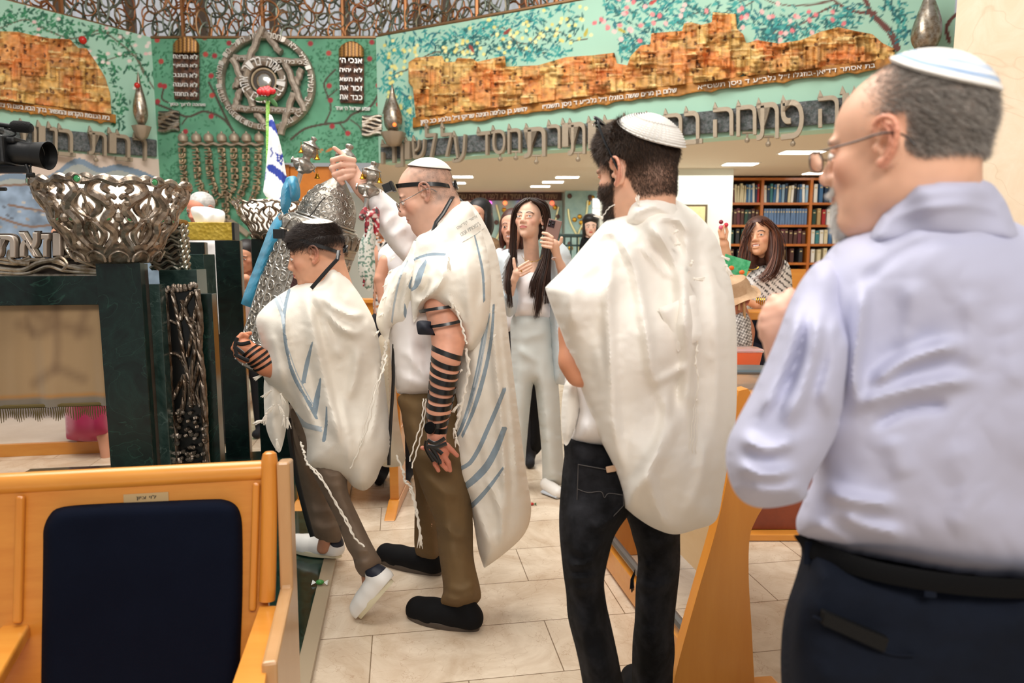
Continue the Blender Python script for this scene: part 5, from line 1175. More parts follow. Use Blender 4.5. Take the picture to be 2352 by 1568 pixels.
# long front board running back from the end panel
s0 = eh(1652, 1215, -.047); s0 = np.array([s0[0], s0[1], 0]); dl = VX*.97+UX*-.02
b = MB(); q = [s0, s0+dl*1.05]; b.hull8([(*q[0][:2], .34), (*q[1][:2], .34), (*(q[1]+UX*.02)[:2], .34), (*(q[0]+UX*.02)[:2], .34)], [(*q[0][:2], .93), (*q[1][:2], .93), (*(q[1]+UX*.02)[:2], .93), (*(q[0]+UX*.02)[:2], .93)]); b.obj('front_board', mat('light_birch', '#d9bd94', .4, col2='#cfae80', cs=5, cstretch=(1, .2, 1)), RQ, smooth=False)
b = MB(); o = -UX*.05; b.hull8([(*(q[0]+o)[:2], .93), (*(q[1]+o)[:2], .93), (*(q[1]+UX*.3)[:2], .93), (*(q[0]+UX*.3)[:2], .93)], [(*(q[0]+o)[:2], .955), (*(q[1]+o)[:2], .955), (*(q[1]+UX*.3)[:2], .975), (*(q[0]+UX*.3)[:2], .975)]); b.obj('book_shelf', M_wood, RQ, smooth=False, bevel=.004)
b = MB(); o = -UX*.06; b.tube([q[0]+o+(0, 0, .16), q[1]+o+(0, 0, .16)], .018, 8); b.obj('foot_rail', mat('grey_steel', '#7b7d7c', .35, .7), RQ)
b = MB(); b.hull8([(*(q[1]+o*2.6)[:2], .001), (*(q[1]+UX*.3)[:2], .001), (*(q[1]+UX*.3+VX*.05)[:2], .001), (*(q[1]+o*2.6+VX*.05)[:2], .001)], [(*(q[1]+o*.8)[:2], .93), (*(q[1]+UX*.2)[:2], .93), (*(q[1]+UX*.2+VX*.05)[:2], .93), (*(q[1]+o*.8+VX*.05)[:2], .93)]); b.obj('far_end_panel', M_woodv, RQ, smooth=False, bevel=.005)
b = MB(); b.hull8([(*(q[0]+o*1.3)[:2], .02), (*(q[1]+o*1.3)[:2], .02), (*(q[1]+o*.6)[:2], .02), (*(q[0]+o*.6)[:2], .02)], [(*(q[0]+o*1.3)[:2], .12), (*(q[1]+o*1.3)[:2], .12), (*(q[1]+o*.6)[:2], .12), (*(q[0]+o*.6)[:2], .12)]); b.obj('kick_board', M_wood, RQ, smooth=False)
# dark red bench beyond
a, c = G(1742, 1238), G(1870, 1225); R = thing('bench', 'dark reddish wooden bench behind the elbow of the lavender man', 'bench', a)
b = MB(); b.box(((a[0]+c[0])/2+.35, a[1]+.3, .25), (1.15, .55, .42)); b.obj('box_body', mat('mahogany', '#6e2f1c', .35, col2='#8a3f22', cs=4), R, smooth=False, bevel=.006)
b = MB(); b.box(((a[0]+c[0])/2+.33, a[1]+.28, .02), (1.25, .62, .036)); b.obj('base', M_wood, R, smooth=False, bevel=.006)
# plastic tubs on the pew's book shelf
def tub(cx, yb, w_, h_, Y, label, rimc, bodm, lid=True, name='plastic_tub'):
    c = P(cx, yb, Y); c[2] = .962; R = thing(name, label, 'container', c); b = MB(); hw = w_/2
    def rr(r, z, k=24): t = np.linspace(0, 2*PI, k+1)[:-1]; e = .45; return np.stack([c[0]+r*np.sign(np.cos(t))*abs(np.cos(t))**e, c[1]+r*.8*np.sign(np.sin(t))*abs(np.sin(t))**e, np.full(k, c[2]+z)], -1)
    ls = [rr(hw*.8, 0), rr(hw*.85, .006), rr(hw, h_), rr(hw*.96, h_), rr(hw*.8, .012)]; V = np.vstack(ls); k = 24; Q = [[i*k+j, i*k+(j+1) % k, (i+1)*k+(j+1) % k, (i+1)*k+j] for i in range(4) for j in range(k)]+[list(range(k))]
    b.add(V, Q); b.obj('tub_body', bodm, R)
    b = MB(); b.add(np.vstack([rr(hw*1.06, h_+.001), rr(hw*1.08, h_+.008), rr(hw*1.0, h_+.012), rr(hw*.4, h_+.012)]), [[i*k+j, i*k+(j+1) % k, (i+1)*k+(j+1) % k, (i+1)*k+j] for i in range(3) for j in range(k)]+([[3*k+j for j in range(k)]] if lid else [])); b.obj('lid', rimc, R); return R
clear = mat('clear_plastic', '#eef2f2', .15, trans=.75, ior=1.3)
tub(1700, 870, .15, .075, 2.75, 'orange plastic tub with a clear lid on the right pew shelf', clear, mat('orange_plastic', '#e8683a', .4))
tub(1712, 900, .17, .06, 2.35, 'clear plastic food box with a dark rim nearest on the right pew shelf', mat('smoke_rim', '#4c555a', .3), clear, name='food_box')
# bits dropped on the floor
def bit(px, py, cols, label, z=0, s=.014):
    c = G(px, py, z); R = thing('wrapped_sweet', label, 'sweet', c); b = MB(); b.ball(c+(0, 0, s*.6), (s, s*.7, s*.6), 10); b.obj('sweet', mat('sweet_'+label[:5].strip(), cols[0], .3), R)
    b = MB(); 
    for sg in (-1, 1): b.add([c+(sg*s*.9, 0, s*.5), c+(sg*s*1.9, s*.7, s*.9), c+(sg*s*1.9, -s*.7, s*.2), c+(sg*s*1.7, 0, s*1.1)], [[0, 1, 3], [0, 3, 2], [0, 2, 1], [1, 2, 3]])
    b.obj('wrapper_twist', mat('twist_'+label[:5].strip(), cols[1], .3), R)
bit(1221, 1160, ('#b32a22', '#2f5a34'), 'red and green wrapped sweet on the tiles by the long shawl')
bit(735, 1342, ('#3f8a3c', '#e9ece8'), 'white and green wrapped sweet on the green marble floor', .031, .018)
# ================================================================ people: heads, hands, hair
M_skin = matvc('skin', .5, bs=220, bstr=.08, bdist=.001, sss=.12)
M_hair = matvc('hair', .5)
def head(S, T, jaw=1., ears=True, nose=1., beard=0, open_=0, neck=None):
    e = lambda c, r, k=.012, op='u', R=None: S.ell(c, r, R, k, op, T)
    e((0, -.014, .036), (.076, .096, .082)); e((0, .03, .03), (.064, .060, .058), .02)
    e((0, .03, -.03), (.060, .060, .078), .02); e((0, .032, -.074), (.050*jaw, .052, .036), .02); e((0, .072, -.1), (.021*jaw, .018, .017), .02)
    e((0, -.01, -.06), (.056*jaw, .05, .04), .02)
    for s in (-1, 1):
        e((s*.040, .056, -.024), (.023, .024, .024), .015); e((s*.026, .080, .016), (.026, .012, .0085), .012)
        e((s*.033, .100, -.003), (.018, .016, .0125), .008, 's')
        e((s*.0315, .0735, -.004), (.0135, .0125, .0125), .003)
        e((s*.0125, .098, -.037), (.0078*nose, .0105, .008), .006)
        S.cap((s*.018, .0905, .0045), (s*.046, .082, .0035), .0034, .003, .004, 'u', T)
        S.cap((s*.018, .0900, -.0125), (s*.044, .082, -.0115), .0028, .0025, .004, 'u', T)
    e((0, .066, -.05), (.034, .030, .034), .014); S.cap((0, .086, .014), (0, .108*nose, -.030), .0095, .0115, .010, 'u', T); e((0, .111*nose, -.034), (.0105, .0095, .009), .006)
    m = .006*open_
    e((0, .0925, -.059+m*.3), (.021, .0085, .005), .006); e((0, .0925, -.0695-m), (.018, .0085, .006), .006); e((0, .104, -.064-m*.4), (.019, .01, .0014+m), .002, 's')
    if beard: e((0, .055, -.09), (.046, .045, .036), .015)
    if ears:
        for s in (-1, 1):
            X = lambda x, y, z: (s*x, y, z)
            e(X(.073, -.008, -.004), (.008, .016, .027), .008)
            o = [(.077, .010, .010), (.081, .006, .026), (.086, -.006, .032), (.090, -.020, .026), (.092, -.026, .010), (.090, -.022, -.008), (.086, -.012, -.022), (.080, -.003, -.031), (.075, .005, -.026)]
            S.chain([X(*p) for p in cr(o, 2)], .0036, .003, .006, 'u', T)
            e(X(.080, -.002, -.028), (.0045, .007, .007), .004)
            e(X(.081, -.013, .0), (.0035, .012, .024), .004)
            e(X(.088, -.004, -.004), (.009, .0085, .012), .003, 's'); e(X(.078, -.003, -.004), (.006, .005, .008), .003, 's')
            S.chain([X(*p) for p in ((.084, -.004, .024), (.087, -.014, .012), (.087, -.016, -.002), (.083, -.009, -.014))], .0028, .003, .003, 'u', T)
            e(X(.077, .0085, -.007), (.0035, .004, .006), .003)
def tol(V, T): R, t, sc = T; return ((V-t)/sc)@np.asarray(R)
def tow(V, T): R, t, sc = T; return (np.asarray(V, float)*sc)@np.asarray(R).T+t
def ss(a, b, x): t = np.clip((x-a)/(b-a), 0, 1); return t*t*(3-2*t)
def mixc(c, col, a): a = np.clip(a, 0, 1)[:, None]; return c*(1-a)+np.asarray(lin3(col) if isinstance(col, str) else col)*a
def paint(V, T, skin, lips='#bd7d6e', brow=None, red='#c9705a', hairf=None, hairc=None, stub=0, stubc='#5a4a44', eyes=True, teeth=False):
    L = tol(V, T); x, y, z = L.T; ax = np.abs(x); c = np.tile(lin3(skin), (len(V), 1))
    n = np.array([noise.noise(Vector(p)*60) for p in L]); c *= (1+.07*n)[:, None]
    g = lambda X, Y, Z, r: np.exp(-(((ax-X)**2+(y-Y)**2+(z-Z)**2)/r**2))
    c = mixc(c, red, .45*g(.045, .07, -.03, .025)+.35*g(0, .118, -.034, .014)); c = mixc(c, red, .5*ss(.076, .086, ax)*(np.abs(z) < .045))
    if stub: c = mixc(c, stubc, stub*ss(-.03, -.05, z-.35*np.clip(.03-y, 0, 1))*ss(-.02, .03, y)*(1-.8*g(0, .1, -.064, .02)))
    if hairf is not None: c = mixc(c, hairc, hairf(x, y, z, n))
    if brow: d = np.abs(z-(.0215-.012*(np.clip((ax-.03)/.02, -1, 1))**2*.6)); c = mixc(c, brow, ss(.0052, .0025, d)*ss(.010, .015, ax)*ss(.055, .047, ax)*(y > .055))
    c = mixc(c, lips, ss(.0, -.002, np.abs(z+.0645)-.0092*np.sqrt(np.clip(1-(ax/.0235)**2, 0, 1)))*(y > .08)*(ax < .0235))
    if teeth: c = mixc(c, '#f4efe8', (np.abs(z+.0645) < .0035)*(ax < .017)*(y > .08)*1.)
    return np.clip(c, 0, 1)
def capmask(n, amax):
    n = np.asarray(n, float)/np.linalg.norm(n)
    def f(x, y, z): d = np.stack([x, y+.014, z-.036], -1); c = (d@n)/(np.linalg.norm(d, axis=1)+1e-9); return (np.arccos(np.clip(c, -1, 1)) > amax*.94)*1.
    return f
earmask = lambda x, y, z: 1-1.*((np.abs(x) > .070)*(y > -.030)*(y < .022)*(z > -.045)*(z < .036))
def eyes(T, parent, look=(0, 0), iris='#4a2f1e'):
    """eyeball fronts with iris and pupil set in the lids"""
    for s in (-1, 1):
        b = MB(); n = 16; cx = np.array([s*.0315, .0780, -.004]); dirv = np.array([look[0], 1, look[1]]); dirv = dirv/np.linalg.norm(dirv)
        t = np.linspace(-PI/2, PI/2, 17); a = np.arange(24)*2*PI/24
        V = np.stack([np.cos(t)[:, None]*np.cos(a), np.cos(t)[:, None]*np.sin(a), np.sin(t)[:, None]+0*a], -1).reshape(-1, 3); i = np.arange(16)[:, None]; j = np.arange(24)[None]; Q = np.stack([i*24+j, i*24+(j+1) % 24, (i+1)*24+(j+1) % 24, (i+1)*24+j], -1).reshape(-1, 4)
        up = np.array([0, 0, 1.]); R = np.stack([np.cross(dirv, up)/np.linalg.norm(np.cross(dirv, up)), np.cross(np.cross(dirv, up), dirv), dirv], -1); W = V@R.T*.0137+cx
        c = np.tile(lin3('#efe9e4'), (len(V), 1)); c[V[:, 2] > .84] = lin3(iris); c[V[:, 2] > .965] = lin3('#0c0a09')
        m = np.abs(W[:, 2]-cx[2]) > .0056*(1.25-np.abs((W[:, 0]-cx[0])/.0137)); W2 = W.copy(); W2[m] = cx+(W[m]-cx)*.8
        b.add(tow(W2, T), Q, 0, c); b.obj('eye', matvc('eye_surface', .12), parent, fixn=False)
def cap_on(T, n, amax, name, parent, mt, colf, k=1.045, c0=(0, -.014, .036), rr=(.076, .096, .082), thick=.003, bumps=None, wob=.0):
    """skull cap: follows the skull inside a cone about direction n"""
    n = np.asarray(n, float); n /= np.linalg.norm(n); u = np.cross(n, [0, 1, 0]); u /= np.linalg.norm(u); v = np.cross(n, u); na, nr = 96, 34; b = MB(); rows = []; cols = []
    a = np.arange(na)*2*PI/na; rr = np.asarray(rr)
    for side, off in ((0, thick), (1, 0)):
        for i in (range(nr+1) if side == 0 else range(nr, -1, -1)):
            f = i/nr*amax*(1+wob*np.sin(3*a+1)*(i/nr)); d = n*np.cos(f)[:, None]+(u*np.cos(a)[:, None]+v*np.sin(a)[:, None])*np.sin(f)[:, None]
            s_ = 1/np.sqrt(((d/rr)**2).sum(1)); h = np.full(na, off)
            if side == 0 and bumps is not None: h = h+bumps(i/nr, a)
            rows.append(np.array(c0)+d*(s_*k+h)[:, None]); cols.append(np.tile(lin3(colf(i/nr)), (na, 1)))
    m = len(rows); i = np.arange(m-1)[:, None]; j = np.arange(na)[None]; Q = np.stack([i*na+j, i*na+(j+1) % na, (i+1)*na+(j+1) % na, (i+1)*na+j], -1).reshape(-1, 4)
    b.add(tow(np.vstack(rows), T), Q, 0, np.vstack(cols)); return b.obj(name, mt, parent)
def shorthair(V, Q, T, mask, n, L, rad, cols, flow, name, parent, lift=.45, fade=None, curl=.3):
    """short hairs rooted on the scalp; flow(local)->local direction"""
    Nn = vnormals(V, Q); Lc = tol(V, T); pr = np.clip(mask(Lc[:, 0], Lc[:, 1], Lc[:, 2]), 0, 1); ok = pr > .02; idx = np.where(ok)[0]
    if len(idx) == 0: return None
    w_ = pr[idx]/pr[idx].sum(); k = RNG.choice(idx, n, p=w_); R, t, sc = T
    jit = RNG.normal(0, .0012, (n, 3)); d = np.array([flow(*p) for p in Lc[k]])@np.asarray(R).T; d /= np.linalg.norm(d, axis=1, keepdims=True)
    nr = Nn[k]; D = d-nr*(d*nr).sum(1, keepdims=True)+nr*lift+RNG.normal(0, .16, (n, 3)); ln = L*RNG.uniform(.6, 1.2, n)*(.35+.65*pr[k] if fade is None else fade(Lc[k]))
    cc = np.array([lin(c) for c in cols])[RNG.integers(0, len(cols), n)]*RNG.uniform(.8, 1.2, (n, 1))
    return strand_hair(name, V[k]+jit-nr*.001, D, ln, rad, cc, parent, M_hair, curl=curl)
def finger(S, pts, r0, r1, k=.003):
    S.chain(pts, np.linspace(r0, r1, len(pts)), k)
def pc(S, pts, k=.01, k0=None):
    """chain given as (px,py,Y,radius in px)"""
    S.chain([P(x, y, Y) for x, y, Y, r in pts], [r*mpp(Y) for x, y, Y, r in pts], k, k0)
def arm_wraps(pts, name, parent, ts, w_=.0085, tilt=.25, mt=None):
    """leather strap wound round a limb: pts [(point, radius)]"""
    p = np.array([a for a, r in pts]); r = np.array([q for a, q in pts]); d = np.concatenate([[0], np.cumsum(np.linalg.norm(np.diff(p, axis=0), axis=1))]); d /= d[-1]; b = MB()
    for j, t in enumerate(ts):
        c = np.array([np.interp(t, d, p[:, i]) for i in range(3)]); c2 = np.array([np.interp(min(t+.03, 1), d, p[:, i]) for i in range(3)]); ax = c2-c if t < .97 else p[-1]-p[-2]; ax /= np.linalg.norm(ax); rad = np.interp(t, d, r)*1.05+.0022
        u = np.cross(ax, [0, 1, 0]); u /= np.linalg.norm(u); v = np.cross(ax, u); a = np.linspace(0, 2*PI, 29)[:-1]; ring_ = c+rad*(u*np.cos(a)[:, None]+v*np.sin(a)[:, None])+ax*(rad*tilt*np.cos(a-.5-j*.2))[:, None]
        nn = (u*np.cos(a)[:, None]+v*np.sin(a)[:, None]); q = len(a); V = np.vstack([ring_+ax*w_/2+nn*.0012, ring_-ax*w_/2+nn*.0012, ring_-ax*w_/2-nn*.001, ring_+ax*w_/2-nn*.001]); 
        Q = [[m*q+i, m*q+(i+1) % q, ((m+1) % 4)*q+(i+1) % q, ((m+1) % 4)*q+i] for m in range(4) for i in range(q)]; b.add(V, Q)
    return b.obj(name, mt or LEATHER, parent)
LEATHER = mat('black_leather', '#0c0c0e', .35, coat=.3)
def ribbon(pts, w_, name, parent, mt, thick=.0016, up=(0, -1, 0), mb=None):
    b = mb or MB(); b.tube(pts, w_/2, 8, flat=thick/w_*2, up=up); return b if mb is not None else b.obj(name, mt, parent)
def fringe_tassel(b, px, py, Y, L=34, n=9, ang=PI/2, knot=5, spread=5):
    """knotted white tassel starting at a pixel"""
    b.ball(P(px, py, Y), knot*mpp(Y)*.8, 8)
    for k in range(n):
        a = ang+RNG.uniform(-.25, .25)*spread/5; l = L*RNG.uniform(.7, 1.05); m = (px+math.cos(a)*l*.5+RNG.uniform(-2, 2), py+math.sin(a)*l*.5); b.tube([P(px, py, Y), P(*m, Y-.004), P(px+math.cos(a)*l+RNG.uniform(-spread, spread)*.4, py+math.sin(a)*l, Y)], [1.7*mpp(Y), 1.6*mpp(Y), .7*mpp(Y)], 4)
def cord(b, pts, Y, r=1.6, knots=(), wob=1.5):
    L = cr(pts, 7); dY = (lambda i: Y if np.isscalar(Y) else np.interp(i/len(L), np.linspace(0, 1, len(Y)), Y))
    p = [P(x+wob*math.sin(i*1.9), y, dY(i)+.002*math.cos(i*1.3)) for i, (x, y) in enumerate(L)]; rr = np.full(len(L), r*mpp(np.mean(Y)))
    for k in knots: rr[int(k*(len(L)-1))] *= 2.0
    b.tube(p, rr, 6)
def join(mb, V, Q, c): mb.add(V, Q, 0, c)
WOOL = mat('white_wool', '#ece6da', .85, bs=260, bstr=.25, bdist=.0015, sheen=.2)
WOOLC = mat('cream_wool', '#e7dcc6', .85, bs=260, bstr=.25, bdist=.0015, sheen=.2)
STRIPE = mat('grey_blue_stripe', '#8fa0ad', .8, bs=260, bstr=.2, bdist=.0015); STRIPEL = mat('pale_blue_stripe', '#b9c4cc', .8)
def shoe(name, parent, heel, toe, w_, h_, mu, ms, zb, laces=False, lift=0, pre=None):
    """shoe from heel to toe (world floor points)"""
    heel = np.array(heel, float); toe = np.array(toe, float); d = toe-heel; L = np.linalg.norm(d); d /= L; s_ = np.cross(d, [0, 0, 1]); s_ /= np.linalg.norm(s_); up = np.cross(s_, d)
    S = Sdf(); q = lambda a, b_, c_: heel+d*L*a+s_*b_+up*c_
    S.chain([q(.14, 0, h_*.62), q(.4, 0, h_*.5), q(.65, 0, h_*.36), q(.87, 0, h_*.3)], [w_*.42, w_*.46, w_*.5, w_*.40], .02); S.cap(q(.14, 0, h_*.5), q(.17, 0, h_*1.0), w_*.40, w_*.34, .015)
    S.cap(q(.12, 0, w_*.36), q(.86, 0, w_*.36), w_*.4, w_*.42, .02); V, Q = S.mesh(.0045, 2)
    t = (V-heel)@up; V += up*np.where(t < .016, .016-t, 0)[:, None]; par = parent
    b = MB(); b.add(V, Q); o = b.obj(name, mu, par, fixn=False)
    b = MB(); n = 40; a = np.linspace(0, 2*PI, n+1)[:-1]; 
    def outl(k, z): x = .5-.5*np.cos(a); xx = .5+.5*np.cos(a); ww = w_*.5*k*(.86+.22*np.sin((xx-.2)*PI)); return heel+d*(L*(.02+.98*xx))[:, None]+s_*(np.sign(np.sin(a))*np.abs(np.sin(a))**.75*ww)[:, None]+up*z
    V = np.vstack([outl(.95, 0), outl(1, .004), outl(1.0, .022), outl(.8, .026)]); b.add(V, [[i*n+j, i*n+(j+1) % n, (i+1)*n+(j+1) % n, (i+1)*n+j] for i in range(3) for j in range(n)]+[list(range(n)), [3*n+j for j in range(n)]]); b.obj('sole', ms, o)
    if laces:
        b = MB()
        for k in range(5):
            f = .38+k*.075; z = h_*.5+w_*.46-(k*.0085); b.tube([q(f, -w_*.3, z-.016), q(f+.02, 0, z), q(f+.0, w_*.3, z-.016)], .0028, 5)
        b.obj('laces', LEATHER, o)
        b = MB(); b.ell = None
        S = Sdf(); S.cap(q(.12, 0, h_*.75), q(.13, 0, h_*1.05), w_*.415, w_*.36, .01); V, Q = S.mesh(.005, 1); V = V[:] ; b.add(V, Q); b.obj('heel_tab', mat('navy_heel_tab', '#141a2b', .5), o, fixn=False)
    return o
def person(label, at, name='person'): return thing(name, label, 'person', (float(at[0]), float(at[1]), 0))
def coarse_body(mb, skin, hips, chest, neckp, feet, r=1., arms=()):
    """hidden trunk and legs, joined into the one body mesh"""
    S = Sdf(); hips, chest = np.array(hips), np.array(chest); S.cap(hips, chest, .10*r, .12*r, .06); S.cap(chest, neckp, .08*r, .05*r, .05)
    for f in feet:
        f = [P(*q) for q in f]; S.cap(hips, f[0], .06*r, .036*r, .03); S.chain(f, np.linspace(.034, .024, len(f))*r, .01)
    for a in arms: S.chain([np.array(p) for p in a], [.05*r]+[.038*r]*(len(a)-1), .03)
    V, Q = S.mesh(.014, 2); mb.add(V, Q, 0, np.tile(lin3(skin), (len(V), 1)))
# ================================================================ 1. the balding man with the head box, side view
Y2 = 2.68; T2 = (axes(math.radians(90), math.radians(-21)), P(979, 446, Y2), 1.06); R = MAN = person('balding man in glasses and striped shawl, head box on brow, gripping the scroll case', P(1000, 1000, Y2))
skin = '#e6b59c'; mb = MB()
S = Sdf(); head(S, T2, 1.12); nb = P(1005, 600, Y2); S.cap(tow([(0, -.02, -.04)], T2)[0], nb, .062, .078, .03); S.ell(tow([(0, .04, -.105)], T2)[0], (.05, .05, .035), None, .03)
S.cap(tow([(0, -.06, -.04)], T2)[0], P(1050, 560, Y2), .05, .07, .03)
V, Q = S.mesh(.0026, 2); VH, QH = V, Q
band = lambda x, y, z, n: .62*ss(.115, .10, z)*ss(-.045, -.02, z+.25*np.clip(-y-.04, 0, 1)*0+.02)*ss(.045, -.01, y-.35*(z-.03))*(.8+.8*n)
c = paint(V, T2, skin, brow='#5a443a', hairf=band, hairc='#8a7468', stub=.3, stubc='#8d7468'); join(mb, V, Q, c)
# left arm hanging, wound with straps
armp = [(1010, 690, 2.50, 38), (1030, 780, 2.45, 36), (1026, 815, 2.43, 33), (1020, 860, 2.43, 31), (1008, 940, 2.42, 26), (1003, 985, 2.42, 21), (1003, 1012, 2.42, 20)]
S = Sdf(); pc(S, armp, .02)
Yh = 2.41; S.chain([P(1003, 1005, Yh), P(1006, 1032, Yh)], [.028, .033], .015); S.ell(P(1009, 1038, Yh), (.038, .02, .03), None, .012)
for f in ([(1026, 1022), (1038, 1034), (1050, 1046)], [(1018, 1044), (1030, 1062), (1034, 1080)], [(1008, 1048), (1016, 1066), (1026, 1078)], [(998, 1048), (1000, 1066), (1007, 1080)]): finger(S, [P(x, y, Yh-.012+.004*i) for i, (x, y) in enumerate(f)], .0105, .0078)
finger(S, [P(990, 1022, Yh+.01), P(980, 1030, Yh), P(970, 1028, Yh-.005)], .011, .008)
V, Q = S.mesh(.0028, 2); c = np.tile(lin3('#dc9f84'), (len(V), 1)); pv = proj(V); c = mixc(c, '#b8604c', .6*ss(960, 1040, pv[:, 1])); c *= (1+.1*noise2(pv, .06, 3, 2))[:, None]; join(mb, V, Q, np.clip(c, 0, 1))
# right arm raised to the scroll case finial
YG = 2.9; S = Sdf(); pc(S, [(975, 600, 2.86, 30), (890, 500, 2.9, 24), (835, 430, 2.9, 21), (812, 405, 2.9, 19)], .02)
S.ell(P(800, 388, YG-.005), (.04, .03, .034), None, .015)
for f in ([(812, 368), (786, 362), (764, 368), (766, 382)], [(812, 380), (784, 378), (762, 386), (768, 398)], [(812, 392), (788, 394), (768, 401), (776, 411)], [(810, 402), (794, 407), (779, 412), (786, 420)]): finger(S, [P(x, y, YG+(-.03, -.052, -.05, -.036)[i]) for i, (x, y) in enumerate(f)], .0125, .0105)
finger(S, [P(808, 376, YG), P(784, 352, YG+.02), P(768, 340, YG+.01)], .011, .009)
V, Q = S.mesh(.0028, 2); c = np.tile(lin3('#e6b59e'), (len(V), 1)); c *= (1+.12*noise2(proj(V), .07, 3, 2))[:, None]; join(mb, V, Q, np.clip(c, 0, 1))
coarse_body(mb, skin, P(1000, 930, 2.72), P(1010, 660, 2.72), nb, [[(990, 980, 2.64), (1030, 1180, 2.56), (1060, 1370, 2.5)], [(985, 980, 2.76), (980, 1150, 2.85), (985, 1265, 2.95)]], 1.05)
mb.obj('body', M_skin, R, fixn=False); eyes(T2, R, (0, -.4))
shorthair(VH, QH, T2, lambda x, y, z: band(x, y, z, 0*x)*earmask(x, y, z)*ss(.04, -.04, y), 14000, .0035, .00028, ['#5d4a40', '#7a6558', '#4a3a32', '#9a8678'], lambda x, y, z: (0, -.6, -1), 'cropped_hair', R, .5)
cap_on(T2, (0, -.55, 1), .96, 'skull_cap', R, matvc('suede', .9, sheen=.4), lambda t: '#3a3230' if t > .985 else '#eee5d6', k=1.05, thick=.003)
# head box and strap
def headstrap(T, front, R, w_=.016, box=.032, nape=(0, -.103, -.008), fz=.062):
    pts = []
    for a in np.linspace(0, 2*PI, 41)[:-1]:
        zz = np.interp(math.cos(a), [-1, 1], [-.012, fz]); x0 = math.sin(a); y0 = math.cos(a); kz = math.sqrt(max(0, 1-((zz-.036)/.082)**2)); pts.append((x0*.0805*kz+0, -.014+y0*(.101 if y0 < 0 else .108)*kz, zz))
    W = tow(pts, T); ctr = W.mean(0); b = MB(); m = len(W); upv = np.asarray(T[0])[:, 2]; nn = W-ctr; nn /= np.linalg.norm(nn, axis=1, keepdims=True); V = np.vstack([W+upv*w_/2+nn*.003, W-upv*w_/2+nn*.003, W-upv*w_/2+nn*.0005, W+upv*w_/2+nn*.0005])
    b.add(V, [[k*m+i, k*m+(i+1) % m, ((k+1) % 4)*m+(i+1) % m, ((k+1) % 4)*m+i] for k in range(4) for i in range(m)]); st = b.obj('head_strap', LEATHER, R)
    Rm = np.asarray(T[0]); c = tow([(0, .098, fz+.006)], T)[0]; tl = np.array(Matrix.Rotation(math.radians(front), 3, 'X')); RB = Rm@tl
    b = MB(); b.box(c+RB@np.array([0, .004, .0]), (box*1.35, .010, box*1.25), RB); b.box(c+RB@np.array([0, .009+box*.48, .003]), (box, box, box), RB); b.obj('head_box', mat('black_lacquer', '#101012', .45), R, smooth=False, bevel=.0012)
    b = MB(); k0 = tow([nape], T)[0]
    b.ball(k0, (.016, .016, .014), 10); 
    for sgn in (-1, 1): b.tube(tow([(0, nape[1]-.004, nape[2]), (sgn*.02, nape[1]-.012, nape[2]+.012), (sgn*.03, nape[1]-.006, nape[2]-.012), (sgn*.008, nape[1]-.01, nape[2]-.006)], T), .006, 6, flat=.5)
    b.obj('strap_knot', LEATHER, R); return st
headstrap(T2, 0, R)
b = MB(); ribbon([P(x, y, yy) for x, y, yy in ((1044, 445, 2.68), (1036, 458, 2.60), (1018, 490, 2.585), (1002, 510, 2.575), (993, 535, 2.555), (975, 552, 2.52))], .015, '', R, None, mb=b); ribbon([P(x, y, yy) for x, y, yy in ((1045, 450, 2.72), (1060, 462, 2.72), (1064, 480, 2.72))], .015, '', R, None, mb=b)
b.obj('hanging_strap', LEATHER, R)
b = MB(); ribbon([P(x, y, 2.60) for x, y in cr([(905, 790), (903, 830), (903, 880), (898, 960), (894, 1030), (893, 1068)], 4)], .013, '', R, None, mb=b); b.obj('hanging_strap', LEATHER, R)
# glasses
def glasses(T, R, rim, armc, w_=.052, h_=.032, yoff=.108, z0=-.006, hook=True, lens=None):
    b = MB(); bl = MB()
    for s in (-1, 1):
        a = np.linspace(0, 2*PI, 29)[:-1]; q = [(s*.033+w_/2*np.sign(math.cos(t))*abs(math.cos(t))**.7, yoff-.10*abs(s*.033+w_/2*math.cos(t))**1.4, z0+h_/2*np.sign(math.sin(t))*abs(math.sin(t))**.7) for t in a]; b.tube(tow(q, T), .0013, 6, closed=True)
        bl.add(tow(q, T), [list(range(len(q)))])
    b.tube(tow([(-.008, yoff, z0+.004), (0, yoff+.003, z0+.007), (.008, yoff, z0+.004)], T), .0013, 6); g = b.obj('spectacles', rim, R); bl.obj('lens', lens or mat('lens_glass', '#ffffff', .03, trans=1, ior=1.2), g)
    for s in (-1, 1):
        b = MB(); q = [(s*.062, yoff-.012, z0+.009), (s*.074, yoff-.03, z0+.010), (s*.082, .03, z0+.014), (s*.088, -.005, z0+.018), (s*.087, -.03, z0+.012), (s*.083, -.044, z0-.004)]; b.tube(tow(cr(q, 4), T), .0022, 8, flat=.6); b.obj('temple_arm', armc, g)
    return g
glasses(T2, R, mat('black_frame', '#111214', .3), mat('steel_arm', '#8f959a', .25, .9), z0=-.012)
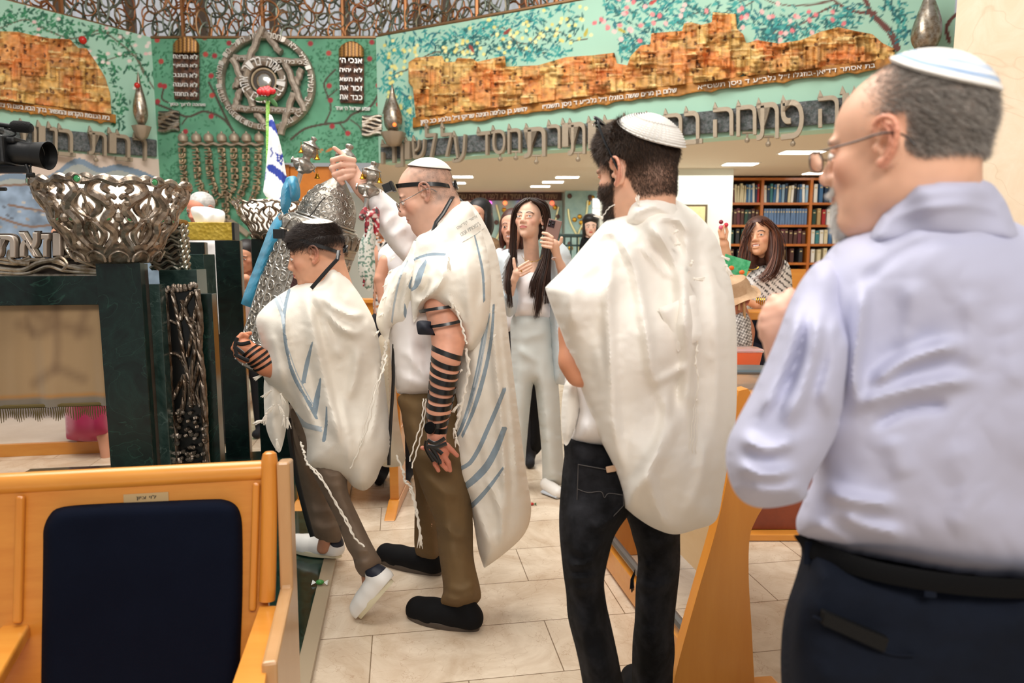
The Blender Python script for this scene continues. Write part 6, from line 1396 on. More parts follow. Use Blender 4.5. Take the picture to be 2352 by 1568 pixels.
# clothes
b = MB(); inflate(b, [(864, 430), (905, 460), (955, 505), (990, 545), (985, 640), (940, 612), (905, 578), (880, 545), (855, 505), (838, 470), (838, 450)], [(840, 450, 2.9), (950, 590, 2.85)], .06, .06, R=30, grid=5, folds=[([(905, 490), (880, 520), (872, 520)], 7, .014), ([(930, 520), (900, 545)], 8, .012), ([(860, 450), (850, 480)], 5, .008), ([(880, 470), (860, 500)], 5, .008), ([(950, 560), (925, 590)], 7, .01)], wr=(.02, .008)); b.obj('raised_sleeve', mat('white_cotton', '#f0eceb', .8, bs=300, bstr=.15, bdist=.001), R)
SH = MATS['white_cotton']
b = MB(); inflate(b, [(885, 640), (960, 600), (1030, 640), (1050, 760), (1048, 910, 1), (1000, 914), (940, 912), (912, 902, 1), (900, 850), (893, 760)], 2.64, .11, .12, R=60, grid=6, folds=[([(920, 800), (960, 840), (985, 880)], 10, .012), ([(915, 860), (960, 880), (1000, 886)], 9, .01), ([(960, 745), (975, 800), (985, 860)], 9, -.012), ([(935, 770), (945, 820), (940, 900)], 9, .008)], wr=(.015, .012)); b.obj('white_shirt', SH, R)
b = MB(); OL = mat('olive_twill', '#5f4a2c', .8, bs=350, bstr=.25, bdist=.001, col2='#6d5533', cs=5)
inflate(b, [(985, 1100), (1000, 1180), (1010, 1240), (1012, 1290), (985, 1296), (955, 1270), (952, 1200), (955, 1130), (950, 1060), (1000, 1050)], [(970, 1060, 2.78), (980, 1290, 2.95)], .06, .06, R=26, grid=6, folds=[([(960, 1260), (985, 1272), (1010, 1268)], 6, .014), ([(960, 1235), (990, 1250), (1012, 1246)], 6, .012), ([(955, 1130), (985, 1180)], 8, .01)]); b.obj('trouser_leg', OL, R)
b = MB(); inflate(b, [(922, 905), (1050, 905), (1062, 1000), (1072, 1090), (1085, 1180), (1088, 1280), (1103, 1350), (1102, 1378), (1075, 1398), (1045, 1400), (1013, 1384), (1018, 1350), (1008, 1270), (1000, 1200), (975, 1140), (950, 1070), (932, 1010), (922, 950)], [(980, 910, 2.62), (1010, 1100, 2.56), (1060, 1390, 2.5)], .085, .085, R=48, grid=6, folds=[([(1015, 1368), (1050, 1378), (1100, 1360)], 7, .02), ([(1015, 1340), (1060, 1356), (1100, 1335)], 6, .014), ([(1020, 1120), (1030, 1200), (1045, 1300)], 9, .008), ([(975, 1090), (1020, 1130), (1060, 1140)], 9, .013), ([(960, 1040), (1010, 1080)], 10, .012), ([(1010, 1200), (1050, 1230), (1080, 1225)], 8, .012), ([(940, 960), (960, 1010)], 8, .008)], wr=(.02, .008)); b.obj('trousers', OL, R)
BS = mat('black_suede', '#0b0b0d', .8, spec=.2); SOL = mat('taupe_sole', '#4c423a', .6)
h1, t1 = G(1104, 1448), G(938, 1412); t1[2] = h1[2] = .001; shoe('shoe', R, h1, t1, .105, .085, BS, SOL, 0)
h1, t1 = G(1016, 1322), G(868, 1282); t1[2] = h1[2] = .001; shoe('shoe', R, h1, t1, .105, .085, BS, SOL, 0)
arm_wraps([(P(x, y, Y), r*mpp(Y)) for x, y, Y, r in armp], 'arm_strap', R, list(np.linspace(.38, .86, 9)), .0185, .28)
b = MB(); inflate(b, [(958, 738), (990, 738), (990, 745), (1000, 770, 1), (960, 768, 1)], 2.41, .03, .02, R=12, grid=5); b.obj('arm_box_band', mat('dark_navy_cloth', '#151a28', .7), R)
arm_wraps([(P(x, y, Y), r*mpp(Y)) for x, y, Y, r in [(1000, 690, 2.47, 40), (1010, 715, 2.46, 40), (1022, 745, 2.45, 39)]], 'arm_strap', R, [.35, .95], .011, .3)
# hand straps + watch
b = MB()
for l in ([(982, 1010), (1000, 1018), (1022, 1006)], [(982, 1024), (1003, 1026), (1026, 1018)], [(980, 1012), (978, 1026), (984, 1040), (996, 1060)], [(990, 1028), (1004, 1048), (1010, 1066)], [(984, 1036), (1004, 1058), (1014, 1058)], [(980, 1026), (1000, 1030), (1016, 1042)]): ribbon([P(x, y, 2.372) for x, y in cr(l, 4)], .014, '', R, None, mb=b)
b.obj('hand_strap', LEATHER, R)
wp = [(P(1006, 968, 2.42), 23*mpp(2.42)), (P(1003, 985, 2.42), 22*mpp(2.42)), (P(1002, 1000, 2.42), 21.5*mpp(2.42))]
WT = arm_wraps(wp, 'wrist_watch', R, [.5], .02, .0, mat('black_steel', '#15171a', .3, .7)); d = np.array([-.35, -1, .1]); d /= np.linalg.norm(d); Rm = np.array(Vector((0, 0, 1)).rotation_difference(Vector(d)).to_matrix()); b = MB(); b.lathe([(.0, 0), (.021, 0), (.0225, .004), (.021, .009), (.018, .0095), (.018, .008), (.0, .008)], P(989, 982, 2.378), 28, R=Rm); b.obj('watch_case', MATS['black_steel'], WT)
# the striped shawl, in overlapping falls of cloth
b = MB(); ms = [WOOL, STRIPE, STRIPEL, WOOLC]
inflate(b, [(1040, 478), (1075, 462, 1), (1100, 490), (1135, 560), (1152, 640), (1165, 740), (1178, 850), (1192, 960), (1208, 1080), (1220, 1170), (1205, 1225), (1160, 1270), (1112, 1305, 1), (1098, 1260), (1086, 1190), (1070, 1140), (1042, 1095), (1028, 1030), (1040, 940), (1052, 860), (1060, 800), (1035, 700), (1000, 600)], [(1060, 500, 2.68), (1090, 800, 2.62), (1110, 1250, 2.6)], .10, .10, R=50, grid=5,
    folds=[([(1125, 640), (1135, 780), (1150, 950), (1158, 1100), (1160, 1200)], 9, .030, 's'), ([(1150, 700), (1165, 850), (1180, 1000), (1190, 1130)], 8, .022, 's'), ([(1085, 700), (1090, 850), (1100, 980), (1125, 1090)], 14, .020), ([(1060, 830), (1060, 930), (1075, 1040)], 9, .016), ([(1110, 560), (1120, 700)], 12, .02), ([(1080, 1150), (1105, 1200), (1130, 1260)], 10, .018), ([(1120, 1100), (1150, 1180), (1150, 1255)], 9, .02, 't'), ([(1100, 940), (1105, 1050), (1085, 1120)], 12, -.012)],
    stripes=[([(1105, 560), (1118, 640), (1120, 700), (1112, 770), (1098, 850), (1078, 930), (1058, 985), (1045, 1005)], [4, 6, 10, 11, 9, 7], 1), ([(1134, 700), (1128, 780), (1112, 860), (1088, 940), (1062, 1000)], [5, 8, 10, 6], 1), ([(1125, 720), (1112, 800), (1096, 880), (1070, 960)], 3, 2), ([(1118, 740), (1106, 810), (1088, 890)], 3, 2), ([(1158, 895), (1140, 940), (1118, 990), (1100, 1030), (1080, 1062), (1060, 1075), (1040, 1088)], [9, 10, 10, 9], 1), ([(1158, 985), (1140, 1030), (1118, 1070), (1090, 1100), (1062, 1122)], [12, 15, 17, 14], 1), ([(1155, 1075), (1130, 1110), (1105, 1140), (1083, 1162)], [5, 8, 10, 11], 1)], wr=(.018, .012))
inflate(b, [(958, 545), (985, 530), (1010, 508), (1045, 475), (1072, 466), (1095, 500), (1115, 560), (1128, 640), (1120, 740), (1090, 800), (1064, 802, 1), (1058, 760), (1040, 728), (1005, 703), (985, 694), (950, 742, 1), (945, 700), (938, 640), (940, 590)], [(960, 560, 2.56), (1030, 520, 2.6), (1040, 650, 2.47), (1080, 780, 2.5)], .09, .08, R=46, grid=5,
    folds=[([(985, 590), (970, 625), (965, 670)], 10, .022, 't'), ([(1010, 600), (1015, 640), (985, 680), (955, 700)], 9, .024), ([(1020, 680), (1050, 715), (1066, 760)], 7, .02), ([(1040, 520), (1065, 580), (1075, 660), (1080, 760)], 13, .016), ([(1085, 520), (1105, 600), (1100, 700)], 10, -.012), ([(965, 620), (950, 660), (945, 700)], 8, .014), ([(990, 640), (975, 665), (962, 690)], 6, -.014)],
    stripes=[([(930, 610), (960, 592), (990, 584), (1020, 584)], [2, 5, 7, 6], 1), ([(978, 600), (966, 625), (956, 655), (946, 665)], [6, 14, 14, 6], 1), ([(1090, 540), (1108, 620), (1112, 690)], [3, 6, 5], 1)], wr=(.02, .01))
inflate(b, [(955, 548), (935, 588), (900, 640), (874, 690), (864, 735), (876, 768), (892, 786, 1), (900, 750), (930, 762), (944, 742), (962, 700), (975, 640), (972, 590)], [(870, 740, 2.6), (960, 580, 2.55)], .06, .06, R=32, grid=5, folds=[([(930, 610), (905, 670), (890, 730)], 8, .02), ([(950, 610), (928, 680), (925, 740)], 8, .018, 't'), ([(900, 650), (880, 710)], 7, .012)], stripes=[([(936, 600), (918, 640), (905, 700), (900, 740)], [3, 5, 4], 2), ([(930, 700), (932, 722), (938, 740)], [3, 10, 5], 1), ([(948, 640), (942, 660), (950, 655)], [8, 10, 4], 1)], wr=(.03, .008))
inflate(b, [(868, 780), (900, 790), (908, 880), (915, 960), (925, 1020), (932, 1052, 1), (925, 1070, 1), (870, 1062), (868, 950)], 2.80, .03, .03, R=20, grid=6, folds=[([(890, 800), (895, 900), (900, 1040)], 7, .015)], mi=3)
b.obj('prayer_shawl', ms, R)
b = MB(); b.prism([P(x, y, yy) for x, y, yy in ((1035, 478, 2.548), (1072, 462, 2.60), (1098, 492, 2.57), (1050, 540, 2.49))][::1], (0, -.004, 0)); tex = WOOLC
b = MB(); b2 = MB()
for i in range(5): fringe_tassel(b2, 1035+random.uniform(-8, 12), 600+i*22, 2.385, 22, 6, PI/2+random.uniform(-.4, .4), 3)
cord(b2, [(1030, 590), (1036, 640), (1040, 690), (1052, 720), (1064, 760), (1072, 790)], 2.39, 2.2, (.3, .6, .8))
cord(b2, [(1070, 800), (1076, 850), (1066, 900), (1058, 940), (1046, 985)], 2.45, 3.2, (.15, .3, .5, .7, .85))
for (x, y, a) in ((1060, 850, 2.6), (1052, 930, 2.2), (1043, 985, 1.4), (1048, 1005, 1.5)): fringe_tassel(b2, x, y, 2.44, 22, 7, a, 4)
cord(b2, [(972, 915), (970, 960), (955, 1010), (940, 1060)], 2.45, 1.6); cord(b2, [(978, 915), (974, 970), (962, 1020), (945, 1075)], 2.45, 1.6)
cord(b2, [(910, 1045), (925, 1080), (930, 1105), (945, 1120), (955, 1160), (962, 1200), (968, 1240)], 2.6, 2.4, (.2, .35)); cord(b2, [(940, 1120), (950, 1150), (958, 1190), (966, 1246)], 2.6, 1.8)
fringe_tassel(b2, 964, 1225, 2.6, 34, 8, 1.6, 3)
cord(b2, [(885, 783), (886, 800), (880, 825), (876, 850)], 2.6, 3, (.3, .7)); cord(b2, [(876, 850), (868, 900), (862, 960)], 2.55, 1.5)
for y in (560, 590, 620, 650, 690, 730): fringe_tassel(b2, 905-(y-560)*.22+random.uniform(-3, 3), y+30, 2.55, 14, 4, 2.4, 2)
tag(b2.obj('fringes', mat('white_fringe', '#efe9dd', .85), R), kind='stuff')
# ================================================================ 2. the boy
YB_ = 2.58; TB = (axes(math.radians(94), math.radians(-9)), P(727, 585, YB_), .98); R = BOY = person('boy in striped shawl and white sneakers, head box on brow, holding the scroll case', P(750, 1000, 2.65)); mb = MB()
S = Sdf(); head(S, TB, .98, nose=.95); nb = P(755, 690, 2.62); S.cap(tow([(0, -.02, -.05)], TB)[0], nb, .052, .065, .03); S.cap(tow([(0, -.05, -.02)], TB)[0], P(780, 680, 2.6), .045, .06, .03)
V, Q = S.mesh(.0026, 2)
hb = lambda x, y, z, n=0: ss(-.012, .004, z-(.035*ss(-.01, .06, y))+(.03*ss(-.02, -.08, y)))*ss(.085, .06, y-.12*(z-.03))+.0*x
fade = lambda x, y, z, n: hb(x, y, z)*(.45+.55*ss(.0, .05, z))
c = paint(V, TB, '#dda585', brow='#3a2620', hairf=fade, hairc='#2a1d18', lips='#b9625a'); join(mb, V, Q, c)
fa = [(612, 835, 2.5, 27), (585, 815, 2.48, 22), (565, 800, 2.47, 19)]
S = Sdf(); pc(S, [(650, 850, 2.55, 28)]+fa, .015); S.ell(P(556, 795, 2.47), (.033, .03, .034), None, .015)
for f in ([(548, 776), (556, 768), (568, 772)], [(542, 788), (536, 800), (545, 812)], [(545, 800), (542, 815), (552, 824)], [(552, 808), (552, 824), (562, 830)]): finger(S, [P(x, y, 2.455+.008*i) for i, (x, y) in enumerate(f)], .0095, .008)
finger(S, [P(560, 780, 2.48), P(562, 768, 2.5), P(575, 765, 2.52)], .009, .0075)
V, Q = S.mesh(.0028, 2); c = np.tile(lin3('#c8825f'), (len(V), 1)); join(mb, V, Q, c)
S = Sdf(); S.cap(P(748, 1230, 3.0), P(742, 1258, 3.01), .028, .028, .01); S.cap(P(845, 1300, 2.6), P(850, 1345, 2.6), .030, .030, .01); V, Q = S.mesh(.006, 1); join(mb, V, Q, np.tile(lin3('#b98468'), (len(V), 1)))
coarse_body(mb, '#dda585', P(750, 960, 2.7), P(750, 740, 2.68), nb, [[(735, 1000, 2.66), (775, 1150, 2.6), (848, 1300, 2.56)], [(715, 1000, 2.86), (740, 1130, 2.95), (752, 1225, 3.02)]], .85)
mb.obj('body', M_skin, R, fixn=False); eyes(TB, R, (0, -.3))
S = Sdf(); S.ell((0, -.012, .048), (.079, .097, .082), None, .01, 'u', TB); S.ell((0, .045, .055), (.062, .052, .05), None, .02, 'u', TB); S.ell((0, .02, -.045), (.12, .2, .06), None, .012, 's', TB); S.ell((0, .11, .0), (.1, .06, .055), None, .01, 's', TB)

for q_ in (-1, 1): S.ell((q_*.088, -.004, -.002), (.022, .024, .036), None, .008, 's', TB)
V, Q = S.mesh(.0035, 2); b = MB(); b.add(V, Q, 0, np.tile(lin3('#241812'), (len(V), 1))); hr = b.obj('hair', M_hair, R, fixn=False)
cm = capmask((-.05, -.18, 1), .60); shorthair(V, Q, TB, lambda x, y, z: ss(.0, .03, z)*cm(x, y, z)*earmask(x, y, z), 16000, .020, .0005, ['#1c1310', '#2f201a', '#3b2a20'], lambda x, y, z: (x*3, .5, .1+.6*(z < .06)*-1), 'hair_tufts', hr, .35)
V, Q = S.mesh(.005, 1)
cap_on(TB, (-.05, -.18, 1), .60, 'skull_cap', R, MATS['suede'], lambda t: '#f3ecdf', k=1.16, thick=.003)
headstrap(TB, 10, R, .014, .034, nape=(0, -.103, .004), fz=.085)
b = MB(); ribbon([P(x, y, yy) for x, y, yy in ((778, 575, 2.50), (775, 595, 2.47), (750, 622, 2.47), (730, 645, 2.46), (715, 662, 2.46))], .014, '', R, None, mb=b); b.obj('hanging_strap', LEATHER, R)
arm_wraps([(P(x, y, Y), r*mpp(Y)) for x, y, Y, r in fa], 'arm_strap', R, [.05, .25, .42, .6, .78], .009, .3)
b = MB()
for l in ([(540, 782), (552, 790), (575, 786)], [(536, 796), (545, 800), (560, 812)], [(538, 812), (556, 822), (572, 828)], [(545, 775), (540, 795), (545, 820)]): ribbon([P(x, y, 2.435) for x, y in cr(l, 4)], .014, '', R, None, mb=b)
b.obj('hand_strap', LEATHER, R)
KH = mat('khaki_twill', '#6e5d4e', .8, bs=350, bstr=.2, bdist=.001, col2='#7c6a59', cs=6)
b = MB(); inflate(b, [(662, 930), (700, 950), (740, 1040), (752, 1120), (778, 1190), (784, 1235), (770, 1246), (735, 1240), (710, 1215), (700, 1150), (680, 1080), (665, 1010)], [(690, 950, 2.78), (745, 1230, 2.98)], .06, .06, R=30, grid=6, folds=[([(705, 1160), (730, 1175), (770, 1170)], 6, .014), ([(712, 1200), (740, 1212), (780, 1210)], 6, .013), ([(690, 1060), (720, 1120)], 9, .012)], wr=(.02, .008)); b.obj('trouser_leg', KH, R)
b = MB(); inflate(b, [(668, 940), (720, 960), (790, 1060), (800, 1130), (826, 1190), (850, 1240), (866, 1270), (876, 1290), (862, 1315), (835, 1325), (818, 1308), (810, 1280), (795, 1255), (775, 1200), (750, 1150), (715, 1080), (690, 1020)], [(700, 960, 2.66), (770, 1140, 2.6), (850, 1310, 2.56)], .06, .06, R=32, grid=6, folds=[([(740, 1080), (765, 1095), (790, 1080)], 6, .016), ([(735, 1100), (765, 1115), (800, 1105)], 6, .012), ([(815, 1270), (840, 1262), (870, 1285)], 6, .016), ([(820, 1295), (850, 1290)], 5, .014), ([(760, 1150), (790, 1210), (815, 1260)], 9, -.008), ([(780, 1120), (815, 1200)], 8, .008)], wr=(.02, .008)); b.obj('trousers', KH, R)
LW = mat('white_leather', '#e6e4df', .45); CS = mat('cream_rubber', '#d5ccae', .6)
h1, t1 = G(786, 1280, .035), G(666, 1258, .035); shoe('sneaker', R, h1, t1, .095, .08, LW, CS, 0, laces=True)
h1 = P(905, 1335, 2.52); t1 = G(832, 1418, .006); shoe('sneaker', R, h1, t1, .095, .08, LW, CS, 0, laces=True)
b = MB(); ribbon([P(x, y, 2.75) for x, y in cr([(662, 960), (670, 1030), (685, 1110), (705, 1190), (718, 1232)], 4)], .022, '', R, None, mb=b); b.obj('dark_side_strip', LEATHER, R)
b = MB(); BO = [(752, 612), (775, 612, 1), (800, 640), (835, 690), (862, 745), (878, 830), (890, 930), (900, 1000), (892, 1050), (876, 1072), (862, 1105), (838, 1126), (812, 1118), (790, 1096), (745, 1082), (702, 1068, 1), (703, 1005), (672, 935), (645, 905), (606, 868), (604, 810), (588, 742), (600, 712), (640, 678), (700, 645), (735, 640)]
inflate(b, BO, [(620, 740, 2.55), (740, 700, 2.58), (760, 1000, 2.58), (860, 900, 2.66)], .14, .13, R=75, grid=5,
    folds=[([(720, 655), (735, 700), (775, 745), (812, 765), (830, 755)], 11, .026), ([(735, 670), (765, 705), (810, 725), (838, 720)], 9, .020), ([(700, 665), (715, 740), (735, 830), (760, 930), (790, 1040)], 14, .030, 's'), ([(740, 720), (770, 800), (790, 820)], 9, .014), ([(825, 800), (815, 870), (800, 920)], 12, .022), ([(868, 830), (866, 920), (850, 1010)], 12, .018, 't'), ([(650, 700), (655, 780), (690, 900), (728, 990)], 10, .022, 's'), ([(780, 900), (800, 1000), (802, 1080)], 10, .014), ([(620, 760), (640, 830), (650, 890)], 10, .015), ([(845, 730), (862, 800)], 10, .014), ([(700, 790), (720, 900), (750, 1010)], 10, -.014), ([(738, 690), (760, 760), (775, 815)], 9, -.016)],
    stripes=[([(664, 666), (655, 704), (652, 742), (658, 806), (683, 876), (726, 958)], [7, 8, 5, 5, 6, 7], 1), ([(632, 684), (647, 720), (651, 742)], 8, 2), ([(642, 678), (652, 706)], 3, 2), ([(656, 770), (664, 830), (680, 876), (714, 930)], [3, 6, 7, 6], 1), ([(662, 800), (684, 862), (722, 934)], 2.5, 2), ([(717, 787), (706, 831), (697, 876)], [4, 10, 10], 1), ([(736, 870), (728, 914), (722, 946)], [4, 12, 14], 1), ([(750, 935), (749, 975), (744, 1010)], [3, 6, 9], 1), ([(676, 950), (700, 975), (735, 985)], 12, 2), ([(872, 742), (880, 800), (884, 860)], [3, 6, 3], 1)], wr=(.016, .012))
inflate(b, [(610, 862), (640, 880), (664, 930), (658, 980), (645, 1035), (632, 1030), (612, 985), (606, 920)], 2.6, .03, .03, R=16, grid=5, folds=[([(625, 880), (630, 1000)], 6, .012)])
b.obj('prayer_shawl', ms, R)
b = MB(); 
for x, y, a in ((604, 860, 2.6), (622, 897, 2.4), (612, 950, 1.9), (645, 905, 1.3), (640, 930, 1.2), (652, 955, 1.7), (606, 965, 2.8), (636, 1010, 1.5), (628, 930, 2.2), (660, 960, 1.4)): fringe_tassel(b, x, y, 2.5, 26, 8, a, 4)
cord(b, [(690, 1015), (697, 1035), (704, 1060), (720, 1080), (745, 1110), (775, 1160), (800, 1200), (815, 1235), (838, 1255)], [2.45, 2.42, 2.45], 2.2, (.08, .16)); cord(b, [(712, 1070), (735, 1090), (765, 1145), (790, 1190), (812, 1232)], 2.43, 1.8); cord(b, [(888, 815), (880, 850), (864, 890), (850, 960), (830, 1020), (805, 1075)], [2.52, 2.42, 2.45], 1.7, (.1, .2)); cord(b, [(866, 870), (845, 950), (826, 1030)], 2.44, 1.3)
tag(b.obj('fringes', MATS['white_fringe'], R), kind='stuff')
# ================================================================ 3. young man seen from behind in the plain white shawl
Y3 = 1.70; T3 = (axes(math.radians(40), math.radians(-6), math.radians(-3)), P(1462, 396, Y3), 1.0); R = person('bearded young man from behind in plain white shawl, crocheted skull cap and black jeans', P(1430, 1000, 1.75)); mb = MB()
S = Sdf(); head(S, T3, 1.0, beard=1); nb = P(1475, 560, 1.74); S.cap(tow([(0, -.02, -.05)], T3)[0], nb, .056, .066, .03); S.cap(tow([(0, -.055, -.03)], T3)[0], P(1490, 540, 1.72), .045, .06, .03)
V, Q = S.mesh(.0024, 2)
hb = lambda x, y, z, n=0: np.maximum(ss(-.012, .004, z-.045*ss(.0, .06, y)+.062*ss(-.012, -.05, y))*ss(.09, .06, y-.12*(z-.03)), ss(-.02, -.03, z)*ss(.016, .03, y+.0*z)*ss(.055, .05, np.abs(x))*0)
bd = lambda x, y, z, n=0: ss(-.012, -.03, z)*ss(.008, .022, y+.25*z)*(1-ss(.011, .007, np.abs(z+.0645))*ss(.023, .019, np.abs(x)))*ss(-.125, -.115, z)
sdb = lambda x, y, z, n=0: ss(.028, .02, y)*ss(.006, .014, y)*ss(-.03, -.02, z)*ss(.03, .02, z)*(np.abs(x) > .06)
allh = lambda x, y, z, n=0: earmask(x, y, z)*np.maximum(np.maximum(hb(x, y, z)*(.55+.45*ss(-.03, .03, z)), bd(x, y, z)*.8), sdb(x, y, z)*.6)
c = paint(V, T3, '#e5b295', brow='#2a1c16', hairf=allh, hairc='#2b1e18'); join(mb, V, Q, c)
S = Sdf(); ea = [(1315, 760, 1.70, 34), (1316, 830, 1.665, 30), (1330, 858, 1.665, 27), (1400, 880, 1.75, 24)]; pc(S, ea, .02); V2_, Q2_ = S.mesh(.005, 2); join(mb, V2_, Q2_, np.tile(lin3('#cf8e6c'), (len(V2_), 1)))
coarse_body(mb, '#e5b295', P(1420, 1060, 1.82), P(1460, 680, 1.8), nb, [[(1370, 1120, 1.79), (1350, 1340, 1.75), (1385, 1600, 1.71)], [(1500, 1140, 1.9), (1508, 1340, 1.93), (1500, 1600, 1.97)]], .95)
mb.obj('body', M_skin, R, fixn=False)
S = Sdf(); S.ell((0, -.012, .05), (.080, .099, .086), None, .01, 'u', T3); S.ell((0, .05, .075), (.062, .055, .045), None, .02, 'u', T3); S.ell((0, .03, -.07), (.12, .2, .075), None, .012, 's', T3); S.ell((0, .12, .0), (.1, .05, .065), None, .01, 's', T3)

for q_ in (-1, 1): S.ell((q_*.088, -.004, -.002), (.024, .024, .038), None, .008, 's', T3)
VS, QS = S.mesh(.0035, 2); b = MB(); b.add(VS, QS, 0, np.tile(lin3('#1e140f'), (len(VS), 1))); hr = b.obj('hair', M_hair, R, fixn=False)
HC = ['#241812', '#3a2a1f', '#4a3527', '#5c4535']
flow = lambda x, y, z: (x*2, -.25 if y < .02 else .6, -.9 if z < .07 else -.2)
cm = capmask((.06, -.72, 1), .98); shorthair(VS, QS, T3, lambda x, y, z: ss(-.02, .03, z)*cm(x, y, z)*earmask(x, y, z), 26000, .017, .00042, HC, flow, 'hair_tufts', hr, .5)
shorthair(V, Q, T3, lambda x, y, z: hb(x, y, z)*ss(.09, .05, z)*.9*earmask(x, y, z), 22000, .0085, .00036, HC, flow, 'hair_fade', hr, .5)
shorthair(V, Q, T3, lambda x, y, z: np.maximum(bd(x, y, z), sdb(x, y, z))*earmask(x, y, z), 15000, .013, .00036, HC, lambda x, y, z: (0, .3, -1), 'beard', R, .55)
knit = lambda f, a: (.0022*np.sin(a*46+(int(f*34) % 2)*PI)*(1 if f > .5 else .25)+.0016*math.cos(f*34*PI))*(.35+.65*f)*(f > .03)
cap_on(T3, (.06, -.72, 1), .98, 'skull_cap', R, matvc('white_crochet', .9, sheen=.3, bs=500, bstr=.5, bdist=.002), lambda t: '#f3f0ea' if not (.52 < t < .56 or .93 < t < .95) else '#cfcac2', k=1.12, thick=.006, bumps=knit)
# sunglasses pushed up in the hair, temple running to the ear
b = MB(); ribbon(tow([(-.070, .045, .128), (-.080, .03, .10), (-.0865, .012, .065), (-.0885, -.006, .03), (-.089, -.018, .004), (-.087, -.022, -.008)], T3), .0055, '', R, None, mb=b, thick=.003, up=(1, 0, 0)); b.tube(tow(cr([(-.072, .05, .125), (-.05, .075, .128), (0, .088, .125), (.05, .075, .128), (.072, .05, .125)], 4), T3), .004, 8); sg = b.obj('sunglasses', mat('glossy_black', '#08080a', .1, coat=1), R)
b = MB(); 
for s in (-1, 1): b.ball(tow([(s*.036, .068, .135)], T3)[0], (.026, .006, .018), 16, R=np.asarray(T3[0])@np.array(Matrix.Rotation(-.75, 3, 'X')@Matrix.Rotation(s*-.3, 3, 'Z')))
b.obj('dark_lens', mat('dark_lens', '#0a0c14', .05, coat=1), sg)
b = MB(); inflate(b, [(1300, 860), (1400, 850), (1500, 900), (1520, 1010), (1480, 1046), (1420, 1040), (1360, 1034), (1312, 1026), (1302, 1012, 1), (1318, 940)], 1.80, .13, .13, R=90, grid=8, folds=[([(1340, 900), (1350, 960), (1335, 1010)], 9, .012), ([(1370, 900), (1380, 980)], 9, .01), ([(1320, 960), (1350, 985), (1345, 1020)], 7, .01)], wr=(.012, .01)); b.obj('white_tee_shirt', SH, R)
JN = mat('black_denim', '#101012', .9, spec=.15, bs=420, bstr=.4, bdist=.001, col2='#2b2b2f', cs=9, lo=.42, hi=.72)
b = MB(); inflate(b, [(1305, 1000), (1400, 1010), (1500, 1030), (1520, 1080), (1475, 1150), (1440, 1188), (1412, 1230), (1400, 1270), (1388, 1330), (1392, 1380), (1405, 1440), (1418, 1500), (1432, 1568), (1450, 1640), (1480, 1795, 1), (1380, 1795, 1), (1348, 1640), (1338, 1568), (1325, 1500), (1305, 1420), (1300, 1360), (1292, 1300), (1284, 1200), (1290, 1100), (1296, 1050)], [(1330, 1050, 1.80), (1350, 1300, 1.74), (1380, 1640, 1.70), (1430, 1790, 1.70)], .10, .10, R=58, grid=7,
    folds=[([(1290, 1290), (1330, 1300), (1370, 1280)], 7, .016), ([(1292, 1315), (1330, 1330), (1385, 1318)], 7, .016), ([(1300, 1345), (1345, 1352), (1388, 1340)], 6, .013), ([(1310, 1250), (1350, 1270), (1400, 1240)], 9, .012), ([(1440, 1180), (1400, 1200), (1360, 1210)], 9, .012), ([(1330, 1400), (1345, 1480), (1360, 1568)], 10, .008), ([(1288, 1280), (1310, 1290)], 6, .01)], wr=(.02, .012)); b.obj('jeans', JN, R)
b = MB(); inflate(b, [(1440, 1150), (1560, 1170), (1562, 1230), (1562, 1300), (1556, 1360), (1548, 1440), (1550, 1500), (1545, 1568), (1545, 1725, 1), (1452, 1725, 1), (1452, 1500), (1458, 1420), (1460, 1350), (1465, 1280), (1450, 1220)], [(1500, 1180, 1.88), (1500, 1400, 1.92), (1500, 1640, 1.97)], .09, .09, R=50, grid=7, folds=[([(1460, 1330), (1500, 1350), (1555, 1330)], 8, .013), ([(1455, 1290), (1500, 1300)], 8, .01), ([(1500, 1240), (1540, 1290)], 9, .009), ([(1500, 1400), (1500, 1560)], 9, .006)], wr=(.02, .012)); b.obj('jeans_leg', JN, R)
for hx, hy, Yq in ((1430, 1800, 1.66), (1498, 1730, 1.93)): q_ = P(hx, hy, Yq); q_[2] = .001; shoe('shoe', R, q_-(0, .04, 0), q_+(-.03, .22, 0), .10, .085, BS, SOL, 0)
pk = lambda x, y: P(x, y, 1.682-.00008*(x-1350)+(abs(x-1400)/100)**2*.02)
b = MB(); o = ring([(1328, 1066, 1), (1430, 1084, 1), (1432, 1160, 1), (1400, 1192), (1375, 1200), (1350, 1180), (1325, 1150, 1)], 4)
b.prism([pk(x, y) for x, y in o], (0, .006, 0)); pkt = b.obj('back_pocket', JN, R, smooth=False)
b = MB(); b.tube([pk(x, y)-(0, .002, 0) for x, y in o], .0009, 4, closed=True); b.tube([pk(x, y)-(0, .002, 0) for x, y in cr([(1326, 1122), (1350, 1130), (1380, 1128), (1388, 1142), (1398, 1132), (1430, 1136)], 4)], .0009, 4); b.obj('stitching', mat('grey_thread', '#55504e', .8), pkt)
b = MB(); b.box(pk(1408, 1078)-(0, .004, -.004), (.036, .006, .016), np.array(Matrix.Rotation(-.2, 3, 'Y'))); tag(b.obj('wallet', mat('tan_leather', '#c9a587', .5), smooth=False, bevel=.002), 'tan wallet sticking out of the back pocket of the black jeans', 'wallet')
b = MB()
for k in range(16): x = 1452+RNG.uniform(-4, 4); b.tube([P(1458, 1308+k*.8, 1.86), P(x, 1330, 1.86), P(x+RNG.uniform(-4, 3), 1345+RNG.uniform(0, 16), 1.86)], .0011, 4)
b.obj('torn_threads', JN, R)
b = MB(); PW = mat('plain_white_shawl', '#f0ebe2', .85, bs=240, bstr=.2, bdist=.0015, sheen=.2)
